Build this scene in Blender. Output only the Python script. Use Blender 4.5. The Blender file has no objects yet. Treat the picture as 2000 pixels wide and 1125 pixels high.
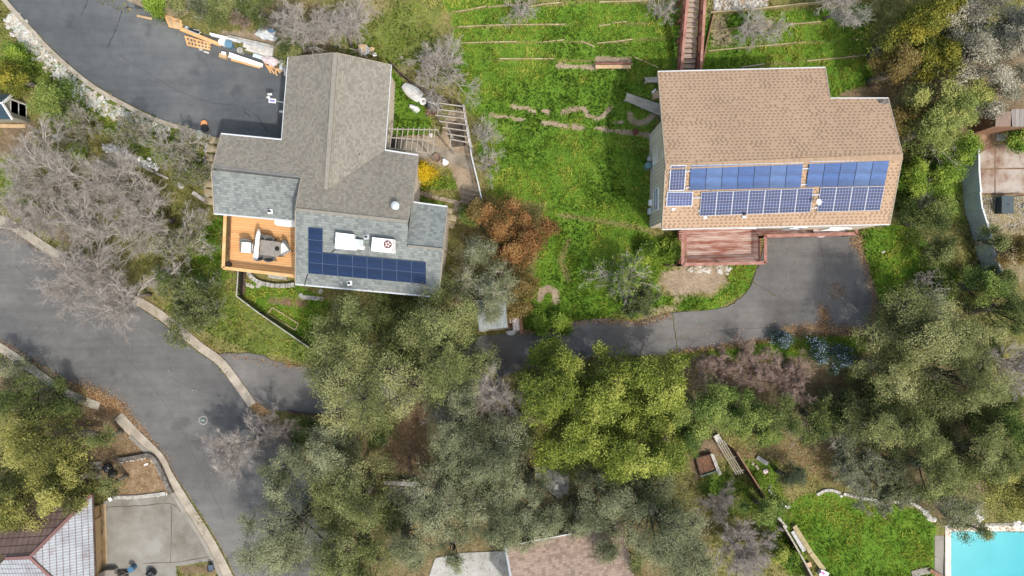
import bpy, bmesh, math, random
import numpy as np
from mathutils import Vector, Matrix

random.seed(7)
SC = bpy.context.scene
COL = SC.collection
S, H = 0.03, 43.0          # metres per photo pixel on level ground, camera height
RAD = math.radians

# ------------------------------------------------------------------ terrain
_ys = np.linspace(-90, 90, 1801)
_b = np.interp(_ys, [-90, -20, -8, -3, 3, 8, 12, 17, 25, 90],
               [-2.4, -1.2, -0.6, 0, 0, 0.5, 1.1, 2.4, 4.6, 9.0])
_k = np.exp(-0.5 * (np.arange(-60, 61) * 0.1 / 1.6) ** 2); _k /= _k.sum()
_b = np.convolve(np.pad(_b, 60, mode='edge'), _k, mode='valid')

def gza(x, y):
    t = np.clip((np.asarray(x, float) + 20) / 20, 0, 1)
    f = 0.35 + 0.65 * t * t * (3 - 2 * t)
    b = np.interp(y, _ys, _b)
    return np.where(b > 0, b * f, b)

def gz(x, y):
    return float(gza(x, y))

def at(px, py, z):
    k = S * (H - z) / H
    return Vector(((px - 1000) * k, -(py - 562.5) * k, z))

def G(px, py, dz=0.0):
    z = 0.0
    for _ in range(5):
        p = at(px, py, z); z = gz(p.x, p.y) + dz
    return at(px, py, z)

def lift(p, dz):
    return Vector((p[0], p[1], gz(p[0], p[1]) + dz))

def smooth(pts, n=6, closed=False):
    out = []; m = len(pts)
    P = [Vector((p[0], p[1], 0)) for p in pts]
    rng = range(m) if closed else range(m - 1)
    for i in rng:
        if closed:
            a, b, c, d = P[i - 1], P[i], P[(i + 1) % m], P[(i + 2) % m]
        else:
            a, b, c, d = P[max(i - 1, 0)], P[i], P[i + 1], P[min(i + 2, m - 1)]
        for j in range(n):
            t = j / n
            q = 0.5 * ((2 * b) + (c - a) * t + (2 * a - 5 * b + 4 * c - d) * t * t + (3 * b - a - 3 * c + d) * t ** 3)
            out.append((q.x, q.y))
    if not closed:
        out.append(tuple(pts[-1][:2]))
    return out

def jitter(pts, amp, seed=1):
    r = random.Random(seed)
    return [(x + r.uniform(-amp, amp), y + r.uniform(-amp, amp)) for x, y in pts]

# ------------------------------------------------------------------ meshes
def wloc(o):
    v = Vector((0, 0, 0))
    while o is not None:
        v += o.location; o = o.parent
    return v

class MB:
    def __init__(s):
        s.v = []; s.f = []; s.uv = {}
    def poly(s, pts, uv=None):
        i = len(s.v); s.v += [Vector(p) for p in pts]; s.f.append(list(range(i, i + len(pts))))
        if uv:
            for k, u in enumerate(uv): s.uv[i + k] = u
        return s
    def prism(s, bot, top):
        n = len(bot); i = len(s.v)
        s.v += [Vector(p) for p in bot] + [Vector(p) for p in top]
        s.f.append([i + k for k in range(n)][::-1]); s.f.append([i + n + k for k in range(n)])
        for k in range(n):
            a, b = i + k, i + (k + 1) % n
            s.f.append([a, b, b + n, a + n])
        return s
    def slab(s, pts, th, uvfn=None):
        i = len(s.v); n = len(pts)
        s.prism([Vector(p) - Vector((0, 0, th)) for p in pts], pts)
        if uvfn:
            for k in range(2 * n): s.uv[i + k] = uvfn(s.v[i + k])
        return s
    def box(s, c, size, rz=0, M=None):
        x, y, z = size[0] / 2, size[1] / 2, size[2] / 2
        R = M if M is not None else Matrix.Rotation(rz, 3, 'Z')
        P = [Vector(c) + R @ Vector(q) for q in ((-x, -y, -z), (x, -y, -z), (x, y, -z), (-x, y, -z), (-x, -y, z), (x, -y, z), (x, y, z), (-x, y, z))]
        return s.prism(P[:4], P[4:])
    def beam(s, a, b, w, h):
        a, b = Vector(a), Vector(b); d = (b - a)
        if d.length < 1e-6: return s
        d.normalize()
        up = Vector((0, 0, 1)) if abs(d.z) < .95 else Vector((1, 0, 0))
        r = d.cross(up).normalized() * w / 2; u = r.cross(d).normalized() * h / 2
        return s.prism([a - r - u, a + r - u, a + r + u, a - r + u], [b - r - u, b + r - u, b + r + u, b - r + u])
    def tube(s, pts, r, n=8):
        pts = [Vector(p) for p in pts]; m = len(pts)
        rr = r if isinstance(r, (list, tuple)) else [r] * m
        i0 = len(s.v)
        for k, p in enumerate(pts):
            d = (pts[min(k + 1, m - 1)] - pts[max(k - 1, 0)]).normalized()
            up = Vector((0, 0, 1)) if abs(d.z) < .9 else Vector((1, 0, 0))
            a = d.cross(up).normalized(); b = d.cross(a)
            for j in range(n):
                t = 2 * math.pi * j / n
                s.v.append(p + (a * math.cos(t) + b * math.sin(t)) * rr[k])
        for k in range(m - 1):
            for j in range(n):
                a = i0 + k * n + j; b = i0 + k * n + (j + 1) % n
                s.f.append([a, b, b + n, a + n])
        s.f.append([i0 + j for j in range(n)][::-1]); s.f.append([i0 + (m - 1) * n + j for j in range(n)])
        return s
    def lathe(s, c, prof, n=16):
        c = Vector(c); i0 = len(s.v); m = len(prof)
        for r, z in prof:
            for j in range(n):
                t = 2 * math.pi * j / n
                s.v.append(c + Vector((r * math.cos(t), r * math.sin(t), z)))
        for k in range(m - 1):
            for j in range(n):
                a = i0 + k * n + j; b = i0 + k * n + (j + 1) % n
                s.f.append([a, b, b + n, a + n])
        s.f.append([i0 + j for j in range(n)][::-1]); s.f.append([i0 + (m - 1) * n + j for j in range(n)])
        return s
    def rock(s, c, r, seed=0, flat=.6, sub=1):
        rr = random.Random(seed)
        bm = bmesh.new(); bmesh.ops.create_icosphere(bm, subdivisions=sub, radius=1)
        i0 = len(s.v)
        a = rr.uniform(0, 3); ca, sa = math.cos(a), math.sin(a); ex = rr.uniform(.75, 1.3)
        for v in bm.verts:
            k = r * rr.uniform(.78, 1.15)
            x, y = v.co.x * k * ex, v.co.y * k / ex
            s.v.append(Vector(c) + Vector((x * ca - y * sa, x * sa + y * ca, v.co.z * k * flat)))
        for f in bm.faces: s.f.append([i0 + v.index for v in f.verts])
        bm.free(); return s
    def blob(s, c, size, seed=0, rough=.15, rz=0):
        """a lumpy closed bag or bundle"""
        rr = random.Random(seed); bm = bmesh.new(); bmesh.ops.create_icosphere(bm, subdivisions=3, radius=1)
        i0 = len(s.v); ph = [rr.uniform(0, 6) for _ in range(6)]
        R = Matrix.Rotation(rz, 3, 'Z')
        for v in bm.verts:
            x, y, z = v.co
            k = 1 + rough * (math.sin(3 * x + ph[0]) * math.sin(4 * y + ph[1]) + .6 * math.sin(7 * x + 5 * z + ph[2]) * math.sin(6 * y + ph[3])) + rr.uniform(-.03, .03)
            s.v.append(Vector(c) + R @ Vector((x * k * size[0], y * k * size[1], max(z, -.75) * k * size[2])))
        for f in bm.faces: s.f.append([i0 + v.index for v in f.verts])
        bm.free(); return s
    def build(s, name, mat, parent=None, loc=None, smooth=False, recalc=True):
        off = wloc(parent) if parent is not None else Vector((0, 0, 0))
        if loc is not None and parent is None: off = Vector(loc)
        me = bpy.data.meshes.new(name)
        me.from_pydata([v - off for v in s.v], [], s.f)
        if recalc:
            bm = bmesh.new(); bm.from_mesh(me)
            bmesh.ops.recalc_face_normals(bm, faces=bm.faces); bm.to_mesh(me); bm.free()
        if s.uv:
            ul = me.uv_layers.new(name='UVMap')
            for l in me.loops: ul.data[l.index].uv = s.uv.get(l.vertex_index, (0, 0))
        if smooth:
            me.polygons.foreach_set('use_smooth', [True] * len(me.polygons))
        me.materials.append(mat)
        o = bpy.data.objects.new(name, me); COL.objects.link(o)
        if parent is not None: o.parent = parent
        elif loc is not None: o.location = loc
        return o

def tag(o, label=None, cat=None, group=None, kind=None):
    if label: o['label'] = label
    if cat: o['category'] = cat
    if group: o['group'] = group
    if kind: o['kind'] = kind
    return o

def thing(name, label, cat, loc, group=None):
    o = bpy.data.objects.new(name, None); COL.objects.link(o)
    o.location = Vector(loc); o.empty_display_size = .3
    return tag(o, label, cat, group)

def copy_tree(o, parent=None):
    c = o.copy(); COL.objects.link(c)
    if parent is not None: c.parent = parent
    for ch in list(o.children): copy_tree(ch, c)
    return c

def drape(name, pts, off, mat, cell=.7, world=False):
    """flat sheet laid over the terrain"""
    bm = bmesh.new()
    P = [Vector((p[0], p[1], 0)) if world else G(p[0], p[1]) for p in pts]
    bm.faces.new([bm.verts.new((p.x, p.y, 0)) for p in P])
    bmesh.ops.triangulate(bm, faces=bm.faces[:], ngon_method='EAR_CLIP')
    xs = [p.x for p in P]; ys = [p.y for p in P]
    for ax, lo, hi in ((0, min(xs), max(xs)), (1, min(ys), max(ys))):
        k = math.ceil(lo / cell) * cell
        while k < hi:
            co = (k, 0, 0) if ax == 0 else (0, k, 0); no = (1, 0, 0) if ax == 0 else (0, 1, 0)
            bmesh.ops.bisect_plane(bm, geom=bm.verts[:] + bm.edges[:] + bm.faces[:], plane_co=co, plane_no=no)
            k += cell
    for v in bm.verts: v.co.z = gz(v.co.x, v.co.y) + off
    bmesh.ops.recalc_face_normals(bm, faces=bm.faces)
    if sum(f.normal.z for f in bm.faces) < 0: bmesh.ops.reverse_faces(bm, faces=bm.faces)
    me = bpy.data.meshes.new(name); bm.to_mesh(me); bm.free()
    me.materials.append(mat)
    o = bpy.data.objects.new(name, me); COL.objects.link(o)
    return o

def strip(mb, pts, w, h, off=0.0, dense=8):
    """raised strip (kerb, board, wall) along a ground polyline given in photo pixels"""
    P = [G(*p) for p in pts]
    n = len(P); L = []; R = []
    for i, p in enumerate(P):
        d = (P[min(i + 1, n - 1)] - P[max(i - 1, 0)]); d.z = 0; d.normalize()
        r = Vector((d.y, -d.x, 0)) * w / 2
        L.append(p - r); R.append(p + r)
    for i in range(n - 1):
        q = [L[i], R[i], R[i + 1], L[i + 1]]
        b = [Vector((a.x, a.y, gz(a.x, a.y) - .15)) for a in q]
        t = [Vector((a.x, a.y, gz(a.x, a.y) + off + h)) for a in q]
        mb.prism(b, t)
    return mb

def arrays_mesh(name, V, F, mat, tint=None, parent=None, loc=None, smooth=False):
    """V (n,3) float, F (m,k) int, fast path"""
    me = bpy.data.meshes.new(name)
    off = np.array(wloc(parent)) if parent is not None else (np.array(loc) if loc is not None else np.zeros(3))
    V = np.ascontiguousarray(V - off, dtype=np.float32)
    m, k = F.shape
    me.vertices.add(len(V)); me.vertices.foreach_set('co', V.ravel())
    me.loops.add(m * k); me.loops.foreach_set('vertex_index', F.astype(np.int32).ravel())
    me.polygons.add(m); me.polygons.foreach_set('loop_start', np.arange(m, dtype=np.int32) * k)
    try: me.polygons.foreach_set('loop_total', np.full(m, k, dtype=np.int32))
    except Exception: pass
    if smooth: me.polygons.foreach_set('use_smooth', np.ones(m, dtype=bool))
    if tint is not None:
        a = me.attributes.new('tint', 'FLOAT', 'POINT'); a.data.foreach_set('value', tint.astype(np.float32))
    me.update(calc_edges=True)
    me.materials.append(mat)
    o = bpy.data.objects.new(name, me); COL.objects.link(o)
    if parent is not None: o.parent = parent
    elif loc is not None: o.location = loc
    return o

# ------------------------------------------------------------------ value noise (numpy)
_g = np.random.default_rng(11).random((257, 257))
def vnoise(x, y, scale):
    x = np.asarray(x) / scale + 60.3; y = np.asarray(y) / scale + 71.7
    xi = np.floor(x).astype(int); yi = np.floor(y).astype(int)
    fx = x - xi; fy = y - yi; fx = fx * fx * (3 - 2 * fx); fy = fy * fy * (3 - 2 * fy)
    a = _g[xi % 256, yi % 256]; b = _g[(xi + 1) % 256, yi % 256]; c = _g[xi % 256, (yi + 1) % 256]; d = _g[(xi + 1) % 256, (yi + 1) % 256]
    return (a * (1 - fx) + b * fx) * (1 - fy) + (c * (1 - fx) + d * fx) * fy
def fbm(x, y, s):
    return .55 * vnoise(x, y, s) + .3 * vnoise(x, y, s * .45) + .15 * vnoise(x, y, s * .2)

# ------------------------------------------------------------------ materials
class NT:
    def __init__(s, name, rough=.8, spec=.3):
        s.m = bpy.data.materials.new(name); s.m.use_nodes = True
        s.n = s.m.node_tree.nodes; s.l = s.m.node_tree.links
        s.b = s.n['Principled BSDF']; s.out = s.n['Material Output']
        s.b.inputs['Roughness'].default_value = rough
        s.b.inputs['Specular IOR Level'].default_value = spec
    def new(s, t, **kw):
        n = s.n.new(t)
        for k, v in kw.items():
            if hasattr(n, k): setattr(n, k, v)
        return n
    def link(s, a, b): s.l.new(a, b)
    def coord(s, stretch=(1, 1, 1), uv=False, rot=0):
        tc = s.new('ShaderNodeTexCoord'); mp = s.new('ShaderNodeMapping')
        mp.inputs['Scale'].default_value = stretch; mp.inputs['Rotation'].default_value = (0, 0, rot)
        s.link(tc.outputs['UV' if uv else 'Object'], mp.inputs['Vector']); return mp.outputs['Vector']
    def noise(s, vec, scale, detail=5, rough=.6):
        n = s.new('ShaderNodeTexNoise'); n.inputs['Scale'].default_value = scale
        n.inputs['Detail'].default_value = detail; n.inputs['Roughness'].default_value = rough
        s.link(vec, n.inputs['Vector']); return n.outputs['Fac']
    def ramp(s, fac, stops):
        r = s.new('ShaderNodeValToRGB'); e = r.color_ramp.elements
        while len(e) < len(stops): e.new(.5)
        for q, (p, c) in zip(e, stops):
            q.position = p; q.color = (c[0], c[1], c[2], 1)
        s.link(fac, r.inputs['Fac']); return r.outputs['Color']
    def mix(s, fac, a, b, mode='MIX'):
        m = s.new('ShaderNodeMix', data_type='RGBA', blend_type=mode)
        if isinstance(fac, (int, float)): m.inputs[0].default_value = fac
        else: s.link(fac, m.inputs[0])
        for v, k in ((a, 6), (b, 7)):
            if isinstance(v, tuple): m.inputs[k].default_value = (*v[:3], 1)
            else: s.link(v, m.inputs[k])
        return m.outputs[2]
    def math(s, op, a, b=None, c=None):
        m = s.new('ShaderNodeMath', operation=op)
        for i, v in enumerate((a, b, c)):
            if v is None: continue
            if isinstance(v, (int, float)): m.inputs[i].default_value = v
            else: s.link(v, m.inputs[i])
        return m.outputs[0]
    def bump(s, h, strength=.3, dist=.02):
        b = s.new('ShaderNodeBump'); b.inputs['Strength'].default_value = strength; b.inputs['Distance'].default_value = dist
        s.link(h, b.inputs['Height']); s.link(b.outputs['Normal'], s.b.inputs['Normal'])
    def base(s, c):
        if isinstance(c, tuple): s.b.inputs['Base Color'].default_value = (*c[:3], 1)
        else: s.link(c, s.b.inputs['Base Color'])

def evenly(cols, lo=.3, hi=.7):
    n = len(cols)
    return [(lo + (hi - lo) * i / max(n - 1, 1), c) for i, c in enumerate(cols)]

def noisy(name, cols, scale=3, rough=.85, bump=.2, bs=25, spec=.25, stretch=(1, 1, 1), rot=0, detail=6, metal=0, lo=.32, hi=.68, bd=.02):
    t = NT(name, rough, spec); v = t.coord(stretch, rot=rot)
    t.base(t.ramp(t.noise(v, scale, detail), evenly(cols, lo, hi)))
    t.b.inputs['Metallic'].default_value = metal
    if bump: t.bump(t.noise(v, bs, 4), bump, bd)
    return t.m

def plain(name, c, rough=.6, metal=0, spec=.3, var=.12):
    d = tuple(x * (1 - var) for x in c); u = tuple(min(1, x * (1 + var)) for x in c)
    return noisy(name, [d, c, u], 4, rough, .06, 30, spec, metal=metal)

def shingles(name, light, dark, row=.145, tab=.20, contrast=.7, tone=(.78, 1), alt=0.0):
    t = NT(name, .93, .15)
    tc = t.new('ShaderNodeTexCoord'); sp = t.new('ShaderNodeSeparateXYZ'); t.link(tc.outputs['UV'], sp.inputs[0])
    r = t.math('DIVIDE', sp.outputs['Y'], row); ri = t.math('FLOOR', r); rf = t.math('FRACT', r)
    wn = t.new('ShaderNodeTexWhiteNoise', noise_dimensions='1D'); t.link(ri, wn.inputs['W'])
    if alt:   # two-tone tabs laid to a staggered bond with a little drift
        sh = t.math('ADD', t.math('MULTIPLY', t.math('FRACT', t.math('MULTIPLY', ri, .5)), 2.0), t.math('MULTIPLY', wn.outputs['Value'], .8))
    else:
        sh = t.math('MULTIPLY', wn.outputs['Value'], 17.3)
    u = t.math('ADD', t.math('DIVIDE', sp.outputs['X'], tab), sh)
    ui = t.math('FLOOR', u); uf = t.math('FRACT', u)
    cb = t.new('ShaderNodeCombineXYZ'); t.link(ui, cb.inputs[0]); t.link(ri, cb.inputs[1])
    w2 = t.new('ShaderNodeTexWhiteNoise', noise_dimensions='2D'); t.link(cb.outputs[0], w2.inputs['Vector'])
    big = t.noise(t.coord((.5, 1.1, .5), uv=True), 1.5, 4)
    par = t.math('LESS_THAN', t.math('FRACT', t.math('MULTIPLY', u, .5)), .5)
    val = t.math('ADD', t.math('MULTIPLY', w2.outputs['Value'], .75 - alt * .42), t.math('MULTIPLY', big, .5))
    if alt:   # darker dabs on the lower half of every other tab, merging into full dark tabs in streaks
        low = t.math('MAXIMUM', t.math('LESS_THAN', rf, .55), t.math('GREATER_THAN', big, .57))
        on = t.math('MULTIPLY', t.math('MULTIPLY', t.math('SUBTRACT', 1.0, par), low), t.math('GREATER_THAN', w2.outputs['Value'], .12))
        val = t.math('ADD', t.math('MULTIPLY', t.math('ADD', val, .62), t.math('SUBTRACT', 1.0, t.math('MULTIPLY', on, .8))), .08)
    mid = tuple((a + b) / 2 for a, b in zip(light, dark))
    c = t.ramp(val, [(.25, dark), (.5, mid), (.7, light), (.98, tuple(min(1, x * 1.1) for x in light))])
    # tab shadow gap at the lower edge and between tabs
    e1 = t.math('LESS_THAN', rf, .16); e2 = t.math('LESS_THAN', uf, .10)
    edge = t.math('MAXIMUM', e1, t.math('MULTIPLY', e2, .7))
    c = t.mix(t.math('MULTIPLY', edge, contrast * .55), c, tuple(x * .55 for x in dark))
    fine = t.noise(t.coord((1, 1, 1), uv=True), 60, 3)
    c = t.mix(.35, c, t.ramp(fine, [(.25, (.25, .25, .25)), (.75, (.8, .8, .8))]), 'OVERLAY')
    stain = t.noise(t.coord((1, .35, 1), uv=True), .5, 4)
    c = t.mix(.6, c, t.ramp(stain, [(.3, (tone[0],) * 3), (.7, (min(tone[1], 1.0),) * 3)]), 'MULTIPLY')
    t.base(c)
    t.bump(t.math('ADD', rf, t.math('MULTIPLY', w2.outputs['Value'], .5)), .5, .012)
    return t.m

def foliage(name, stops, trans=.25):
    t = NT(name); a = t.new('ShaderNodeAttribute', attribute_name='tint')
    c = t.ramp(a.outputs['Fac'], evenly(stops, .12, .88))
    d = t.new('ShaderNodeBsdfDiffuse'); tr = t.new('ShaderNodeBsdfTranslucent'); mx = t.new('ShaderNodeMixShader')
    t.link(c, d.inputs['Color'])
    t.link(t.mix(.5, c, (1.0, 1.0, .35), 'MULTIPLY'), tr.inputs['Color'])
    mx.inputs[0].default_value = trans
    t.link(d.outputs[0], mx.inputs[1]); t.link(tr.outputs[0], mx.inputs[2])
    gl = t.new('ShaderNodeBsdfGlossy'); gl.inputs['Roughness'].default_value = .45; gl.inputs['Color'].default_value = (.8, .85, .9, 1)
    m2 = t.new('ShaderNodeMixShader'); m2.inputs[0].default_value = .012
    t.link(mx.outputs[0], m2.inputs[1]); t.link(gl.outputs[0], m2.inputs[2])
    t.link(m2.outputs[0], t.out.inputs['Surface'])
    return t.m

def asphalt(name, cols, scale=.25, crack=0.0, speck=.35):
    t = NT(name, .92, .2); v = t.coord()
    c = t.ramp(t.noise(v, scale, 7, .55), evenly(cols, .3, .7))
    c = t.mix(speck, c, t.ramp(t.noise(v, 45, 3, .8), [(.3, (.22, .22, .22)), (.7, (.8, .8, .8))]), 'OVERLAY')
    c = t.mix(.25, c, t.ramp(t.noise(v, 2.2, 5), [(.3, (.3, .3, .3)), (.7, (.68, .68, .66))]), 'OVERLAY')
    if crack:
        vo = t.new('ShaderNodeTexVoronoi', feature='DISTANCE_TO_EDGE'); vo.inputs['Scale'].default_value = .28
        wv = t.mix(.12, v, t.new('ShaderNodeTexNoise').outputs['Color'], 'ADD')
        nn = t.n[-1]
        t.link(wv, vo.inputs['Vector'])
        k = t.math('LESS_THAN', vo.outputs['Distance'], .006)
        c = t.mix(t.math('MULTIPLY', k, crack), c, tuple(x * .4 for x in cols[0]))
    mk = t.noise(t.coord((.16, 1.6, 1), rot=RAD(-50)), 1.1, 6, .65)   # wear bands and scuffs
    c = t.mix(.35, c, t.ramp(mk, [(.32, (.3, .3, .3)), (.5, (.5, .5, .5)), (.7, (.66, .66, .65))]), 'OVERLAY')
    sp_ = t.noise(v, .9, 2, .3)
    c = t.mix(t.ramp(sp_, [(.66, (0, 0, 0)), (.74, (.35, .35, .35))]), c, tuple(x * .5 for x in cols[0]))
    t.base(c); t.bump(t.noise(v, 60, 3), .35, .01)
    return t.m

def planks(name, cols, pitch=.14, along_x=True, rot=0, wear=None, rough=.75, gap=.1):
    t = NT(name, rough, .25); v = t.coord(rot=rot)
    sp = t.new('ShaderNodeSeparateXYZ'); t.link(v, sp.inputs[0])
    q = t.math('DIVIDE', sp.outputs['Y' if along_x else 'X'], pitch); qi = t.math('FLOOR', q); qf = t.math('FRACT', q)
    wn = t.new('ShaderNodeTexWhiteNoise', noise_dimensions='1D'); t.link(qi, wn.inputs['W'])
    st = (.8, 9, 1) if along_x else (9, .8, 1)
    gr = t.noise(t.coord(st, rot=rot), 3, 5)
    c = t.ramp(t.math('ADD', t.math('MULTIPLY', gr, .7), t.math('MULTIPLY', wn.outputs['Value'], .3)), evenly(cols, .3, .7))
    if wear:
        wm = t.noise(t.coord((.35, 2.4, 1) if along_x else (2.4, .35, 1), rot=rot), 1.6, 8, .7)
        c = t.mix(t.ramp(wm, [(.40, (0, 0, 0)), (.60, (1, 1, 1))]), c, wear)
    c = t.mix(t.math('MULTIPLY', t.math('LESS_THAN', qf, gap), .75), c, tuple(x * .3 for x in cols[0]))
    t.base(c); t.bump(qf, .2, .01)
    return t.m

M = {}
M['roof_grey'] = shingles('grey_brown_shingles', (.222, .208, .18), (.172, .161, .14), row=.12, tab=.14, contrast=.8)
M['roof_blue'] = shingles('blue_grey_shingles', (.20, .222, .218), (.14, .157, .16), row=.14, tab=.19)
M['roof_tan'] = shingles('tan_shingles', (.335, .238, .166), (.225, .159, .112), row=.168, tab=.12, contrast=.5, alt=1.0)
M['roof_pink'] = shingles('pinkish_shingles', (.40, .305, .245), (.28, .205, .165))
M['ridge_tan'] = plain('tan_ridge_cap', (.31, .22, .15), .9)
M['ridge_grey'] = plain('grey_ridge_cap', (.205, .194, .17), .9)
M['fascia'] = plain('dark_fascia', (.12, .13, .15), .7)
M['white'] = plain('white_paint', (.78, .79, .8), .5, var=.05)
M['whitetrim'] = plain('pale_gutter', (.46, .49, .52), .45, var=.08)
M['siding'] = planks('lap_siding', [(.54, .47, .39), (.60, .525, .44), (.64, .565, .48)], .2, rot=0, gap=.12)
M['rake'] = plain('taupe_rake_board', (.27, .235, .19), .8)
M['siding_warm'] = plain('tan_stucco', (.34, .23, .12), .9)
M['cream'] = plain('cream_wall', (.6, .55, .43), .9)
M['concrete'] = noisy('concrete', [(.17, .16, .14), (.225, .212, .19), (.28, .268, .24)], .9, .9, .2, 40)
M['concrete_warm'] = noisy('kerb_concrete', [(.21, .185, .15), (.29, .26, .215), (.36, .325, .275)], 1.6, .9, .25, 40)
M['concrete_pale'] = noisy('pale_concrete', [(.24, .24, .225), (.31, .315, .305), (.38, .385, .38)], 1.5, .9, .2, 40)
M['concrete_drive'] = noisy('stained_concrete', [(.115, .107, .088), (.18, .174, .155), (.24, .24, .226)], .55, .9, .2, 40, detail=8)
M['patio'] = noisy('rust_stained_patio', [(.14, .07, .052), (.23, .175, .14), (.30, .265, .235), (.34, .31, .28)], 1.0, .9, .2, 40, detail=9)
M['asphalt_dark'] = asphalt('sealed_asphalt', [(.060, .068, .076), (.085, .093, .101), (.118, .126, .132)], .22)
M['asphalt_street'] = asphalt('street_asphalt', [(.073, .074, .077), (.101, .102, .104), (.138, .138, .137)], .16)
M['asphalt_drive'] = asphalt('driveway_asphalt', [(.076, .075, .075), (.114, .112, .111), (.152, .149, .146)], .3)
M['seam'] = plain('worn_seam', (.055, .055, .058), .8)
M['tar'] = plain('tar', (.03, .032, .035), .6)
M['deck_orange'] = planks('orange_deck_boards', [(.50, .265, .11), (.57, .325, .145), (.62, .37, .18)], .14, rot=RAD(5), gap=.09)
M['orange_wood'] = noisy('orange_stained_wood', [(.48, .265, .115), (.57, .34, .16), (.63, .41, .22)], 2, .7, .1, 30)
M['deck_red'] = planks('worn_red_deck_boards', [(.17, .055, .035), (.22, .075, .05), (.27, .10, .07)], .14, rot=RAD(-2), wear=(.40, .31, .275))
M['red_wood'] = noisy('red_stained_wood', [(.16, .06, .045), (.24, .095, .075), (.33, .17, .14)], 2.5, .8, .1, 30)
M['red_rail'] = noisy('faded_red_rail', [(.21, .095, .075), (.275, .14, .115), (.35, .205, .175)], 2.5, .8, .1, 30)
M['tread'] = noisy('weathered_tread', [(.22, .155, .125), (.33, .26, .22), (.40, .33, .29)], 2, .85, .1, 30, stretch=(.6, 5, 1))
M['wood_tan'] = noisy('raw_timber', [(.30, .2, .11), (.42, .3, .18), (.5, .38, .25)], 2, .8, .1, 30)
M['wood_straw'] = noisy('bleached_board', [(.20, .165, .09), (.29, .25, .14), (.37, .32, .20)], 2, .85, .1, 30)
M['wood_grey'] = noisy('grey_weathered_wood', [(.20, .18, .15), (.29, .265, .225), (.36, .33, .29)], 2.5, .85, .15, 30, stretch=(1, 4, 1), rot=.6)
M['wood_dark'] = noisy('dark_wood', [(.04, .028, .022), (.075, .05, .04), (.11, .075, .06)], 3, .85, .1, 30)
M['wood_brown'] = noisy('brown_wood', [(.15, .08, .05), (.22, .12, .08), (.28, .17, .11)], 3, .85, .1, 30)
M['black'] = plain('black_plastic', (.015, .016, .018), .4)
M['bag_black'] = plain('black_bag', (.012, .014, .02), .25, spec=.6)
M['iron'] = plain('dark_iron', (.03, .03, .032), .5, .3)
M['metal'] = plain('pale_metal', (.6, .63, .65), .35, .5)
M['metal_fence'] = noisy('corrugated_steel', [(.48, .56, .61), (.54, .62, .67), (.6, .68, .72)], 1.2, .5, .05, 30, metal=.2)
M['tin_roof'] = noisy('weathered_tin', [(.12, .145, .152), (.20, .23, .238), (.28, .305, .31)], 3, .6, .1, 30, stretch=(4, .6, 1))
M['glass_dark'] = plain('dark_glass', (.03, .036, .042), .45, spec=.08)
M['solar_navy'] = plain('navy_solar_cells', (.014, .042, .125), .18, spec=.5, var=.2)
M['frame_alu'] = plain('aluminium_frame', (.42, .44, .48), .5, .1)
M['frame_navy'] = plain('blue_grey_panel_frame', (.075, .11, .18), .5)
M['cloth_white'] = plain('white_cloth', (.8, .8, .78), .9, var=.04)
M['cloth_grey'] = noisy('grey_tabletop', [(.17, .155, .14), (.21, .195, .18), (.25, .23, .21)], 6, .7, .05)
M['rattan'] = plain('dark_grey_rattan', (.12, .125, .125), .7)
M['fiberglass'] = noisy('grey_white_hull', [(.48, .49, .5), (.58, .6, .6), (.66, .67, .68)], 1.5, .45, .05)
M['rubber'] = plain('rubber', (.02, .02, .02), .8)
M['blue'] = plain('blue_plastic', (.05, .13, .24), .5)
M['barrel_blue'] = plain('dull_blue_plastic', (.10, .2, .30), .5)
M['orange'] = plain('orange_plastic', (.75, .28, .03), .5)
M['tarp'] = noisy('grey_tarp', [(.38, .41, .43), (.5, .53, .55), (.62, .64, .66)], 4, .5, .3, 12)
M['pink'] = noisy('pinkish_insulation', [(.5, .38, .4), (.62, .52, .54), (.72, .65, .66)], 5, .9, .3, 20)
M['bark'] = noisy('bark', [(.10, .085, .07), (.17, .15, .125), (.24, .215, .185)], 6, .95, .3, 20)
M['bark_dark'] = noisy('dark_bark', [(.035, .028, .025), (.06, .05, .045), (.09, .075, .065)], 6, .95, .3, 20)
M['twig'] = noisy('grey_twigs', [(.27, .243, .215), (.375, .343, .31), (.47, .435, .40)], 3, .95, 0)
M['twig_pale'] = noisy('bleached_twigs', [(.30, .275, .24), (.40, .37, .335), (.49, .46, .425)], 3, .95, 0)
M['twig_lilac'] = noisy('mauve_twigs', [(.27, .242, .225), (.38, .345, .322), (.48, .44, .413)], 3, .95, 0)
M['twig_brown'] = noisy('brown_twigs', [(.21, .15, .12), (.33, .245, .205), (.45, .355, .305)], 3, .95, 0)
M['twig_dark'] = noisy('dark_twigs', [(.16, .142, .13), (.24, .218, .20), (.33, .30, .28)], 3, .95, 0)
M['stone'] = noisy('grey_stone', [(.2, .2, .19), (.32, .32, .3), (.42, .42, .4)], 4, .9, .3, 20)
M['stone_pale'] = noisy('pale_stone', [(.34, .33, .31), (.45, .44, .42), (.56, .55, .53)], 4, .9, .3, 20)
M['stone_dark'] = noisy('dark_wall_stone', [(.06, .05, .045), (.11, .1, .09), (.2, .19, .18)], 4, .9, .4, 12)
M['soil'] = noisy('garden_soil', [(.10, .06, .038), (.16, .10, .062), (.24, .16, .10)], 2.5, .95, .4, 20)
M['soil_tan'] = noisy('bare_earth_bed', [(.12, .08, .048), (.19, .135, .085), (.26, .195, .13)], 2.5, .95, .4, 20)
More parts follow.
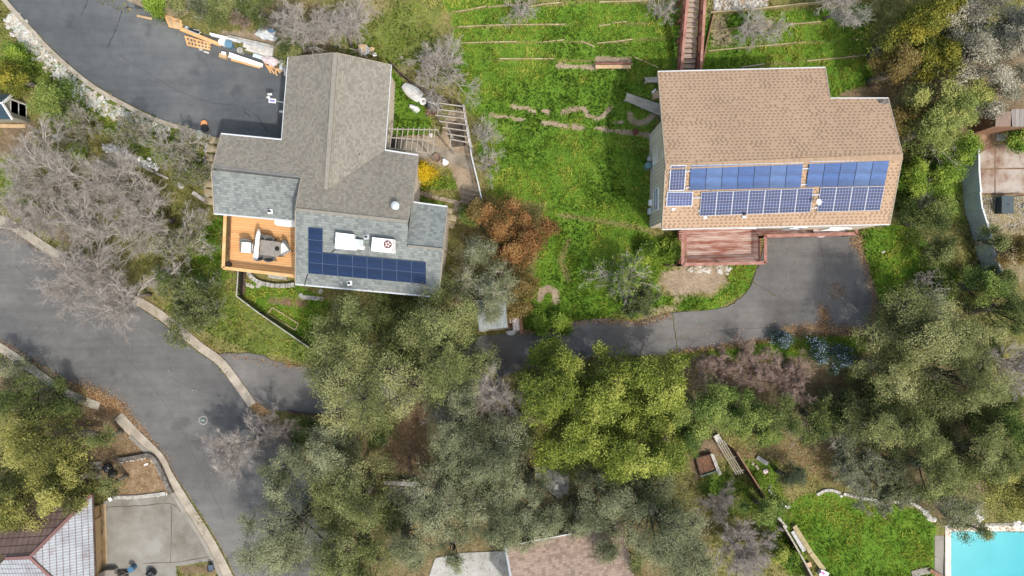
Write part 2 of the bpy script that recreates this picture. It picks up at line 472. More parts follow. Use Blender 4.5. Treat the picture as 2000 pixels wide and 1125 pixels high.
# ------------------------------------------------------------------ ground painting (what the soil carries)
PAINT = [  # kind 0 green, 1 dirt, 2 litter ; polygon px ; feather px ; strength
 (0, [(870,0),(1325,0),(1322,140),(1290,140),(1272,450),(1330,450),(1332,520),(1290,545),(1285,615),(1180,622),(1040,645),(1012,645),(1015,590),(1060,480),(1060,400),(950,380),(932,250),(900,190)], 22, 1),
 (0, [(640,20),(870,0),(890,180),(800,140),(640,110)], 40, .45),
 (0, [(1375,28),(1700,8),(1705,180),(1620,195),(1610,135),(1370,138)], 14, 1),
 (0, [(1310,692),(1510,668),(1690,655),(1690,695),(1500,702),(1320,708)], 8, 1),
 (0, [(1270,600),(1400,607),(1462,562),(1475,515),(1405,518),(1425,550),(1390,580),(1270,575)], 8, 1),
 (0, [(1672,450),(1740,438),(1790,450),(1875,540),(1860,600),(1720,590),(1690,510)], 12, 1),
 (0, [(1740,320),(1880,330),(1890,440),(1760,440)], 30, .6),
 (0, [(1540,990),(1560,972),(1600,958),(1700,978),(1790,995),(1828,1030),(1828,1130),(1610,1130),(1550,1020)], 8, 1),
 (0, [(1440,890),(1520,900),(1540,985),(1600,1130),(1540,1130),(1480,980)], 16, .7),
 (0, [(1360,930),(1470,920),(1500,1010),(1390,1020)], 25, .65),
 (0, [(480,548),(580,555),(650,590),(615,685),(480,592)], 6, 1),
 (0, [(395,440),(435,425),(430,520),(470,540),(410,570),(360,500)], 16, .95),
 (0, [(765,140),(800,170),(855,240),(840,262),(760,268)], 10, .95),
 (0, [(820,330),(900,345),(905,372),(815,375)], 8, .75),
 (0, [(810,382),(870,395),(870,404),(810,396)], 3, .7),
 (0, [(300,600),(470,540),(625,690),(630,716),(500,692),(410,655)], 12, .5),
 (0, [(560,815),(720,830),(710,900),(560,900)], 18, .8),
 (0, [(90,110),(330,240),(400,300),(400,350),(280,320),(150,220),(40,100)], 25, .55),
 (0, [(0,60),(60,110),(170,200),(60,180),(0,180)], 25, .6),
 (0, [(0,310),(50,330),(60,430),(0,400)], 25, .6),
 (0, [(270,20),(330,20),(340,55),(290,30)], 15, .8),
 (0, [(335,1105),(420,1095),(445,1125),(345,1125)], 8, .35),
 (1, [(1290,530),(1330,512),(1412,520),(1420,552),(1390,577),(1340,572),(1300,578),(1282,556)], 24, .8),
 (1, [(1050,562),(1070,555),(1092,566),(1094,592),(1080,596),(1078,574),(1066,572),(1058,592),(1048,588)], 5, 1),
 (1, [(758,268),(860,262),(875,215),(908,212),(925,330),(942,400),(905,400),(880,330),(758,302)], 6, .95),
 (1, [(1165,112),(1232,112),(1236,127),(1163,127)], 6, 1),
 (1, [(1085,122),(1165,128),(1160,135),(1088,133)], 6, .9),
 (1, [(190,-20),(560,-20),(420,0),(330,40),(270,28)], 10, .7),
 (1, [(420,55),(540,60),(545,95),(430,75)], 14, .9),
 (1, [(1905,380),(2040,370),(2040,560),(1960,545),(1925,440)], 8, .85),
 (1, [(1395,-30),(1500,-30),(1500,12),(1392,26)], 5, .9),
 (1, [(1380,28),(1420,26),(1430,80),(1388,95)], 18, .6),
 (1, [(1460,35),(1530,30),(1500,70),(1460,70)], 18, .6),
 (1, [(920,30),(1010,20),(960,80)], 30, .25),
 (1, [(700,5),(760,-10),(745,40),(700,60)], 25, .4),
 (1, [(1270,600),(1330,585),(1310,625),(1240,632)], 10, .5),
 (2, [(90,720),(200,752),(250,790),(345,930),(350,965),(215,965),(140,880),(0,790),(0,700)], 14, 1),
 (2, [(1420,880),(1500,860),(1610,850),(1640,900),(1800,955),(1770,985),(1600,938),(1500,892),(1430,900)], 16, .55),
 (2, [(790,790),(835,770),(835,905),(740,935),(750,880)], 14, 1),
 (2, [(0,225),(70,240),(60,310),(0,300)], 15, 1),
 (2, [(55,430),(140,480),(310,600),(420,690),(380,650),(200,520),(60,405)], 8, .8),
 (2, [(0,640),(470,900),(640,1180),(1400,1180),(1400,1010),(1000,880),(960,740),(620,820)], 30, .6),
 (2, [(1310,700),(1690,690),(1950,720),(2050,900),(1850,1020),(1640,900),(1320,780)], 25, .7),
 (2, [(345,1105),(425,1095),(420,1125),(360,1125)], 6, .7),
 (2, [(1380,800),(1420,880),(1360,940),(1330,880)], 14, .8),
 (2, [(1910,380),(2040,375),(2040,600),(1940,560)], 10, .45),
 (2, [(1750,150),(1900,120),(2050,0),(2050,300),(1880,260),(1760,240)], 20, .9),
 (2, [(1640,185),(1760,140),(1760,215)], 15, 1),
 (2, [(470,-10),(640,-10),(650,110),(560,110)], 20, .6),
 (2, [(880,400),(1010,450),(1020,640),(880,640)], 25, .5),
 (2, [(525,578),(600,585),(600,598),(520,592)], 6, .6),
]
STRAW = [ # eroded straw-coloured ledges (dirt) as polylines px, width
 ([(958,224),(995,229),(1022,234)], 4), ([(1058,240),(1080,241),(1106,247)], 4.5), ([(1120,247),(1138,250)], 6),
 ([(1165,250),(1200,256),(1268,264)], 5), ([(1000,208),(1030,212),(1045,220)], 4), ([(1062,217),(1072,219)], 4),
 ([(1100,220),(1118,213),(1140,212),(1148,225),(1165,232),(1180,226),(1192,210)], 5), ([(1190,236),(1215,238)], 3),
 ([(1229,222),(1232,234),(1245,241),(1262,238),(1274,226)], 6), ([(1088,130),(1160,130)], 4),
]
LEDGE = [([(880,26),(950,14),(1022,9),(1100,7),(1200,4),(1320,2)], 2.6), ([(885,54),(1020,49.5),(1110,49),(1190,50),(1300,42)], 2.4), ([(890,86),(1010,83),(1100,80),(1170,86),(1310,74)], 2.4),
 ([(930,117),(1080,116),(1165,120)], 2.4), ([(1385,63),(1455,53),(1600,46),(1700,40)], 2.4), ([(1380,101),(1570,84),(1700,76)], 2.6), ([(1480,128),(1575,120),(1702,108)], 2.4), ([(1095,420),(1200,436),(1290,455)], 6), ([(1110,545),(1095,510),(1110,470)], 7)]
HARD = []   # paved polygons (px) where nothing grows

def polyd(px, py, poly):
    """signed distance in px, positive inside (vectorised)"""
    P = np.array(poly, float); Q = np.roll(P, -1, 0)
    ins = np.zeros(px.shape, bool); d = np.full(px.shape, 1e9)
    for (x0, y0), (x1, y1) in zip(P, Q):
        if y0 != y1:
            c = ((y0 > py) != (y1 > py)) & (px < (x1 - x0) * (py - y0) / (y1 - y0) + x0)
            ins ^= c
        dx, dy = x1 - x0, y1 - y0; L = dx * dx + dy * dy + 1e-9
        t = np.clip(((px - x0) * dx + (py - y0) * dy) / L, 0, 1)
        d = np.minimum(d, (px - x0 - t * dx) ** 2 + (py - y0 - t * dy) ** 2)
    d = np.sqrt(d); return np.where(ins, d, -d)

def lined(px, py, pts):
    d = np.full(px.shape, 1e9)
    for (x0, y0), (x1, y1) in zip(pts[:-1], pts[1:]):
        dx, dy = x1 - x0, y1 - y0; L = dx * dx + dy * dy + 1e-9
        t = np.clip(((px - x0) * dx + (py - y0) * dy) / L, 0, 1)
        d = np.minimum(d, (px - x0 - t * dx) ** 2 + (py - y0 - t * dy) ** 2)
    return np.sqrt(d)

def topx(x, y):
    z = gza(x, y); k = S * (H - z) / H
    return 1000 + x / k, 562.5 - y / k

def weights(x, y):
    px, py = topx(x, y)
    W = np.zeros((3,) + x.shape)
    wob = (fbm(x, y, 1.3) - .5) * 2
    for kind, poly, fe, st in PAINT:
        d = polyd(px, py, poly) + wob * fe * .8
        w = np.clip(d / fe + .5, 0, 1) * st
        for k in range(3):
            if k != kind: W[k] *= (1 - w)
        W[kind] = np.maximum(W[kind], w)
    for pts, wd in LEDGE:
        d = lined(px, py, pts) + wob * 1.6
        W[0] *= 1 - .75 * np.clip(1.5 - d / wd, 0, 1)
    W[0] *= np.clip(.62 + .8 * fbm(x + 5, y - 9, 2.6), 0, 1)
    for pts, wd in STRAW:
        d = lined(px, py, pts) + wob * 2
        w = np.clip(1.5 - d / (wd * .85), 0, 1) * np.clip(.75 + .7 * vnoise(x, y, .7), 0, 1)
        W[0] *= 1 - w; W[2] *= 1 - w; W[1] = np.maximum(W[1], w)
    return W

POOL = [(1856,1037),(2110,1040),(2110,1200),(1858,1200)]
GROUND_TILE = .16

def make_ground():
    xs = np.concatenate([[-400, -200, -110, -70, -48], np.arange(-36, 36.01, GROUND_TILE), [48, 70, 110, 200, 400]])
    ys = np.concatenate([[-400, -200, -110, -60, -38], np.arange(-21.5, 21.51, GROUND_TILE), [38, 60, 110, 200, 400]])
    X, Y = np.meshgrid(xs, ys, indexing='ij')
    Z = gza(X, Y)
    W = weights(X, Y)
    micro = (fbm(X, Y, .8) - .5) * .10
    inner = (abs(X) < 36.1) & (abs(Y) < 21.6)
    px, py = topx(X, Y)
    hard = np.full(X.shape, -1e9)
    for p in HARD: hard = np.maximum(hard, polyd(px, py, p))
    micro *= np.clip(-hard / 12, 0, 1)
    Z = Z + np.where(inner, micro, 0) - np.where(hard > -4, .05, 0)
    Z = np.where(polyd(px, py, POOL) > -5, Z - 3.2, Z)
    nx, ny = X.shape
    I = np.arange(nx * ny).reshape(nx, ny)
    F = np.stack([I[:-1, :-1], I[1:, :-1], I[1:, 1:], I[:-1, 1:]], -1).reshape(-1, 4)
    V = np.stack([X, Y, Z], -1).reshape(-1, 3)
    t = NT('ground_cover', .95, .1); v = t.coord()
    at_ = t.new('ShaderNodeAttribute', attribute_name='cover'); sp = t.new('ShaderNodeSeparateColor'); t.link(at_.outputs['Color'], sp.inputs[0])
    n1 = t.noise(v, 1.1, 8, .65); n2 = t.noise(v, 7, 6, .7); n3 = t.noise(v, 28, 4, .7)
    mixn = t.math('ADD', t.math('MULTIPLY', n1, .5), t.math('MULTIPLY', n2, .5))
    olive = t.ramp(mixn, [(.3, (.06, .07, .02)), (.45, (.13, .135, .042)), (.55, (.20, .18, .072)), (.7, (.26, .22, .12))])
    green = t.ramp(mixn, [(.3, (.035, .08, .010)), (.5, (.085, .165, .018)), (.7, (.15, .22, .03))])
    dirt = t.ramp(mixn, [(.3, (.14, .105, .07)), (.5, (.27, .215, .155)), (.7, (.38, .32, .245))])
    lit = t.ramp(mixn, [(.3, (.06, .043, .026)), (.5, (.155, .115, .072)), (.7, (.27, .21, .145))])
    def fac(ch):
        return t.math('MINIMUM', t.math('MAXIMUM', t.math('MULTIPLY_ADD', t.math('ADD', sp.outputs[ch], t.math('MULTIPLY', t.math('SUBTRACT', n2, .5), .9)), 2.2, -.6), 0), 1)
    c = t.mix(fac('Red'), olive, green); c = t.mix(fac('Blue'), c, lit); c = t.mix(fac('Green'), c, dirt)
    c = t.mix(.5, c, t.ramp(n3, [(.3, (.2, .2, .2)), (.7, (.8, .8, .8))]), 'OVERLAY')
    t.base(c); t.bump(t.math('ADD', n2, t.math('MULTIPLY', n3, .5)), .7, .06)
    o = arrays_mesh('ground', V, F, t.m, smooth=True)
    ca = o.data.color_attributes.new('cover', 'FLOAT_COLOR', 'POINT')
    C = np.stack([W[0], W[1], W[2], np.ones_like(W[0])], -1).reshape(-1, 4).astype(np.float32)
    ca.data.foreach_set('color', C.ravel())
    tag(o, kind='structure')

# ------------------------------------------------------------------ paved surfaces
far_edge = smooth([(-60,392),(0,438),(30,452),(78,487),(125,518),(205,565),(290,612),(340,650),(383,685),(422,712),(456,755),(488,797)])
lower_edge = smooth([(-60,632),(0,667),(55,702),(127,752),(190,782),(236,806),(274,842),(321,888),(338,920),(380,984),(422,1051),(460,1125),(480,1180)])
street_poly = far_edge + [(520,830),(560,880),(610,950),(660,1040),(720,1180)] + lower_edge[::-1]
HARD.append(street_poly)
updrive_poly = smooth([(-20,-40),(45,35),(68,58),(100,92),(150,138),(200,174),(280,217),(330,238),(380,252),(428,272)], 3) + [(560,290),(570,145),(545,136),(500,112),(430,78),(340,62),(300,38),(268,30),(240,24),(188,4),(150,-40)]
HARD.append(updrive_poly)
drive_top = jitter(smooth([(430,690),(500,692),(560,712),(625,716),(700,716),(800,700),(890,668),(945,656),(1010,650),(1060,643),(1100,633),(1170,622),(1250,628),(1310,612),(1400,604),(1440,588),(1466,558),(1480,520)], 5), 1.5)
drive_bot = jitter(smooth([(1675,460),(1692,515),(1712,580),(1712,625),(1680,650),(1600,652),(1540,656),(1460,668),(1380,681),(1310,691),(1250,694),(1180,698),(1100,710),(1010,728),(960,742),(850,775),(740,800),(640,812),(560,803),(500,797),(478,785)], 5), 1.5)
drive_poly = drive_top + [(1500,450),(1600,440)] + drive_bot + [(450,745)]
HARD.append(drive_poly)
conc_drive = [(203,978),(342,964),(356,965),(432,1092),(345,1106),(345,1180),(200,1180)]
HARD.append(conc_drive)
patio_r = [(1908,262),(1945,246),(1975,250),(1985,280),(2010,290),(2080,290),(2080,378),(1945,378),(1912,378),(1908,330)]
HARD.append(patio_r)
pool_deck = [(1825,1046),(1850,1030),(2260,1018),(2260,1330),(1825,1330)]
low_conc = [(850,1090),(900,1080),(1010,1075),(1010,1180),(820,1180)]
HARD.append(low_conc)

make_ground()

tag(drape('road', street_poly, .012, M['asphalt_street']), kind='structure')
tag(drape('driveway', drive_poly, .018, M['asphalt_drive']), kind='structure')
tag(drape('driveway', updrive_poly, .012, M['asphalt_dark']), kind='structure')
tag(drape('driveway', conc_drive, .02, M['concrete_drive']), kind='structure')
tag(drape('driveway', low_conc, .012, M['concrete_pale']), kind='structure')

mb = MB()
for q in range(0, len(far_edge) - 1):
    pass
k_far = smooth([(-60,383),(0,429),(32,444),(82,478),(130,508),(210,555),(297,603),(348,641),(393,678),(431,706),(464,748),(494,790)], 5)
strip(mb, k_far, .52, .10)
k_low = smooth([(-60,644),(0,677),(52,712),(120,760),(160,780),(195,793)], 5)
strip(mb, k_low, .5, .10)
k_low2 = smooth([(232,812),(264,846),(311,893),(328,926),(368,990),(410,1057),(448,1130),(470,1185)], 5)
strip(mb, k_low2, .62, .09)
tag(mb.build('kerb', M['concrete_warm']), kind='structure')
mb = MB()   # back-of-kerb strip (pavement edge) further in
strip(mb, smooth([(255,851),(302,898),(319,931),(359,995),(401,1062),(438,1135)], 5), .22, .125)
tag(mb.build('kerb', M['concrete']), kind='structure')
mb = MB()
strip(mb, smooth([(-25,-40),(40,35),(63,60),(96,96),(147,142),(197,179),(277,222),(328,243),(378,257),(428,277)], 5), .26, .12)
tag(mb.build('kerb', M['concrete_warm']), kind='structure')

def crack(pts, w, mat='tar', name='road_crack', off=.016):
    P = smooth(pts, 5); r = random.Random(int(pts[0][0]))
    P = [(x + r.uniform(-1.2, 1.2), y + r.uniform(-1.2, 1.2)) for x, y in P]
    Q = []; R = []
    for i, p in enumerate(P):
        a = Vector(P[max(i - 1, 0)]); b = Vector(P[min(i + 1, len(P) - 1)]); d = (b - a)
        d = d.normalized() if d.length else Vector((1, 0)); n = Vector((-d.y, d.x)) * w * r.uniform(.35, 1.0) / 2
        Q.append((p[0] + n.x, p[1] + n.y)); R.append((p[0] - n.x, p[1] - n.y))
    m = MB(); L3 = [G(*q, off) for q in Q]; R3 = [G(*q, off) for q in R]
    for i in range(len(Q) - 1): m.poly([L3[i], R3[i], R3[i + 1], L3[i + 1]])
    tag(m.build(name, M[mat], recalc=False), kind='structure')
crack([(238,22),(232,44),(224,60),(216,80),(209,94)], 2.6)
crack([(174,-8),(166,14),(158,30)], 2.6)
crack([(499,224),(508,236),(514,246),(524,258)], 2.6)
crack([(476,217),(482,222),(488,225)], 4)
crack([(228,104),(300,150),(350,178),(410,200),(470,208),(500,226)], .9)
crack([(1313,612),(1317,640),(1321,665),(1323,690)], 2.2, 'crack_green', off=.023) if False else None
M['crack_weed'] = noisy('weedy_crack', [(.03, .05, .012), (.07, .08, .03), (.04, .035, .03)], 8, .95, .2)
crack([(1313,610),(1317,640),(1321,665),(1323,692)], 2.4, 'crack_weed', off=.023)
crack([(1463,548),(1490,562),(1515,578)], 2.0, 'crack_weed', off=.023)
crack([(1390,650),(1440,642),(1500,640),(1540,632)], .9, off=.023)
for pts, wd in (([(30,520),(120,590),(240,690),(330,800),(400,930),(440,1020)], .9), ([(215,560),(240,610),(300,650)], .8), ([(300,720),(380,760),(455,775)], .7), ([(90,620),(60,660),(40,690)], .7)): crack(pts, wd, 'seam')
for pts, wd in (([(1515,575),(1550,600),(1566,640)], .8), ([(1600,470),(1612,530),(1600,590)], .7), ([(1130,640),(1150,668),(1140,695)], .8)): crack(pts, wd, 'seam', off=.023)
# concrete driveway joints
for a in ([(208,990),(260,988),(330,984),(345,990)], [(278,1100),(345,1098),(420,1085)], [(335,985),(333,1100)]):
    crack(a, 1.6, 'wood_dark', 'road_crack', .025)

# manhole in the street
p = G(397, 821, .014)
o = MB().lathe(p, [(.26, 0), (.26, .012), (.22, .016), (0.001, .016)], 24).build('manhole_cover', noisy('manhole_iron', [(.10, .105, .10), (.13, .135, .13)], 20, .7), loc=p)
tag(o, 'round utility cover set in the grey street with a pale ring', 'manhole cover')
mr = MB().lathe(p, [(.262, .006), (.262, .02), (.225, .022), (.225, .006)], 24)
mr.build('rim', M['stone'], o)
mk = MB()
for i in range(3): mk.box(p + Vector((-.07 + i * .07, 0, .02)), (.045, .07, .012), .0)
mk.build('plate_mark', plain('mint_paint', (.22, .48, .38)), o)

# rip-rap beside the upper driveway
def rocks_stuff(name, label, poly_or_line, n, rmin, rmax, mats, seed, width=None):
    r = random.Random(seed); by = {}
    for i in range(n):
        if width:
            k = r.random() * (len(poly_or_line) - 1); j = int(k); t = k - j
            a, b = poly_or_line[j], poly_or_line[min(j + 1, len(poly_or_line) - 1)]
            px, py = a[0] + (b[0] - a[0]) * t, a[1] + (b[1] - a[1]) * t
            d = Vector((b[0] - a[0], b[1] - a[1])); d = d.normalized() if d.length else Vector((1, 0))
            o_ = r.gauss(0, width * .42); o_ = max(-width, min(width, o_))
            px -= d.y * o_; py += d.x * o_
        else:
            xs = [q[0] for q in poly_or_line]; ys = [q[1] for q in poly_or_line]
            px, py = r.uniform(min(xs), max(xs)), r.uniform(min(ys), max(ys))
            if polyd(np.array([px]), np.array([py]), poly_or_line)[0] < 0: continue
        by.setdefault(r.randrange(len(mats)), []).append((px, py, r.uniform(rmin, rmax)))
    mb = MB(); midx = []
    for m, L in by.items():
        for px, py, rad in L:
            n0 = len(mb.f); mb.rock(G(px, py, rad * .2), rad, r.random(), .6); midx += [m] * (len(mb.f) - n0)
    o = mb.build(name, mats[0], recalc=False)
    for m in mats[1:]: o.data.materials.append(m)
    o.data.polygons.foreach_set('material_index', midx)
    tag(o, label, name, kind='stuff'); return o
M['rock_green'] = noisy('greenish_rock', [(.22, .25, .22), (.33, .36, .32), (.45, .47, .43)], 3, .9, .3, 15)
M['rock_tan'] = noisy('tan_rock', [(.25, .21, .16), (.36, .32, .26), (.46, .42, .36)], 3, .9, .3, 15)
rip = smooth([(20,30),(46,66),(72,96),(122,146),(176,192),(234,224),(296,248),(330,257)], 6)
rocks_stuff('riprap', 'band of loose pale green and tan rocks along the sealed driveway kerb', rip, 1500, .05, .16, [M['rock_green'], M['rock_tan'], M['stone'], M['stone_pale']], 5, 18)
rocks_stuff('gravel', 'patch of pale broken stones above the terraced grass by the stairs', [(1395,-30),(1500,-30),(1498,12),(1396,24)], 420, .04, .12, [M['stone_pale'], M['rock_tan'], M['stone']], 6)
rocks_stuff('gravel', 'pale gravel ground showing between the oak crowns', [(750,950),(832,950),(838,1010),(745,1005)], 420, .04, .1, [M['stone_pale'], M['stone'], M['rock_tan']], 8)
rocks_stuff('gravel', 'whitish gravel beside the dark green bin on the east lot', [(1915,385),(2010,385),(2010,450),(1930,450)], 900, .02, .045, [M['stone'], M['rock_tan'], M['stone_dark']], 9)

# right-hand patio in four slabs
tag(drape('patio', [(1906,258),(1945,244),(1977,248),(2085,288),(2085,381),(1909,381)], .008, M['soil']), kind='structure')
for q in ([(1912,300),(1941.5,284),(1941.5,329),(1911,329)], [(1944,283),(1975,282),(1990,290),(2080,292),(2080,327),(1944,328)], [(1911,332),(1941.5,332),(1941.5,377),(1912,377)], [(1944,331),(2080,330),(2080,376),(1944,377)]):
    tag(drape('patio', q, .02, M['patio']), kind='structure')
tag(drape('patio', [(1946,252),(1966,252),(1966,275),(1946,275)], .02, M['concrete_pale']), kind='structure')

# pool: shell, coping, water
pz = gz(27, -15)
def pp(px, py, z=None): return at(px, py, pz if z is None else z)
c4 = [pp(*q) for q in POOL]
sh = MB()
inner = [Vector((p.x, p.y, pz + .04)) for p in c4]
floor = [Vector((p.x, p.y, pz - d)) for p, d in zip(c4, (1.0, 1.7, 2.5, 1.8))]
for i in range(4):
    j = (i + 1) % 4; sh.poly([inner[i], inner[j], floor[j], floor[i]])
sh.poly([floor[0], floor[1], floor[2]]); sh.poly([floor[0], floor[2], floor[3]])
M['pool_paint'] = noisy('pool_plaster', [(.27, .47, .50), (.30, .50, .53), (.33, .53, .56)], .8, .7, 0)
pool_o = sh.build('pool', M['pool_paint'], recalc=False); tag(pool_o, kind='structure')
tw = NT('pool_water'); tr = tw.new('ShaderNodeBsdfTransparent'); tr.inputs['Color'].default_value = (.93, .98, .99, 1)
gl = tw.new('ShaderNodeBsdfGlossy'); gl.inputs['Roughness'].default_value = .03; mx = tw.new('ShaderNodeMixShader'); fr = tw.new('ShaderNodeFresnel'); fr.inputs['IOR'].default_value = 1.33
bp = tw.new('ShaderNodeBump'); bp.inputs['Strength'].default_value = .15; bp.inputs['Distance'].default_value = .05
tw.link(tw.noise(tw.coord(), 4, 3), bp.inputs['Height']); tw.link(bp.outputs[0], gl.inputs['Normal']); tw.link(bp.outputs[0], fr.inputs['Normal'])
tw.link(fr.outputs[0], mx.inputs[0]); tw.link(tr.outputs[0], mx.inputs[1]); tw.link(gl.outputs[0], mx.inputs[2]); tw.link(mx.outputs[0], tw.out.inputs['Surface'])
va = tw.new('ShaderNodeVolumeAbsorption'); va.inputs['Color'].default_value = (.10, .86, .92, 1); va.inputs['Density'].default_value = .42; tw.link(va.outputs[0], tw.out.inputs['Volume'])
wm_ = MB(); wm_.prism([f * 1 for f in (floor[0] - Vector((0, 0, .15)), floor[1] - Vector((0, 0, .15)), floor[2] - Vector((0, 0, .15)), floor[3] - Vector((0, 0, .15)))], [Vector((p.x, p.y, pz - .06)) for p in c4]); tag(wm_.build('water', tw.m), kind='structure')
cop = MB()
M['coping'] = noisy('pink_coping', [(.45, .38, .32), (.55, .49, .43), (.62, .57, .52)], 3, .9, .2, 25)
x0, y0 = c4[0].x, c4[0].y
cop.box((x0 - .17, (y0 + .34 + c4[3].y) / 2, pz + .02), (.34, y0 + .34 - c4[3].y, .12))
cop.box(((x0 + c4[1].x) / 2, y0 + .17, pz + .02), (c4[1].x - x0, .34, .12))
tag(cop.build('pool_edge', M['coping']), kind='structure')
tag(drape('pool_deck', [(1825,1046),(1843,1046),(1845,1330),(1827,1330)], .03, M['concrete']), kind='structure')
tag(drape('pool_deck', [(1838,1028),(1856,1024),(2260,1012),(2260,1027),(1845,1030)], .03, M['concrete']), kind='structure')
# ------------------------------------------------------------------ houses
def plane3(a, b, c):
    A, B, C = at(*a), at(*b), at(*c)
    n = (B - A).cross(C - A).normalized()
    if n.z < 0: n = -n
    return A, n
CAM = Vector((0, 0, H))
def onp(px, py, pl, lift_=0.0):
    A, n = pl
    d = at(px, py, 0) - CAM
    t = (A + n * lift_ - CAM).dot(n) / d.dot(n)
    return CAM + d * t
def zon(pl, x, y):
    A, n = pl
    return A.z - ((x - A.x) * n.x + (y - A.y) * n.y) / n.z

def uvf(pl, e0, e1):
    """u along the eave e0->e1 (world vectors), v up the slope"""
    A, n = pl
    u = (e1 - e0); u = (u - n * u.dot(n)).normalized(); v = n.cross(u)
    if v.z < 0: v = -v
    return lambda p: ((p - e0).dot(u) + 50, (p - e0).dot(v) + 50)

def slope(mb, pts, pl, eave, th=.14, lift_=0.0):
    P = [onp(x, y, pl, lift_) for x, y in pts]
    mb.slab(P, th, uvf(pl, onp(*eave[0], pl), onp(*eave[1], pl)))
    return P

def wall_loop(mb, base, top_fn, z0=None):
    """closed wall ring: base = [(x,y)], tops from function"""
    B = [Vector((x, y, (gz(x, y) - .4) if z0 is None else z0)) for x, y in base]
    T = [Vector((x, y, top_fn(x, y))) for x, y in base]
    mb.prism(B, T); return mb

def gutter(mb, a, b, w=.075, drop=.03):
    d = (b - a).normalized(); n = Vector((d.y, -d.x, 0)).normalized()
    mb.beam(a + Vector((0, 0, -drop)), b + Vector((0, 0, -drop)), w, .1)

# ===== grey-roofed house on the left
LH = thing('house', 'grey shingled house with a cross-shaped roof and an orange timber deck beside it', 'house', G(690, 330))
N = plane3((432,261,3.6), (752,293,3.6), (688,421,5.0))
Sx = plane3((577,409,5.0), (797,433,5.0), (700,566,3.6))
# nudge: N ridge and S ridge share the same pixels
NWL = plane3((563,112,3.6), (550,272,3.6), (645,240,4.6))
NWR = plane3((764,127,3.6), (752,293,3.6), (645,240,4.6))
WS = plane3((413,332,3.85), (600,352,3.85), (500,424,3.05))
EN = plane3((806,395,3.75), (874,404,3.75), (830,484,4.5))

mb = MB()
slope(mb, [(432,261),(550,272.5),(752,293),(817,303),(806,395),(797,433),(577,409),(588,347),(415,327)], N, ((432,261),(752,293)))
north = mb.build('roof', M['roof_grey'], LH)
mb = MB()
slope(mb, [(563,112),(655,103),(636,372),(550,272)], NWL, ((563,112),(550,272)), lift_=.02)
wl = mb.build('roof', M['roof_grey'], LH)
mb = MB()
slope(mb, [(655,103),(764,127),(752,293),(636,372)], NWR, ((764,127),(752,293)), lift_=.02)
wr = mb.build('roof', M['roof_grey'], LH)
mb = MB()
slope(mb, [(577,409),(797,433),(795,480),(866,487.5),(857,580),(577,555)], Sx, ((577,555),(857,580)))
south = mb.build('roof', M['roof_blue'], LH); south['label'] = 'blue grey south slope carrying solar panels and coolers'
mb = MB()
slope(mb, [(413,332),(600,352),(590,432.5),(418,417)], WS, ((418,417),(590,432.5)))
ws = mb.build('roof', M['roof_blue'], LH); ws['label'] = 'lower blue grey lean-to slope above the deck'
mb = MB()
slope(mb, [(794,479),(866,487),(874,404),(805,395)], EN, ((805,395),(874,404)))
en = mb.build('roof', M['roof_blue'], LH)
# ridge caps
rc = MB()
def cap(mb, a, b, w=.26): mb.beam(a + Vector((0, 0, .02)), b + Vector((0, 0, .02)), w, .05)
cap(rc, onp(655,104,NWL,.03), onp(637,370,NWL,.03), .22)
cap(rc, onp(578,409.3,Sx,.01), onp(796,433,Sx,.01), .16)
cap(rc, onp(797,480.5,Sx,.01), onp(865,487.5,Sx,.01), .12)
rc.build('ridge_cap', M['ridge_grey'], LH)
# step between the two west roofs
fb = MB()
P1, P2 = onp(415,327,N), onp(588,347,N)
fb.prism([P1 + Vector((0, -.02, -.55)), P2 + Vector((0, -.02, -.55)), P2 + Vector((0, .1, -.55)), P1 + Vector((0, .1, -.55))],
         [P1 + Vector((0, -.02, -.02)), P2 + Vector((0, -.02, -.02)), P2 + Vector((0, .1, -.02)), P1 + Vector((0, .1, -.02))])
fb.build('fascia', M['fascia'], LH)
tr_ = MB()
E = lambda x, y, pl: onp(x, y, pl)
for (a, b, pl) in (((432,261),(550,272.5),N), ((563,112),(550.5,272),NWL), ((764,127),(752,292),NWR), ((752,293),(817,303),N),
                   ((577,555.5),(857,580.5),Sx), ((418,417.5),(577,432),WS), ((806,394.5),(874,403.5),EN)):
    tr_ = MB(); gutter(tr_, E(*a, pl), E(*b, pl)); tr_.build('gutter', M['whitetrim'], LH)
rk = MB()
for (a, b, pl) in (((817,303),(806,395),N), ((415,327),(432,261),N), ((413,332),(418,417),WS), ((874,404),(866,487),EN), ((866,487),(857,580),Sx),
                   ((577,409),(577,555),Sx), ((588,347),(577,409),N), ((563,112),(655,103),NWL), ((655,103),(764,127),NWR)):
    a_, b_ = E(*a, pl), E(*b, pl); MB().beam(a_ - Vector((0, 0, .06)), b_ - Vector((0, 0, .06)), .05, .15).build('rake_board', M['rake'], LH)
# walls
def W2(px, py, z): p = at(px, py, z); return (p.x, p.y)
wm = MB()
top = lambda x, y: min(zon(N, x, y), zon(Sx, x, y)) - .17
wall_loop(wm, [W2(585,300,4), W2(585,410,5), W2(584,545,3.6), W2(850,570,3.6), W2(858,487,4.4), W2(792,480,4.5), W2(792,432,5), W2(800,392,4.2), W2(808,313,3.7), W2(745,303,3.7)], top)
wnl = lambda x, y: min(zon(NWL, x, y), zon(NWR, x, y)) - .17
wall_loop(wm, [W2(570,122,3.6), W2(657,113,4.5), W2(757,136,3.6), W2(746,290,3.6), W2(640,365,4.5), W2(558,285,3.6)], wnl)
wall_loop(wm, [W2(440,269,3.6), W2(584,284,3.6), W2(590,345,4.2), W2(423,326,4.2)], lambda x, y: zon(N, x, y) - .17)
wall_loop(wm, [W2(423,330,3.7), W2(584,349,3.7), W2(580,424,3.1), W2(426,410,3.1)], lambda x, y: zon(WS, x, y) - .17)
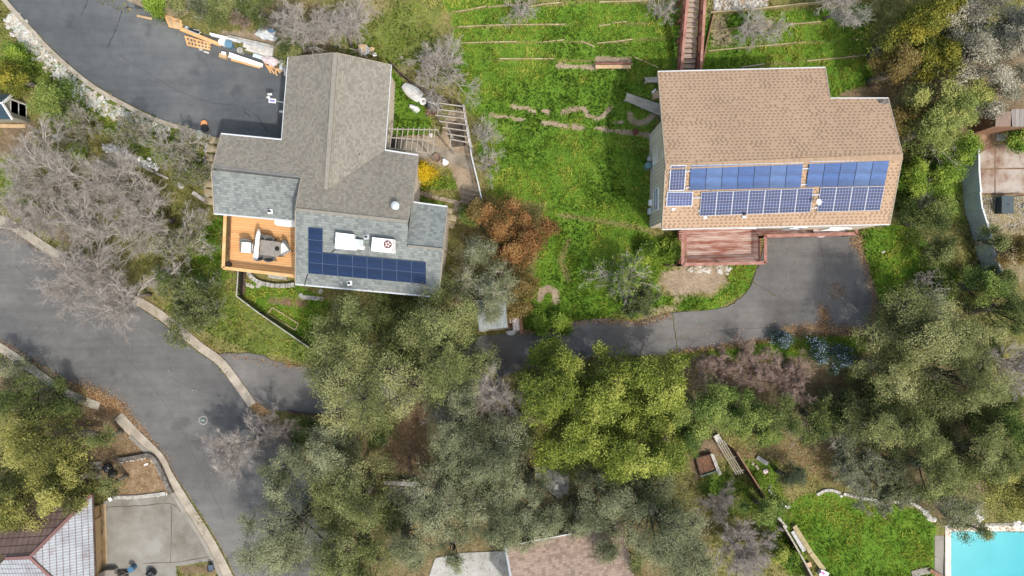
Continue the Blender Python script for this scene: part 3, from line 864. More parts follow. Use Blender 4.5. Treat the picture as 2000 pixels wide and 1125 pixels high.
wall_loop(wm, [W2(806,402,3.75), W2(866,411,3.75), W2(859,484,4.5), W2(800,478,4.5)], lambda x, y: zon(EN, x, y) - .17)
wm.build('wall', M['siding'], LH)
# windows and doors that can be seen from the side
def window(parent, a, b, z0, z1, mat=M['glass_dark'], proud=.03, name='window'):
    a, b = Vector((a[0], a[1], 0)), Vector((b[0], b[1], 0)); d = (b - a).normalized(); n = Vector((d.y, -d.x, 0))
    f = MB(); w = .07
    up = Vector((0, 0, 1))
    A0, B0, A1, B1 = a + up * z0, b + up * z0, a + up * z1, b + up * z1
    for p, q in ((A0, B0), (A1, B1), ((A0 + A1) / 2, (B0 + B1) / 2)): f.beam(p + n * proud, q + n * proud, w, w)
    for p, q in ((A0, A1), (B0, B1)): f.beam(p + n * proud, q + n * proud, w, w)
    fo = f.build('window' if name == 'window' else name, M['white'], parent)
    g = MB().prism([A0, B0, B0 + n * .02, A0 + n * .02], [A1, B1, B1 + n * .02, A1 + n * .02])
    g.build('pane', mat, fo); return fo
s0 = W2(584,545,3.6); s1 = W2(850,570,3.6)
def lerp2(a, b, t): return (a[0] + (b[0] - a[0]) * t, a[1] + (b[1] - a[1]) * t)
for t0, t1 in ((.12, .26), (.42, .58), (.74, .86)): window(LH, lerp2(s0, s1, t0), lerp2(s0, s1, t1), 1.2, 2.5)
# small roof fittings, parts of the house
def stub(px, py, pl, r, h, mat, name, kids=None):
    p = onp(px, py, pl); m = MB().lathe(p, [(r * 1.6, -.05), (r * 1.6, .02), (r, .03), (r, h), (r * .6, h + .02)], 14)
    return m.build(name, mat, LH)
tv = onp(774, 403, N)
m = MB().lathe(tv, [(.17, -.1), (.17, .12), (.13, .14), (.13, .2), (.2, .24), (.24, .34), (.2, .44), (.08, .5)], 18); m.build('roof_turbine_vent', M['metal'], LH)
for (x, y, pl, mt) in ((703,303,N,'white'), (528,413,WS,'white'), (683,553,Sx,'white'), (716,463,Sx,'metal')):
    p = onp(x, y, pl); m = MB().box(p + Vector((0, 0, .02)), (.26, .26, .05), .1); fl = m.build('flashing', M[mt], LH)
    MB().lathe(p + Vector((0, 0, .04)), [(.06, 0), (.06, .28), (.03, .29)], 10).build('vent_pipe', M['iron'], fl)
for pts_ in ([(601,535),(597,548),(595,557)], [(655,487),(648,493)]): MB().tube([onp(x, y, Sx, .03) for x, y in pts_], .025, 6).build('conduit', M['iron'], LH)

# coolers on the roof
def cooler(pxs, label, fan):
    P = [onp(x, y, Sx) for x, y in pxs]; c = sum(P, Vector()) / 4
    zt = max(p.z for p in P) + .55
    o = thing('rooftop_cooler', label, 'rooftop cooler', c, 'white air coolers on the grey roof')
    # plan corners pulled in so that the top lands where it is seen
    T = [at(x, y, zt) for x, y in pxs]
    m = MB().prism([Vector((t.x, t.y, zon(Sx, t.x, t.y) + .08)) for t in T], [Vector((t.x, t.y, zt)) for t in T]); m.build('housing', M['white'], o)
    lg = MB()
    for t in T:
        q = c.lerp(t, .9); lg.beam((q.x, q.y, zon(Sx, q.x, q.y)), (q.x, q.y, zon(Sx, q.x, q.y) + .12), .06, .06)
    lg.build('support_frame', M['iron'], o)
    return o, zt
o, zt = cooler([(656,454),(691,458),(691,488.5),(654,485)], 'white boxy roof cooler with a rounded silver duct at its side', False)
d = MB(); a, b = at(690,477,zt - .12), at(710,479,zt - .12)
nn = 9; prof = []
A = at(690,467,zt - .2); B = at(708,468,zt - .2); C_ = at(690,481,zt - .2); D_ = at(708,482,zt - .2)
for i in range(nn):
    t = math.pi * .5 * i / (nn - 1); prof.append((i / (nn - 1), .28 * math.cos(t)))
L1 = [A.lerp(B, s) + Vector((0, 0, -.28 + h + .1)) for s, h in prof]; L2 = [C_.lerp(D_, s) + Vector((0, 0, -.28 + h + .1)) for s, h in prof]
d.prism([p - Vector((0, 0, .5)) for p in L1] [::1], L1) if False else None
for i in range(nn - 1):
    d.prism([L1[i] - Vector((0, 0, .6)), L1[i + 1] - Vector((0, 0, .6)), L2[i + 1] - Vector((0, 0, .6)), L2[i] - Vector((0, 0, .6))], [L1[i], L1[i + 1], L2[i + 1], L2[i]])
d.build('duct', noisy('galvanised', [(.42, .47, .48), (.52, .57, .58), (.6, .65, .66)], 3, .35, .05, metal=.3), o)
fl = MB(); q0 = at(695,484,zt - .5); fl.box(q0 + Vector((.2, 0, 0)), (.5, .16, .1), -.1); fl.build('tray', M['white'], o)
o, zt = cooler([(727,463.5),(770,468),(769,494.5),(725,490)], 'white roof cooler with a round brown fan grille on top', True)
c = at(757.5, 477.5, zt)
fg = MB().lathe(c, [(.21, 0), (.21, .05), (.19, .055), (.02, .03)], 24); fo = fg.build('fan_grille', plain('brown_grille', (.12, .05, .045), .6), o)
bl = MB()
for k in range(5):
    t = k * 2 * math.pi / 5; bl.box(c + Vector((math.cos(t) * .1, math.sin(t) * .1, .055)), (.1, .07, .012), t)
bl.build('fan_blade', M['pink'], fo)
sl = MB(); sl.beam(at(768.5,469,zt + .02), at(767.3,493,zt + .02), .05, .03); sl.build('louvre', M['stone'], o)

# ===== solar panels
def solar(corners, pl, label, group, cellmat, th=.04, lift_=.09, fw=.035, fm='frame_alu'):
    """corners px TL TR BR BL"""
    P = [onp(x, y, pl, lift_) for x, y in corners]; A, n = pl
    c = sum(P, Vector()) / 4
    o = thing('solar_panel', label, 'solar panel', c, group)
    f = MB(); f.prism([p - n * th for p in P], P); f.build('frame', M[fm], o)
    ex = (P[1] - P[0]).normalized(); ey = (P[3] - P[0]).normalized()
    fs = fw if fm != 'frame_blue' else .004
    Q = [P[0] + ex * fs + ey * fw, P[1] - ex * fs + ey * fw, P[2] - ex * fs - ey * fs, P[3] + ex * fs - ey * fs]
    m = MB(); i0 = 0
    m.prism([q - n * .005 for q in Q], [q + n * .004 for q in Q])
    w = (Q[1] - Q[0]).length; h = (Q[3] - Q[0]).length
    for k, (u, v) in enumerate(((0, 0), (1, 0), (1, 1), (0, 1))): m.uv[k] = (u, v); m.uv[4 + k] = (u, v)
    m.build('cells', cellmat, o)
    if fm == 'frame_blue': MB().beam(P[0] + n * .006 + ey * .012, P[1] + n * .006 + ey * .012, .03, .012).build('edge_trim', M['frame_alu'], o)
    return o

def cellgrid(name, nx, ny, col, line, dia=True, var=.25, rough=.22, busbars=0):
    t = NT(name, .5, .22); tc = t.new('ShaderNodeTexCoord'); sp = t.new('ShaderNodeSeparateXYZ'); t.link(tc.outputs['UV'], sp.inputs[0])
    u = t.math('FRACT', t.math('MULTIPLY', sp.outputs['X'], nx)); v = t.math('FRACT', t.math('MULTIPLY', sp.outputs['Y'], ny))
    du = t.math('ABSOLUTE', t.math('SUBTRACT', u, .5)); dv = t.math('ABSOLUTE', t.math('SUBTRACT', v, .5))
    g = t.math('GREATER_THAN', t.math('MAXIMUM', du, dv), .465)
    if dia: g = t.math('MAXIMUM', g, t.math('GREATER_THAN', t.math('ADD', du, dv), .84))
    tint = t.noise(t.coord((.6, 2.2, 1)), 1.3, 6)
    c = t.ramp(tint, [(.3, tuple(x * (1 - var) for x in col)), (.7, tuple(x * (1 + var) for x in col))])
    if busbars:
        b = t.math('LESS_THAN', t.math('FRACT', t.math('MULTIPLY', sp.outputs['X'], nx * busbars)), .12)
        c = t.mix(t.math('MULTIPLY', b, .35), c, line)
    t.base(t.mix(t.math('MULTIPLY', g, .8), c, line)); return t.m
M['cells_navy'] = cellgrid('navy_cells', 10, 6, (.005, .019, .060), (.008, .028, .075), False, .35, .2)
M['cells_grid'] = cellgrid('gridded_cells', 5, 8, (.028, .044, .115), (.30, .32, .40), True, .3, .25)
M['cells_grid_l'] = cellgrid('gridded_cells_wide', 8, 5, (.045, .065, .16), (.34, .36, .46), True, .3, .25)
blues = [(.022, .066, .20), (.034, .082, .215), (.046, .098, .225), (.028, .072, .195)]
M['cells_blue'] = [cellgrid('bright_blue_cells_%s' % w, 6, 10, b, (.075, .115, .25), False, .45, .22, 3) for w, b in zip(('deep', 'mid', 'pale', 'soft'), blues)]
ORD = ['first', 'second', 'third', 'fourth', 'fifth', 'sixth', 'seventh', 'eighth']
xs = [602, 630, 659.5, 688.5, 717, 746.5, 775, 803.5, 832]
def ly(x, row):   # row lines of the array in px
    return (444, 467.7, 491, 512.5, 534)[row] + (x - 602) * .0925
gap = .12
for c in range(8):
    for r in range(0 if c == 0 else 2, 4):
        x0, x1 = xs[c] + gap, xs[c + 1] - gap
        lab = 'navy solar panel on grey roof, ' + (('top of the left column', 'second down in the left column')[r] if r < 2 else
              ('upper' if r == 2 else 'lower') + ' long row, %s from the left' % ORD[c])
        solar([(x0, ly(x0, r) + gap), (x1, ly(x1, r) + gap), (x1, ly(x1, r + 1) - gap), (x0, ly(x0, r + 1) - gap)], Sx, lab, 'navy solar panels on the grey roof', M['cells_navy'], fw=.010, fm='frame_navy')

# ===== tan-roofed house on the right
RH = thing('house', 'tan shingled house with a blue solar array and a worn red deck at its front', 'house', G(1500, 300))
zr, ze = 6.7, 5.1
RN = plane3((1300,322,zr), (1763,303,zr), (1450,136,ze))
RS = plane3((1300,322,zr), (1763,303,zr), (1515,443,ze + .1))
mb = MB()
slope(mb, [(1285,140),(1612,132),(1621.5,192),(1735,192),(1763,303),(1300,322)], RN, ((1285,140),(1612,132)))
mb.build('roof', M['roof_tan'], RH)
mb = MB()
slope(mb, [(1300,322),(1763,303),(1738,438),(1293,448)], RS, ((1293,448),(1738,438)))
mb.build('roof', M['roof_tan'], RH)
cap_ = MB()
A_, B_ = onp(1300,322.5,RS,.0), onp(1763,303.5,RS,.0)
nseg = 46
for i in range(nseg):
    a = A_.lerp(B_, i / nseg); b = A_.lerp(B_, (i + .96) / nseg); cap_.beam(a + Vector((0, -.08, .0)), b + Vector((0, -.08, .012)), .30, .05)
cap_.build('ridge_cap', M['ridge_tan'], RH)
g_ = MB()
for a, b, pl in (((1293,448.5),(1738,438.5),RS), ((1285,139.5),(1612,131.5),RN), ((1622,191.5),(1735,191.5),RN)):
    g_ = MB(); gutter(g_, onp(*a, pl), onp(*b, pl), .05); g_.build('gutter', M['whitetrim'], RH)
rb = MB()
for a, b, pl in (((1285,140),(1300,322),RN), ((1300,322),(1293,448),RS), ((1763,303),(1738,438),RS), ((1735,192),(1763,303),RN), ((1612,132),(1621.5,192),RN)):
    a_, b_ = onp(*a, pl), onp(*b, pl); MB().beam(a_ - Vector((0, 0, .07)), b_ - Vector((0, 0, .07)), .05, .16).build('rake_board', M['rake'], RH)
wx0 = at(1268, 445, gz(8, 3.5)).x
sw = at(1268,445,gz(8,3.5)); nw = at(1268,263,gz(8,8.8))
rtop = lambda x, y: min(zon(RN, x, y), zon(RS, x, y)) - .17
se = W2(1733, 432, ze); se = (se[0] - .2, sw.y - .25)
ridge_xy = onp(1300, 322, RN)
wm = MB()
wall_loop(wm, [(sw.x, sw.y), (se[0], se[1]), (onp(1755,303,RN).x - .3, onp(1755,303,RN).y), (onp(1730,198,RN).x - .3, onp(1730,198,RN).y - .2),
               (onp(1625,198,RN).x - .5, onp(1625,198,RN).y - .2), (onp(1607,140,RN).x - .3, onp(1607,140,RN).y), (onp(1300,146,RN).x + 1.0, onp(1300,146,RN).y), (onp(1300,240,RN).x + 1.0, nw.y), (nw.x, nw.y), (sw.x + .0, ridge_xy.y)], rtop)
wm.build('wall', M['siding'], RH)
# west gable windows (wall plane x = wx0)
def wpt(px, py):     # point of the west wall seen at this pixel
    k = wx0 / ((px - 1000) * S) ; z = H * (1 - k)
    return Vector((wx0, -(py - 562.5) * S * k, z))
for (xa, ya, xb, yb) in ((1277.5,276,1285,322), (1278.5,366,1286.5,413)):
    p, q = wpt(xa, yb), wpt(xb, ya)
    window(RH, (wx0, q.y), (wx0, p.y), p.z, q.z)
p, q = wpt(1296,306), wpt(1301,290)
window(RH, (wx0, q.y), (wx0, p.y), p.z, q.z)
# south front: sliding door and windows under the eave
for t0, t1, z0, z1 in ((.1, .3, 1.08, 3.0), (.42, .52, 1.6, 2.9), (.66, .72, 1.08, 3.0), (.84, .94, 1.6, 2.9)):
    window(RH, lerp2((sw.x, sw.y), se, t0), lerp2((sw.x, sw.y), se, t1), z0, z1)
def wbox(px, py, sy, sz, mat, name, label=None):
    p = wpt(px, py); o = MB().box(p + Vector((-.09, 0, 0)), (.16, sy, sz)).build(name, mat, RH)
    if label: o['label'] = label
    return o
wbox(1273,396,.32,.4,M['white'],'meter_box'); wbox(1271,413,.34,.42,M['whitetrim'],'meter_box')
mp = MB(); b0 = G(1264,318)
mp.tube([b0 + Vector((0, .35, .1)), b0 + Vector((0, .35, .75)), b0 + Vector((0, 0, .8)), b0 + Vector((0, 0, .1))], .03, 8); mp.lathe(b0 + Vector((0, .1, .55)), [(.02, 0), (.13, .03), (.13, .25), (.02, .28)], 12)
mp.build('gas_meter', M['stone'], RH)
p = G(1262,327)
tag(MB().lathe(p, [(.17, 0), (.2, .5), (.19, .8), (.1, .85)], 16).build('water_bin', plain('teal_grey_plastic', (.12, .22, .22)), loc=p), 'teal grey upright bin against the beige gable wall', 'bin')
# patch of dirty roof felt at the north-east corner
mb = MB(); P = [onp(x, y, RN, .012) for x, y in ((1712,193),(1734,193),(1737,200),(1728,204),(1716,200))]
mb.slab(P, .01); mb.build('roof_patch', M['stone_dark'], RH)

M['frame_blue'] = plain('dark_panel_frame', (.045, .055, .085), .5)
GR1, GR2, GR3 = 'bright blue solar panels on the tan roof', 'white gridded solar panels on the tan roof', None
solar([(1310,323),(1341,322.5),(1337,372),(1306,373)], RS, 'upright gridded solar panel alone at the upper left of the tan roof array', GR2, M['cells_grid'])
solar([(1303,374.5),(1354,374.5),(1352,402.8),(1301,403.5)], RS, 'gridded solar panel lying sideways at the lower left of the tan roof array', GR2, M['cells_grid_l'])
def row(TL, TR, BR, BL, n, mats, txt, group, dark_gap=.35):
    TL, TR, BR, BL = map(lambda p: Vector((p[0], p[1], 0)), (TL, TR, BR, BL))
    w = (TR - TL).length / n
    for i in range(n):
        a, b = i / n + dark_gap / w / n * .5, (i + 1) / n - dark_gap / w / n * .5
        q = [TL.lerp(TR, a), TL.lerp(TR, b), BL.lerp(BR, b), BL.lerp(BR, a)]
        m = mats[(i * 7 + n) % len(mats)] if isinstance(mats, list) else mats
        solar([(v.x, v.y) for v in q], RS, txt % ORD[i], group, m, fw=.022 if dark_gap > .5 else .016, fm='frame_blue' if dark_gap > .5 else 'frame_alu')
row((1349,322.7),(1569,317.3),(1564,366.5),(1346,371.7),7,M['cells_blue'],'bright blue solar panel on tan roof, left run of the upper row, %s from left',GR1,.95)
row((1581,315),(1737.7,312.5),(1728,362),(1574,365),5,M['cells_blue'],'bright blue solar panel on tan roof, right run of the upper row, %s from left',GR1,.95)
row((1370,375.3),(1589,367.5),(1583,414.3),(1366,422),7,M['cells_grid'],'gridded solar panel on tan roof, left run of the lower row, %s from left',GR2)
row((1603,366),(1728,363.5),(1719,411),(1596,414),4,M['cells_grid'],'gridded solar panel on tan roof, right run of the lower row, %s from left',GR2)
rl = MB()
for a, b in (((1340,335),(1350,334)), ((1339,367),(1347,366)), ((1352,387),(1370,386)), ((1567,330),(1580,329)), ((1563,361),(1575,360)), ((1586,381),(1602,380)), ((1584,407),(1597,405.5)), ((1363,412),(1368,412)), ((1300,388),(1303,388)), ((1306,336),(1310,336))):
    MB().beam(onp(*a, RS, .05), onp(*b, RS, .05), .06, .05).build('panel_rail', M['frame_alu'], RH)
# satellite dish
p = onp(1596, 396, RS); o = thing('satellite_dish', 'small white satellite dish on a short mast between the gridded panels', 'satellite dish', p)
MB().tube([p, p + Vector((0, 0, .35)), p + Vector((.08, -.02, .5))], .025, 8).build('mast', M['metal'], o)
Rm = Matrix.Rotation(RAD(20), 3, 'Y')
dm = MB(); c = at(1599, 395, p.z + .55)
pr = [(.0, -.05), (.08, -.035), (.14, .0), (.16, .03)]
i0 = len(dm.v)
for r_, z_ in pr:
    for k in range(16):
        t = 2 * math.pi * k / 16; dm.v.append(c + Rm @ Vector((r_ * math.cos(t), r_ * math.sin(t), z_)))
for k in range(3):
    for j in range(16):
        a = i0 + k * 16 + j; b = i0 + k * 16 + (j + 1) % 16; dm.f.append([a, b, b + 16, a + 16])
dm.build('dish', M['white'], o, smooth=True)
MB().tube([c + Vector((0, -.15, 0)), c + Vector((.05, -.05, .22))], .012, 6).build('feed_arm', M['metal'], o)
p = onp(1452, 419, RS); m = MB().lathe(p + Vector((0, 0, .04)), [(.05, -.1), (.05, .3), (.03, .31)], 10); m.build('vent_pipe', M['iron'], RH)
for x, y in ((1315,409),(1377,425),(1453,424)):
    q = onp(x, y, RS); MB().box(q + Vector((0, 0, .03)), (.2, .14, .06)).build('roof_flashing', M['whitetrim'], RH)

# ===== red deck
def railing(parent, pts_top, z0, mat_rail, mat_bal, rw=.16, pitch=.13, name='railing', bal=.035, lower=.08, posts=True):
    o = None
    for a, b in zip(pts_top[:-1], pts_top[1:]):
        a, b = Vector(a), Vector(b)
        m = MB(); m.beam(a, b, rw, .045); o = m.build('top_rail', mat_rail, parent)
        m = MB(); L = (b - a).length; n = max(int(L / pitch), 1)
        for i in range(n):
            p = a.lerp(b, (i + .5) / n); m.beam((p.x, p.y, z0 + lower), (p.x, p.y, p.z - .025), bal, bal)
        A0, B0 = Vector((a.x, a.y, z0 + lower)), Vector((b.x, b.y, z0 + lower)); m.beam(A0, B0, .05, .06)
        m.build('balusters', mat_bal, parent)
        if posts:
            k = max(int(L / 2.2), 1)
            for i in range(k + 1):
                p = a.lerp(b, i / k); MB().beam((p.x, p.y, gz(p.x, p.y)), (p.x, p.y, p.z - .024), .1, .1).build('post', mat_bal, parent)
    return o
dz, rz_ = .75, 1.75
RD = thing('deck', 'worn red timber deck with baluster rails in front of the tan house', 'deck', G(1420, 480))
rt = [at(1333.5,446,rz_), at(1333.5,517,rz_), at(1495,513.5,rz_), at(1495,461,rz_), at(1672,456.5,rz_), at(1674,440,rz_)]
fl = MB(); fp = [Vector((p.x, p.y, dz)) for p in rt]
yb = sw.y - .05
fl.slab([fp[0] * 1, fp[1], fp[2], Vector((fp[2].x, yb, dz)), Vector((fp[0].x, yb, dz))], .08)
fl.slab([Vector((fp[3].x, fp[3].y, dz)), Vector((fp[4].x, fp[4].y, dz)), Vector((fp[4].x, yb, dz)), Vector((fp[3].x, yb, dz))], .08)
fl.build('deck_floor', M['deck_red'], RD)
bd = MB(); 
for a, b in zip(fp[:5], fp[1:5]):
    a2, b2 = a - Vector((0, 0, .2)), b - Vector((0, 0, .2)); bd.beam(a2, b2, .06, .25)
bd.build('rim_joist', M['red_wood'], RD)
trim = MB(); trim.beam(Vector((fp[0].x + .35, fp[1].y + .1, dz + .006)), Vector((fp[0].x + .35, yb, dz + .006)), .25, .02); trim.build('border_board', M['red_rail'], RD)
railing(RD, rt, dz, M['red_rail'], M['red_wood'], .17)
b1 = MB(); b1.beam(G(1299,519,.25), G(1331,518,.45), .1, .1); 
tag(b1.build('timber_beam', M['wood_dark'], loc=G(1315,519,.2)), 'dark timber beam reaching left from the corner of the red deck', 'beam')
# round table under the eave of the red deck
p = at(1603, 449, dz + .72); base = Vector((p.x, p.y, dz))
o = thing('round_table', 'round pale pink table half under the eave on the red deck', 'table', base)
MB().lathe(p, [(.02, -.02), (.43, -.02), (.44, 0), (.43, .015), (.02, .02)], 28).build('tabletop', plain('pinkish_glass', (.46, .36, .34), .25), o)
MB().lathe(base, [(.22, 0), (.2, .03), (.03, .05), (.03, .70)], 14).build('pedestal', M['iron'], o)

# ===== red stairs up the slope
ST = thing('staircase', 'red railed timber staircase climbing the green slope behind the tan house', 'staircase', G(1345, 100))
n = 15
def st_pt(t, side, dz_):      # t 0 bottom (y 140px) .. 1 top
    xl = (1328 + 14 * t, 1341 + 12 * t)[0] ; x = (1328 + 13 * t) if side < 0 else (1357 + 8 * t)
    y = 143 - 150 * t
    z = 1.35 + 2.6 * t + dz_
    return at(x, y, z)
for i in range(n):
    t0, t1 = i / n, (i + 1) / n; zz = 1.35 + 2.6 * t0
    a, b = at(1328 + 13 * t0, 143 - 150 * t0, zz), at(1357 + 8 * t0, 143 - 150 * t0, zz)
    c, d_ = at(1357 + 8 * t1, 143 - 150 * t1, zz), at(1328 + 13 * t1, 143 - 150 * t1, zz)
    m = MB().slab([a, b, b.lerp(c, .8), a.lerp(d_, .8)], .05); m.build('tread', M['tread'], ST)
    r = MB(); r.prism([c - Vector((0, .0, .05)), d_ - Vector((0, 0, .05)), d_ + Vector((0, .02, -.05)), c + Vector((0, .02, -.05))], [c + Vector((0, 0, .08)), d_ + Vector((0, 0, .08)), d_ + Vector((0, .02, .08)), c + Vector((0, .02, .08))])
    r.build('riser', M['wood_dark'], ST)  # dark colour paints in the shadow gap between treads
for side in (-1, 1):
    xo = -.12 if side < 0 else .12
    A = st_pt(-.05, side, 0) + Vector((xo, 0, -.1)); B = st_pt(1.05, side, 0) + Vector((xo, 0, -.1))
    MB().beam(A, B, .06, .3).build('stringer', M['red_wood'], ST)
    m = MB(); At, Bt = A + Vector((0, 0, 1.0)), B + Vector((0, 0, 1.0)); m.beam(At, Bt, .15, .05); m.build('handrail', M['red_rail'], ST)
    m = MB(); k = 44
    for i in range(k):
        p = A.lerp(B, (i + .5) / k); q = At.lerp(Bt, (i + .5) / k); m.beam(p, q, .035, .035)
    m.build('balusters', M['red_wood'], ST)
    for i in range(5):
        p = A.lerp(B, i / 4); q = At.lerp(Bt, i / 4); MB().beam((p.x, p.y, gz(p.x, p.y) - .1), q - Vector((0, 0, .024)), .1, .1).build('post', M['red_wood'], ST)

# ===== orange deck
dzl, rzl = 1.6, 2.5
OD = thing('deck', 'orange stained timber deck with railing at the corner of the grey-roofed house', 'deck', G(505, 480))
rt = [at(440,416,rzl), at(436,523,rzl), at(579,540,rzl)]
fp = [Vector((p.x, p.y, dzl)) for p in rt]
nb = at(592, 415, dzl)
MB().slab([fp[0], fp[1], Vector((at(592,540,rzl).x, fp[2].y - .03, dzl)), Vector((at(592,540,rzl).x, nb.y, dzl)), Vector((fp[0].x, nb.y + .2, dzl))], .09).build('deck_floor', M['deck_orange'], OD)
rj = MB()
for a, b in zip(fp[:-1], fp[1:]): rj.beam(a - Vector((0, 0, .22)), b - Vector((0, 0, .22)), .06, .26)
rj.build('rim_joist', M['orange_wood'], OD)
railing(OD, rt, dzl, M['orange_wood'], M['wood_brown'], .17, .11, bal=.04)
for px, py in ((440,430),(437,520),(520,532)):
    p = at(px, py, rzl); MB().beam((p.x, p.y, gz(p.x, p.y) - .2), (p.x, p.y, dzl - .3), .14, .14).build('support_post', M['wood_brown'], OD)

# furniture on the orange deck
def D(px, py, z): return at(px, py, dzl + z)
o = thing('dining_table', 'grey rectangular outdoor table on the orange deck', 'table', D(528,485,0))
tq = [D(509,468,.73), D(548,473,.73), D(548,497,.73), D(543,502,.73), D(506,497,.73)]
MB().slab(tq, .045).build('tabletop', M['cloth_grey'], o)
for q in (tq[0], tq[1], tq[3], tq[4]):
    r = q.lerp(sum(tq, Vector()) / 5, .18); MB().beam((r.x, r.y, dzl), (r.x, r.y, dzl + .685), .06, .06).build('leg', M['iron'], o)
p = D(541.5,486,.76); tag(MB().lathe(p, [(.1, 0), (.12, .03), (.12, .05), (.09, .05), (.08, .03), (.05, .06), (.02, .06)], 18).build('fire_bowl', M['black'], loc=p), 'small black round bowl on the grey deck table', 'bowl')
# folded parasol across the table end
o = thing('parasol', 'white folded parasol lying over the left end of the grey deck table', 'parasol', D(502,478,.8))
a, b = D(505,451,.98), D(499,502,.92)
mb = MB(); pts = [a.lerp(b, k / 8) + Vector((.015 * math.sin(k * 2), 0, 0)) for k in range(9)]
mb.tube(pts, [.09, .11, .115, .12, .125, .13, .135, .14, .15], 14); mb.build('canopy', M['cloth_white'], o, smooth=True)
mb = MB()
for k in range(6): mb.tube([b + Vector((-.12 + .045 * k, 0.02, .0)), b + Vector((-.15 + .05 * k, -.14, -.02))], .014, 6)
mb.build('rib', M['metal'], o)
MB().tube([a + Vector((0, -.05, 0)), a + Vector((0, .08, 0))], .03, 8).build('finial', M['white'], o)
mb = MB(); mb.tube([pts[4] + Vector((0, 0, -.1)), D(505,478,.0)], .025, 8); mb.tube([pts[1] + Vector((0, 0, -.1)), D(508,453,.0)], .025, 8); mb.build('pole', M['metal'], o)

def make_chair(label, cat, seatmat, framemat, padded):
    o = thing('patio_chair', label, cat, (0, 0, 0), 'chairs around the deck table')
    w, d = (.62, .60) if padded else (.5, .46)
    m = MB(); n = 5
    m.prism([(-w/2, -d/2, .36), (w/2, -d/2, .36), (w/2, d/2, .34), (-w/2, d/2, .34)], [(-w/2, -d/2, .45 if padded else .42), (w/2, -d/2, .45 if padded else .42), (w/2, d/2, .43 if padded else .40), (-w/2, d/2, .43 if padded else .40)])
    so = m.build('seat', seatmat, o)
    m = MB(); K = 7     # curved, reclined back
    for i in range(K - 1):
        def bp_(j, z): 
            t = -1 + 2 * j / (K - 1); return Vector((t * w / 2, d / 2 - .03 - .07 * t * t + (z - .43) * .28, z))
        a0, a1, b0, b1 = bp_(i, .43), bp_(i + 1, .43), bp_(i, .86), bp_(i + 1, .86)
        th = Vector((0, .07 if padded else .035, 0))
        m.prism([a0, a1, a1 + th, a0 + th], [b0, b1, b1 + th, b0 + th])
    m.build('backrest', M['rattan'] if padded else framemat, o)
    if padded:
        MB().blob((0, d / 2 - .06, .64), (w * .44, .07, .2), 3, .06).build('back_cushion', seatmat, o, smooth=True)
    for sx in (-1, 1):
        for sy in (-1, 1):
            MB().beam((sx * (w/2 - .03), sy * (d/2 - .03), 0), (sx * (w/2 - .03), sy * (d/2 - .03), .37), .045, .045).build('leg', framemat, o)
        m = MB(); m.beam((sx * w/2, -d/2 + .02, .62), (sx * w/2, d/2, .64), .055, .035); m.beam((sx * w/2, -d/2 + .04, .36), (sx * w/2, -d/2 + .04, .61), .04, .04); m.build('armrest', framemat, o)
    return o
c1 = make_chair('white cushioned armchair left of the folded parasol on the orange deck', 'chair', M['cloth_white'], M['rattan'], True)
c1.location = D(488,484,0); c1.rotation_euler = (0, 0, RAD(-4))
c2 = copy_tree(c1); c2['label'] = 'white cushioned armchair turned askew at the right end of the deck table'; c2.location = D(558,487,0); c2.rotation_euler = (0, 0, RAD(-58))
g1 = make_chair('grey patio chair at the far side of the deck table, nearer the parasol', 'chair', M['rattan'], M['rattan'], False)
g1.location = D(516,470,0); g1.rotation_euler = (0, 0, RAD(-8))
for (x, y, a, lab) in ((532,474,-6,'grey patio chair at the far side of the deck table, away from the parasol'), (514,499,172,'grey patio chair on the railing side of the deck table, nearer the parasol'), (534,501,170,'grey patio chair on the railing side of the deck table, away from the parasol')):
    c = copy_tree(g1); c['label'] = lab; c.location = D(x, y, 0); c.rotation_euler = (0, 0, RAD(a))
p = D(449.5,517,0); o = tag(MB().lathe(p, [(.12, 0), (.17, .3), (.18, .36), (.15, .36), (.14, .3), (.02, .29)], 18).build('flower_pot', M['black'], loc=p), 'round black pot in the corner of the orange deck', 'pot')
MB().lathe(p, [(.13, .3), (.02, .31)], 12).build('potting_soil', M['stone_dark'], o)
o = thing('side_table', 'white rectangular table tucked under the eave on the orange deck', 'table', D(556,434,0))
tq = [D(536,424,.74), D(583,428,.74), D(583,444,.74), D(560,443,.74), D(540,440,.74), D(536,436,.74)]
MB().slab(tq, .05).build('tabletop', M['white'], o)
for q in (tq[0], tq[1], tq[2], tq[4]):
    r = q.lerp(sum(tq, Vector()) / 6, .15); MB().beam((r.x, r.y, dzl), (r.x, r.y, dzl + .685), .05, .05).build('leg', M['white'], o)

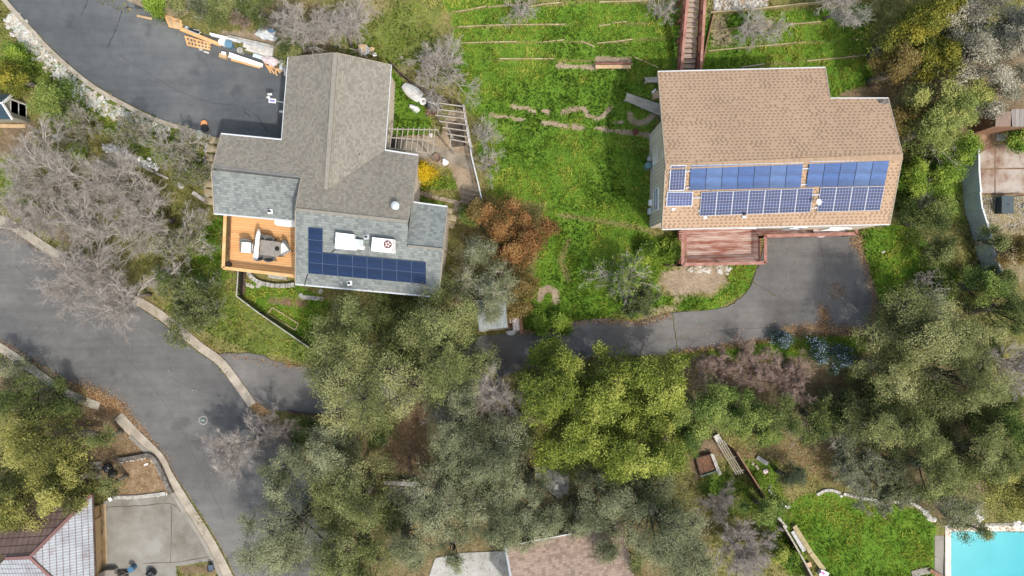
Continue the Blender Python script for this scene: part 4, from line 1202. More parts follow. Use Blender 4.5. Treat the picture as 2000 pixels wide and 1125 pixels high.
# ===== lower houses and sheds
BL = thing('house', 'reddish tiled hip-roof house with a tan wall beside the concrete driveway', 'house', G(90, 1080))
gb = gz(-25, -15)
zeb, zrb = gb + 2.9, gb + 4.5
BE = plane3((180,966,zeb), (188,1190,zeb), (59,1088,zrb)); BN = plane3((180,966,zeb), (-120,985,zeb), (59,1088,zrb)); BS = plane3((188,1210,zeb), (-120,1215,zeb), (59,1088,zrb))
def tile_mat(name, cols, edge, row=.31, wave=.16, bump=.9):
    t = NT(name, .5, .4); tc = t.new('ShaderNodeTexCoord'); sp = t.new('ShaderNodeSeparateXYZ'); t.link(tc.outputs['UV'], sp.inputs[0])
    rf = t.math('FRACT', t.math('DIVIDE', sp.outputs['Y'], row)); uf = t.math('FRACT', t.math('DIVIDE', sp.outputs['X'], wave))
    wv = t.math('ABSOLUTE', t.math('SUBTRACT', uf, .5))
    nz = t.noise(t.coord((.5, .5, 1), uv=True), 1.6, 7, .7)
    c = t.ramp(nz, evenly(cols, .3, .7))
    e = t.math('MAXIMUM', t.math('LESS_THAN', rf, .14), t.math('MULTIPLY', t.math('LESS_THAN', wv, .10), .45))
    t.base(t.mix(t.math('MULTIPLY', e, .8), c, edge))
    t.bump(t.math('ADD', t.math('MULTIPLY', rf, .6), t.math('MULTIPLY', wv, 1.2)), bump, .04); return t.m
M['tile_sheen'] = tile_mat('weathered_sky_sheen_tiles', [(.15, .125, .14), (.235, .25, .285), (.30, .335, .375), (.215, .20, .225)], (.11, .075, .08))  # weathered tile with the sky's bluish sheen mixed into its colour
M['tile_brown'] = tile_mat('brown_roof_tiles', [(.09, .06, .052), (.135, .092, .08), (.175, .122, .108)], (.04, .02, .018), .42, .3)
mb = MB(); P = [onp(x, y, BE) for x, y in ((59,1088),(180,966),(188,1210))]; mb.slab(P, .12, uvf(BE, onp(180,966,BE), onp(188,1210,BE))); mb.build('roof', M['tile_sheen'], BL)['label'] = 'weathered tile face towards the driveway, bluish sky sheen in its colour'
mb = MB(); r2 = onp(12,1090.5,BN); P = [onp(59,1088,BN), onp(180,966,BN), onp(-120,985,BN), r2]; mb.slab(P, .12, uvf(BN, onp(180,966,BN), onp(-120,985,BN))); mb.build('roof', M['tile_brown'], BL)['label'] = 'brown tile face under the yellow-green tree'
mb = MB(); P = [onp(59,1088,BS), onp(12,1090.5,BS), onp(-120,1215,BS), onp(188,1210,BS)]; mb.slab(P, .12, uvf(BS, onp(188,1210,BS), onp(-120,1215,BS))); mb.build('roof', M['tile_sheen'], BL)
hc = MB(); ap = onp(59,1088,BE)
for q in (onp(180,966,BE), onp(188,1210,BE), onp(12,1090.5,BN)): hc.beam(ap + Vector((0, 0, .03)), q + Vector((0, 0, .03)), .16, .09)
hc.build('hip_cap', plain('reddish_hip_tile', (.17, .09, .085), .6), BL)
ge = MB(); gutter(ge, onp(180.5,964,BE), onp(188.5,1205,BE), .1); ge.build('gutter', M['wood_dark'], BL)
wbx = at(197, 1050, gb).x
wm = MB(); ytop = at(190, 985, gb).y
wm.prism([(wbx - 6.5, ytop - 7, gb - .4), (wbx, ytop - 7, gb - .4), (wbx, ytop, gb - .4), (wbx - 6.5, ytop, gb - .4)], [(wbx - 6.5, ytop - 7, zeb - .2), (wbx, ytop - 7, zeb - .2), (wbx, ytop, zeb - .2), (wbx - 6.5, ytop, zeb - .2)])
wm.build('wall', M['siding_warm'], BL)
gd = MB(); gd.box((wbx + .03, ytop - 2.3, gb + 1.1), (.06, 3.2, 2.2)); gd.build('garage_door', plain('tan_garage_door', (.40, .28, .16)), BL)
stp = drape('path', [(197,985),(207,983),(210,1106),(200,1108)], .028, noisy('tan_paving', [(.30, .22, .13), (.40, .30, .19)], 2)); tag(stp, kind='structure')

BM = thing('house', 'pinkish brown shingled house mostly hidden under the oaks at the bottom', 'house', G(1110, 1110))
gb2 = gz(3, -17); P_ = plane3((987,1067,gb2 + 2.9), (1215,1018,gb2 + 2.9), (1120,1190,gb2 + 4.6))
mb = MB(); slope(mb, [(987,1067),(1145,1037),(1184,1017),(1214,1022),(1246,1150),(1250,1185),(1008,1185)], P_, ((987,1067),(1214,1022))); mb.build('roof', M['roof_pink'], BM)
tr2 = MB(); a, b, c_ = onp(987,1067,P_), onp(1145,1037,P_), onp(1008,1185,P_)
gutter(tr2, a, b, .06); gutter(tr2, a, c_, .12); tr2.build('gutter', M['whitetrim'], BM)
wm = MB(); wall_loop(wm, [W2(996,1073,0), W2(1205,1030,0), W2(1238,1180,0), W2(1015,1180,0)], lambda x, y: zon(P_, x, y) - .17); wm.build('wall', M['cream'], BM)

SH = thing('shed', 'small shed with a weathered tin roof and cream wall beside the shared driveway', 'shed', G(960, 620))
zs = 2.15
mb = MB(); tinp = plane3((927,586,zs + .3), (988,583,zs + .3), (960,643,zs)); 
P = [onp(x, y, tinp) for x, y in ((925,586),(987,583),(991.5,639.5),(936,645.5))]
# corrugations as real ribs
e0, e1, e2, e3 = P; nR = 26
for i in range(nR):
    t0, t1 = i / nR, (i + 1) / nR; up = .025 if i % 2 else 0
    mb.slab([e0.lerp(e1, t0) + Vector((0, 0, up)), e0.lerp(e1, t1) + Vector((0, 0, up)), e3.lerp(e2, t1) + Vector((0, 0, up)), e3.lerp(e2, t0) + Vector((0, 0, up))], .03)
mb.build('roof', M['tin_roof'], SH)
wm = MB(); q = [Vector((p.x, p.y, 0)) for p in P]; cc = sum(q, Vector()) / 4; q = [cc.lerp(p, .93) for p in q]
wm.prism([Vector((p.x, p.y, gz(p.x, p.y) - .2)) for p in q], [Vector((p.x, p.y, zon(tinp, p.x, p.y) - .05)) for p in q]); wm.build('wall', M['cream'], SH)
dr = MB(); a, b = q[3], q[2]; dd = (b - a).normalized(); nn_ = Vector((dd.y, -dd.x, 0)); m_ = a.lerp(b, .5) + nn_ * .02
dr.box((m_.x, m_.y, 1.0), (.8, .05, 1.9), math.atan2(dd.y, dd.x)); dr.build('door', M['wood_brown'], SH)
fm = MB(); fm.beam(Vector((P[3].x - .1, P[3].y - .1, gz(P[3].x, P[3].y) + .06)), Vector((P[2].x + .2, P[2].y - .05, gz(P[2].x, P[2].y) + .06)), .25, .12)
tag(fm.build('sleeper', M['wood_grey'], loc=G(965,656)), 'grey timber sleeper along the foot of the cream shed wall', 'timber')

TL = thing('shed', 'small dark-roofed shed with a glazed brown front at the left edge', 'shed', G(20, 225))
g0 = gz(-27, 9.5)
SEc, NEc = at(54, 239, g0), at(54, 203, g0); xe = SEc.x
h0 = 1.55
wm = MB(); wm.prism([(xe - 4, SEc.y, g0 - .3), (xe, SEc.y, g0 - .3), (xe, NEc.y, g0 - .3), (xe - 4, NEc.y, g0 - .3)], [(xe - 4, SEc.y, g0 + h0), (xe, SEc.y, g0 + h0), (xe, NEc.y, g0 + h0), (xe - 4, NEc.y, g0 + h0)]); wm.build('wall', plain('grey_green_boards', (.30, .29, .24)), TL)
yr = (SEc.y + NEc.y) / 2; R1 = Vector((xe + .1, yr, g0 + h0 + .75)); R0 = R1 - Vector((5, 0, 0))
M['roof_navy'] = planks('navy_metal_roof', [(.03, .055, .085), (.04, .07, .105), (.05, .085, .125)], .12, rough=.4, gap=.12)
for sy, y in ((-1, SEc.y - .15), (1, NEc.y + .15)):
    a = Vector((xe + .1, y, g0 + h0 - .05)); mb = MB(); mb.slab([a, R1, R0, a - Vector((5, 0, 0))], .07); mb.build('roof', M['roof_navy'], TL)
    MB().beam(a + Vector((.02, 0, -.02)), R1 + Vector((.02, 0, -.02)), .06, .14).build('rake_board', M['white'], TL)
gm = MB(); gm.prism([(xe - .02, SEc.y, g0 + h0), (xe, SEc.y, g0 + h0), (xe, NEc.y, g0 + h0), (xe - .02, NEc.y, g0 + h0)], [(xe - .02, yr - .03, g0 + h0 + .68), (xe, yr - .03, g0 + h0 + .68), (xe, yr + .03, g0 + h0 + .68), (xe - .02, yr + .03, g0 + h0 + .68)]); gm.build('gable', plain('grey_green_gable', (.30, .29, .24)), TL)
window(TL, (xe, NEc.y - .1), (xe, SEc.y + .12), g0 + .12, g0 + h0 - .1, plain('brown_glass', (.05, .03, .025), .2), name='glazed_front')
MB().beam(R0 + Vector((0, 0, .02)), R1 + Vector((0, 0, .02)), .1, .05).build('ridge_cap', M['whitetrim'], TL)
MB().box((xe + .1, SEc.y + .1, g0 + .8), (.18, .18, 1.75)).build('corner_post', plain('dark_grey_green', (.13, .13, .11)), TL)
dp = drape('path', [(-60,242),(50,243),(50,250),(-60,250)], .03, M['wood_tan']); tag(dp, kind='structure')

for pts, mt, lab in (([(1946,219),(1975,217),(1977,247),(1944,247)], plain('brown_shed_roof', (.20, .145, .12), .9), 'small flat brown shed roof at the head of the stained patio'),
                 ([(1975,213),(2030,213),(2030,247),(1974,247)], planks('slate_shed_roof', [(.13, .115, .11), (.2, .18, .17), (.26, .24, .235)], .25, False), 'slate grey shed roof cut off by the right edge of the picture')):
    g1_ = gz(27, 9.5); o = thing('shed', lab, 'shed', G(sum(p[0] for p in pts) / 4, 232), 'small sheds above the patio')
    P = [at(x, y, g1_ + 2.1) for x, y in pts]; MB().slab(P, .1).build('roof', mt, o)
    c = sum(P, Vector()) / 4; q = [c.lerp(p, .92) for p in P]
    MB().prism([Vector((p.x, p.y, g1_ - .3)) for p in q], [Vector((p.x, p.y, g1_ + 2.0)) for p in q]).build('wall', M['wood_brown'], o)
# ------------------------------------------------------------------ boards, fences, garden things
GT = 'timber edging boards across the terraced grass'
def board(pts, label, mat='wood_straw', w=.055, h=.10, group=GT, name='terrace_board', cat='edging board', off=0):
    c = G(*pts[len(pts) // 2])
    o = strip(MB(), pts, w, h, off).build(name, M[mat], loc=c); return tag(o, label, cat, group)
board([(890,24.5),(920,19),(951,12.5)], 'bleached edging board at the top left of the terraced grass, tilted up to the right')
board([(953,14.5),(985,12),(1022,9.5)], 'bleached edging board butting the tilted top left board on its right side')
board([(1025,15.5),(1060,9),(1095,6)], 'thin edging board near the top edge below the grey scrub of the terrace')
board([(1170,5),(1220,3.5),(1272,2)], 'bleached board along the top edge of the picture left of the red stairs')
board([(895,53.5),(960,50),(1021,48.5)], 'long bleached edging board in the second terrace row, left piece')
board([(1023,49),(1060,48.5),(1105,48.5)], 'bleached edging board in the second terrace row, right piece')
board([(1169,51.5),(1180,50),(1192,48)], 'short stub of board alone in the second terrace row')
board([(1196,46),(1210,44.5),(1224,43)], 'faint short board at the right end of the second terrace row')
board([(902,85),(955,83),(1010,82)], 'long straw coloured board in the third terrace row, nearest the bare grey bush')
board([(1060,83),(1080,81),(1103,78.5)], 'faint half buried board in the middle of the third terrace row')
board([(1134,81),(1148,86),(1161,92.5)], 'short loose board slanting down to the right in the third terrace row')
board([(1165,85.5),(1200,82),(1236,77.5)], 'long bleached board at the right end of the third terrace row')
board([(975,115.5),(1030,115.5),(1082,115.5)], 'long straw coloured board in the lowest terrace row')
board([(1238,112),(1262,122),(1285,133)], 'loose board slanting down to the corner of the tan house')
board([(1385,27.5),(1470,21),(1560,11),(1640,5)], 'long pale board holding the gravel bed right of the red stairs', h=.3)
board([(1385,62),(1440,56),(1455,53)], 'faint board across the upper grass right of the red stairs', h=.12)
board([(1538,48.5),(1570,46),(1602,43)], 'bleached board below the white bare branches right of the stairs')
board([(1382,100),(1470,92),(1570,83)], 'long straw coloured board halfway between stairs and golden tree')
board([(1575,119.5),(1640,114),(1702,107)], 'straw coloured board at the foot of the golden bush')
board([(1447,132),(1470,129),(1491,125.5)], 'weathered grey board lying against the north gutter of the tan house', mat='wood_grey')
board([(1369,134),(1380,80),(1394,22)], 'dark thin edging running uphill beside the red stairs', mat='wood_brown', w=.06, h=.25)
o = thing('timber_bench', 'low reddish timber bench on the dirt patch above the lawn', 'bench', G(1197,131), )
a, b = G(1163,130.5,.42), G(1232,130.5,.42)
m = MB(); m.beam(a, b, .2, .06); m.build('seat', M['wood_tan'], o)
m = MB(); m.beam(a + Vector((0, .14, .12)), b + Vector((0, .14, .12)), .05, .16); m.build('backrest', M['red_wood'], o)
for t in (.06, .5, .94):
    q = a.lerp(b, t); MB().beam((q.x, q.y, gz(q.x, q.y) - .1), (q.x, q.y, q.z - .03), .12, .12).build('leg', M['wood_tan'], o)
# weathered planks at the west side of the tan house
def plankway(pts, z, label, mat='wood_grey', th=.08, name='timber_ramp', cat='ramp'):
    c = G(sum(p[0] for p in pts) / len(pts), sum(p[1] for p in pts) / len(pts))
    m = MB(); P = [G(*p, z) for p in pts]; m.slab(P, th)
    for q in P: m.beam((q.x, q.y, gz(q.x, q.y) - .1), q - Vector((0, 0, th + .003)), .08, .08)
    return tag(m.build(name, M[mat], loc=c), label, cat)
plankway([(1225,181),(1250,190),(1290,203),(1290,226),(1255,211),(1220,196)], .22, 'wide grey weathered plank ramp slanting to the tan house wall')
plankway([(1260,151),(1290,150),(1290,161),(1260,161)], .3, 'short grey plank landing at the upper corner of the tan house')
o = tag(MB().box(G(1280,187,.22), (.34, .4, .5), .2).box(G(1276,182,.5), (.12, .3, .1), .5).build('crate', M['wood_tan'], loc=G(1280,187)), 'tan crate with a white pipe beside the weathered plank ramp', 'crate')
MB().tube([G(1274,181,.6), G(1281,174,.7)], .04, 8).build('pipe', M['white'], o)
tag(MB().blob(G(1241,257,.12), (.16, .18, .16), 4, .2).build('flower_pot', plain('dark_red_pot', (.12, .03, .03)), loc=G(1241,257)), 'dark red pot on the straw ledge near the tan house', 'pot')

# --- junk along the upper driveway
def U(px, py, z=0): return G(px, py, z)
GJ = 'salvaged timber and junk along the sealed driveway'
def pallet(q, label, z=.12, n=7):
    c = U(sum(p[0] for p in q) / 4, sum(p[1] for p in q) / 4)
    o = thing('pallet', label, 'pallet', c)
    P = [U(*p, z) for p in q]
    for a, b in ((0, 1), (3, 2)):
        MB().beam(P[a], P[b], .09, .1).build('bearer', M['orange_wood'], o)
    MB().beam((P[0] + P[3]) / 2, (P[1] + P[2]) / 2, .09, .1).build('bearer', M['orange_wood'], o)
    for i in range(n):
        t = (i + .3) / n; MB().beam(P[0].lerp(P[1], t) + Vector((0, 0, .065)), P[3].lerp(P[2], t) + Vector((0, 0, .065)), .10, .025).build('slat', M['wood_tan'] if i % 3 else M['orange_wood'], o)
    return o
pallet([(322,30),(356,42),(359,57),(331,52)], 'orange slatted pallet at the far left end of the junk row')
pallet([(361,71),(412,86),(411,97),(366,88)], 'long orange slatted crate lying on the driveway beside the junk')
def beam_obj(a, b, w, h, z, mat, label, name='timber_beam', cat='timber'):
    m = MB().beam(U(*a, z), U(*b, z), w, h); return tag(m.build(name, M[mat], loc=U((a[0] + b[0]) / 2, (a[1] + b[1]) / 2)), label, cat, GJ)
beam_obj((353,57),(431,88),.2,.16,.26,'orange_wood','long orange beam running from the pallet to the white bucket')
beam_obj((452,116.5),(509,132),.13,.14,.1,'orange_wood','orange beam lying along the outer edge of the junk row')
beam_obj((268,31),(297,37),.12,.08,.06,'wood_tan','loose tan plank at the top edge of the sealed driveway')
beam_obj((410,66),(507,89),.12,.10,.35,'white','long white gutter lying on top of the junk row', 'gutter_length', 'gutter')
beam_obj((413,69.5),(470,83),.1,.08,.3,'metal','grey metal rail beside the long white gutter', 'metal_rail', 'rail')
beam_obj((445,70.5),(533,91),.16,.06,.4,'stone','pale grey weathered plank at the back of the junk row')
beam_obj((462,78),(515,92),.10,.07,.42,'metal','short silver pipe on the pale planks of the junk row','metal_pipe','pipe')
beam_obj((475,88),(517,100),.22,.06,.3,'stone_pale','pale board in the middle of the junk row')
beam_obj((495,108),(517,115),.2,.16,.3,'metal_fence','blue grey metal trough near the pink bundle of the junk row','metal_trough','trough')
m = MB(); P = [U(448,102,.34), U(513,124,.34), U(512,131,.34), U(446,112,.34)]; m.slab(P, .12); tag(m.build('white_panel', M['white'], loc=U(480,116)), 'wide white panel leaning over the orange beam in the junk row', 'panel', GJ)
m = MB(); P = [U(500,82,.3), U(534,90,.3), U(531,114,.3), U(478,97,.3)]; m.slab(P, .2); tag(m.build('plank_stack', M['stone_pale'], loc=U(510,96)), 'stack of pale weathered sheets at the right of the junk row', 'planks', GJ)
def pail(px, py, r, h, z, mat, label, lid=None, name='bucket', cat='bucket'):
    p = U(px, py, z); o = tag(MB().lathe(p, [(r * .85, 0), (r, h * .9), (r * 1.06, h * .92), (r * 1.06, h), (r * .95, h + .01)], 20).build(name, M[mat], loc=p), label, cat)
    if lid: MB().lathe(p, [(r * .98, h + .012), (r * .98, h + .03), (r * .4, h + .035)], 20).build('lid', M[lid], o)
    return o
pail(439,86,.2,.42,0,'white','white lidded bucket beside the blue barrel','white')
pail(452.5,91,.22,.5,0,'barrel_blue','dull blue barrel between the buckets in the junk row','barrel_blue','barrel','barrel')
pail(473,102,.17,.38,0,'stone','pale grey open bucket right of the blue barrel')
m = MB(); m.box(U(437,110,.15), (.44, .26, .3), -.2); o = tag(m.build('crate', M['wood_tan'], loc=U(437,110)), 'small tan wooden crate below the white bucket', 'crate')
MB().box(U(437,104,.36), (.24, .16, .1), -.2).build('white_tin', M['white'], o)
tag(MB().blob(U(528,119,.3), (.5, .25, .26), 2, .2, -.3).build('bundle', M['pink'], loc=U(528,119)), 'pinkish bundle of insulation at the end of the junk row', 'bundle', GJ)
m = MB(); r = random.Random(4)
for i in range(16):
    p = U(r.uniform(517,546), 0, 0); x = r.uniform(515,546); y = 124 + (x - 515) * .45 + r.uniform(-3, 5); a = r.uniform(-1.2, .6); L = r.uniform(.2, .55)
    q = U(x, y, r.uniform(.05, .25)); m.beam(q, q + Vector((math.cos(a) * L, math.sin(a) * L, r.uniform(-.05, .1))), .08, .05)
tag(m.build('scrap_wood', M['orange_wood'], loc=U(530,132)), 'heap of broken orange wood scraps by the house wall', 'scrap wood', GJ)
tag(MB().blob(U(553,127,.2), (.22, .32, .28), 5, .2).build('plastic_bag', M['tarp'], loc=U(553,127)), 'pale plastic bag squeezed against the upper wing of the house', 'bag')
tag(MB().blob(U(559,142,.15), (.12, .22, .2), 6, .2).build('plastic_bag', M['white'], loc=U(559,142)), 'small white bag under the gutter of the upper wing', 'bag')
o = tag(MB().blob(U(521,66,.2), (.62, .36, .34), 7, .22, -.2).build('tarp_bundle', M['tarp'], loc=U(521,66)), 'grey tarpaulin bundle with a blue patch on the bank', 'tarp')
MB().blob(U(530,59,.42), (.24, .12, .12), 8, .2).build('blue_cloth', M['blue'], o)
o = thing('cart', 'dark tub cart with a bent metal handle beside the long beam', 'cart', U(378,61))
m = MB(); P = [U(366,54,.3), U(388,61,.3), U(392,66,.3), U(368,58,.3)]; m.prism([p - Vector((0, 0, .22)) for p in P], P); m.build('tub', M['glass_dark'], o)
m = MB(); m.tube([U(368,59,.4), U(388,67,.42), U(392,63,.42), U(388,59,.4), U(378,57,.4)], .025, 7); m.build('handle', M['metal'], o)
MB().lathe(U(366,56,.1), [(.12, -.06), (.14, 0), (.12, .1)], 12).build('wheel', M['metal'], o)
for i, (x, y, a, lab) in enumerate(((385,91,.2,'round pinkish lump'),(392,97,.5,'white scrap of board nearest the crate'),(403,102,.2,'longest white scrap of board'),(437,98,.1,'white tin'))):
    if i in (1, 2): tag(MB().box(U(x, y, .03), (.2 + .12 * (i == 2), .09, .05), -.3).build('scrap_board', M['stone_pale'], loc=U(x, y)), lab + ' on the sealed driveway', 'scrap')

# solar light on an arm from the gutter, pot lamp on the kerb
o = thing('wall_lamp', 'white framed violet panel lamp on a thin arm from the house gutter', 'lamp', onp(553,200,NWL))
p = at(532,197,3.3); e = onp(553,201,NWL)
MB().box(p, (.38, .22, .05), -.08).build('frame', M['white'], o); MB().box(p + Vector((0, 0, .028)), (.29, .14, .012), -.08).build('panel', plain('violet_panel', (.20, .18, .42), .3), o)
MB().tube([p + Vector((.18, 0, -.01)), e + Vector((.1, 0, .04))], .02, 7).build('arm', M['metal'], o)
o = thing('planter', 'black pot and terracotta bowl at the end of the driveway kerb', 'planter', U(402,247))
MB().lathe(U(403,252), [(.16, 0), (.22, .3), (.2, .34), (.02, .33)], 16).build('pot', M['black'], o)
b = MB().lathe(U(402,243), [(.12, 0), (.2, .28), (.18, .3), (.14, .22), (.02, .2)], 16).build('bowl', plain('terracotta', (.55, .27, .12)), o)
MB().lathe(U(403,245.5,.2), [(.09, 0), (.09, .03), (.02, .04)], 10).build('soil', M['black'], b)
for i, (x, y, w) in enumerate(((527,184,.15),(524,190,.1),(549,218,.12))):
    tag(MB().blob(U(x, y, .03), (w, .07, .05), i, .2).build('litter', M['white'], loc=U(x, y)), ('white crumpled litter above the panel lamp', 'smaller white litter left of the panel lamp', 'pale litter close to the house wall on the driveway')[i], 'litter')

# behind the house
o = thing('metal_chair', 'bare metal chair frame standing in the grass behind the house', 'chair', U(669,94))
A, B, C, D_ = U(663,86,.5), U(675,89,.5), U(674,102,.5), U(662,99,.5)
m = MB(); [m.tube([a, b], .018, 6) for a, b in ((A, B), (B, C), (D_, A), (C, D_), ((A + D_) / 2, (B + C) / 2))]; m.build('seat_frame', M['wood_straw'], o)
for q in (A, B, C, D_): MB().tube([q - Vector((0, 0, .01)), Vector((q.x, q.y, gz(q.x, q.y)))], .018, 6).build('leg', M['wood_straw'], o)
o = thing('wheelbarrow', 'wheelbarrow with a pale tub, tan board and long handles behind the house', 'wheelbarrow', U(715,98))
MB().slab([U(701,86,.5), U(716,87,.5), U(713,102,.45), U(700,98,.45)], .04).build('board', M['wood_tan'], o)
m = MB(); m.lathe(U(715,101,.2), [(.12, 0), (.22, .22), (.26, .3), (.22, .3), (.12, .15)], 14); m.build('tub', plain('pale_blue_tub', (.45, .5, .55)), o)
for a, b in (((684,95),(735,103)), ((700,101),(737,107))): MB().tube([U(*a, .45), U(*b, .4)], .022, 6).build('handle', M['wood_grey'], o)
MB().tube([U(729,108,.1), U(735,106,.1)], .1, 12).build('wheel', M['white'], o)
MB().blob(U(726,96,.45), (.16, .12, .1), 3, .25).build('sack', M['wood_tan'], o)

# --- east garden of the grey house
o = thing('boat', 'grey white boat hull upside down in the garden behind the upper wing', 'boat', U(807,182))
# cross-sections along the keel
ka, kb = Vector((787.5,166,0)), Vector((822,192,0))
ax = (kb - ka).normalized(); nx = Vector((-ax.y, ax.x, 0))
sec = []
wid = [5.5, 8.5, 10.5, 11.5, 11.5, 11, 9.5]; hts = [.35, .5, .6, .66, .66, .64, .5]
mb = MB(); K = len(wid)
for i in range(K):
    c = ka.lerp(kb, i / (K - 1)); row_ = []
    for f, zf in ((-1, 0), (-.95, .45), (-.55, .7), (-.5, .82), (0, 1), (.5, .82), (.55, .7), (.95, .45), (1, 0)):
        q = c + nx * f * wid[i] * 1.1; row_.append(U(q.x, q.y, .12 + hts[i] * zf))
    sec.append(row_)
for i in range(K - 1):
    for j in range(8): mb.poly([sec[i][j], sec[i + 1][j], sec[i + 1][j + 1], sec[i][j + 1]])
mb.poly(sec[0]); mb.poly(sec[-1][::-1]); mb.build('hull', M['fiberglass'], o)
kl = MB()
for i in range(K - 1): kl.beam(sec[i][4] + Vector((0, 0, .01)), sec[i + 1][4] + Vector((0, 0, .01)), .08, .05)
kl.build('keel', M['fiberglass'], o)
for jj in (2, 6):
    kl = MB()
    for i in range(K - 1): kl.beam(sec[i][jj] + Vector((0, 0, .02)), sec[i + 1][jj] + Vector((0, 0, .02)), .05, .04)
    kl.build('strake', M['fiberglass'], o)
o = thing('dinghy', 'small pale upturned dinghy on the grass below the boat hull', 'dinghy', U(809,212))
ring = [(799,205),(803,204),(812,207),(819,210),(821,214),(820,217),(814,221),(809,219),(803,214),(798,209)]
P = [U(x, y, .05) for x, y in ring]; c = sum(P, Vector()) / len(P); mb = MB()
R2 = [c.lerp(p, .8) + Vector((0, 0, .25)) for p in P]; R3 = [c.lerp(p, .35) + Vector((0, 0, .36)) for p in P]
for a, b in ((P, R2), (R2, R3)):
    for i in range(len(P)): j = (i + 1) % len(P); mb.poly([a[i], a[j], b[j], b[i]])
mb.poly(R3); mb.build('hull', plain('pale_greenish_hull', (.55, .6, .58), .5), o)
MB().beam(U(801,208.5,.35), U(817,215,.35), .06, .06).build('keel', M['white'], o)
o = thing('tyre', 'wheel with white rim lying against the boat hull', 'wheel', U(826,198))
MB().lathe(U(826.5,198,.5), [(.12, -.06), (.2, -.07), (.215, 0), (.2, .07), (.14, .08), (.12, .05)], 22).build('tyre', M['white'], o)
MB().lathe(U(826.5,198,.5), [(.119, -.04), (.119, .04), (.03, .06)], 16).build('hub', plain('brown_hub', (.25, .2, .15)), o)
MB().tube([U(826.5,198,0), U(826.5,198,.44)], .05, 8).build('axle', M['iron'], o)
o = thing('trailer', 'black trailer frame loaded with rusty scrap beside the wheel', 'trailer', U(845,207))
MB().slab([U(832,200,.5), U(856,206,.5), U(853,217,.5), U(834,212,.5)], .1).build('bed', M['black'], o)
for a, b in (((832,199),(858,204)), ((830,205),(856,209)), ((851,192),(862,214))): MB().beam(U(*a, .58), U(*b, .58), .1, .08).build('chassis_rail', M['black'], o)
MB().beam(U(837,198,.66), U(855,205,.66), .1, .05).build('drawbar', M['whitetrim'], o)
MB().beam(U(843,206,.66), U(851,217,.66), .08, .05).build('rusty_bar', M['wood_brown'], o)
m = MB(); r = random.Random(8)
for i in range(14): q = U(r.uniform(834,848), r.uniform(214,224), .1); m.beam(q, q + Vector((r.uniform(-.3, .3), r.uniform(-.3, .3), r.uniform(0, .2))), .07, .05)
m.build('scrap', M['wood_brown'], o)
o = thing('chest_freezer', 'long white chest against the east eave of the upper wing', 'chest', U(762,228))
P = [U(757.5,208), U(766.5,208.5), U(765,241), U(756,241)]; m = MB(); m.prism(P, [p + Vector((0, 0, .8)) for p in P]); m.build('body', M['white'], o)
m = MB(); m.slab([p + Vector((0, 0, .86)) for p in P], .055); m.build('lid', M['whitetrim'], o)
pail(760,243,.17,.4,.0,'orange','bright orange bucket at the end of the long white chest')
# pergolas
o = thing('pergola', 'open weathered pergola of thin beams over the patio path by the house', 'pergola', U(800,270))
zt = 2.3
for (a, b) in (((752,252),(856,254)), ((752,288),(840,300)), ((754,268),(850,276))):
    A, B = at(*a, gz(-6, 9) + zt), at(*b, gz(-4.5, 9) + zt); MB().beam(A, B, .05, .1).build('beam', M['wood_grey'], o)
for i in range(10):
    t = i / 9; x = 754 + 94 * t; A, B = at(x + 2, 249, gz(-6, 9) + zt + .09), at(x - 3, 289 + 10 * t, gz(-6, 9) + zt + .09); MB().beam(A, B, .036, .07).build('rafter', M['wood_grey'], o)
for x, y in ((754,252),(854,254),(753,287),(838,298)):
    q = at(x, y, gz(-5, 9) + zt); MB().beam((q.x, q.y, gz(q.x, q.y)), (q.x, q.y, q.z - .05), .08, .08).build('post', M['wood_grey'], o)
o = thing('pergola', 'grey pergola frame with widely spaced beams beside the boundary fence', 'pergola', U(880,240))
zt = gz(-3.5, 9.5) + 2.0
for i, y in enumerate((201,213,225,237,249,261,272)):
    xa = (852,851,850,858,864,870,880)[i]; A, B = at(xa, y, zt), at(909 + i * 1.6, y + 7.5, zt); MB().beam(A, B, .055, .09).build('rafter', M['wood_grey'], o)
MB().beam(at(905,205,zt - .1), at(921,288,zt - .1), .08, .12).build('beam', M['wood_grey'], o)
MB().beam(at(856,188,zt - .1), at(855,228,zt - .1), .06, .1).build('beam', M['wood_grey'], o)
MB().beam(at(872,245,zt - .1), at(885,270,zt - .1), .05, .06).build('brace', M['wood_grey'], o)
MB().beam(at(881,263,zt - .1), at(879,288,zt - .1), .05, .06).build('brace', M['wood_grey'], o)
for x, y in ((906,206),(913,245),(921,287),(856,190),(855,226),(880,287)):
    q = at(x, y, zt - .16); MB().beam((q.x, q.y, gz(q.x, q.y)), q, .08, .08).build('post', M['wood_grey'], o)
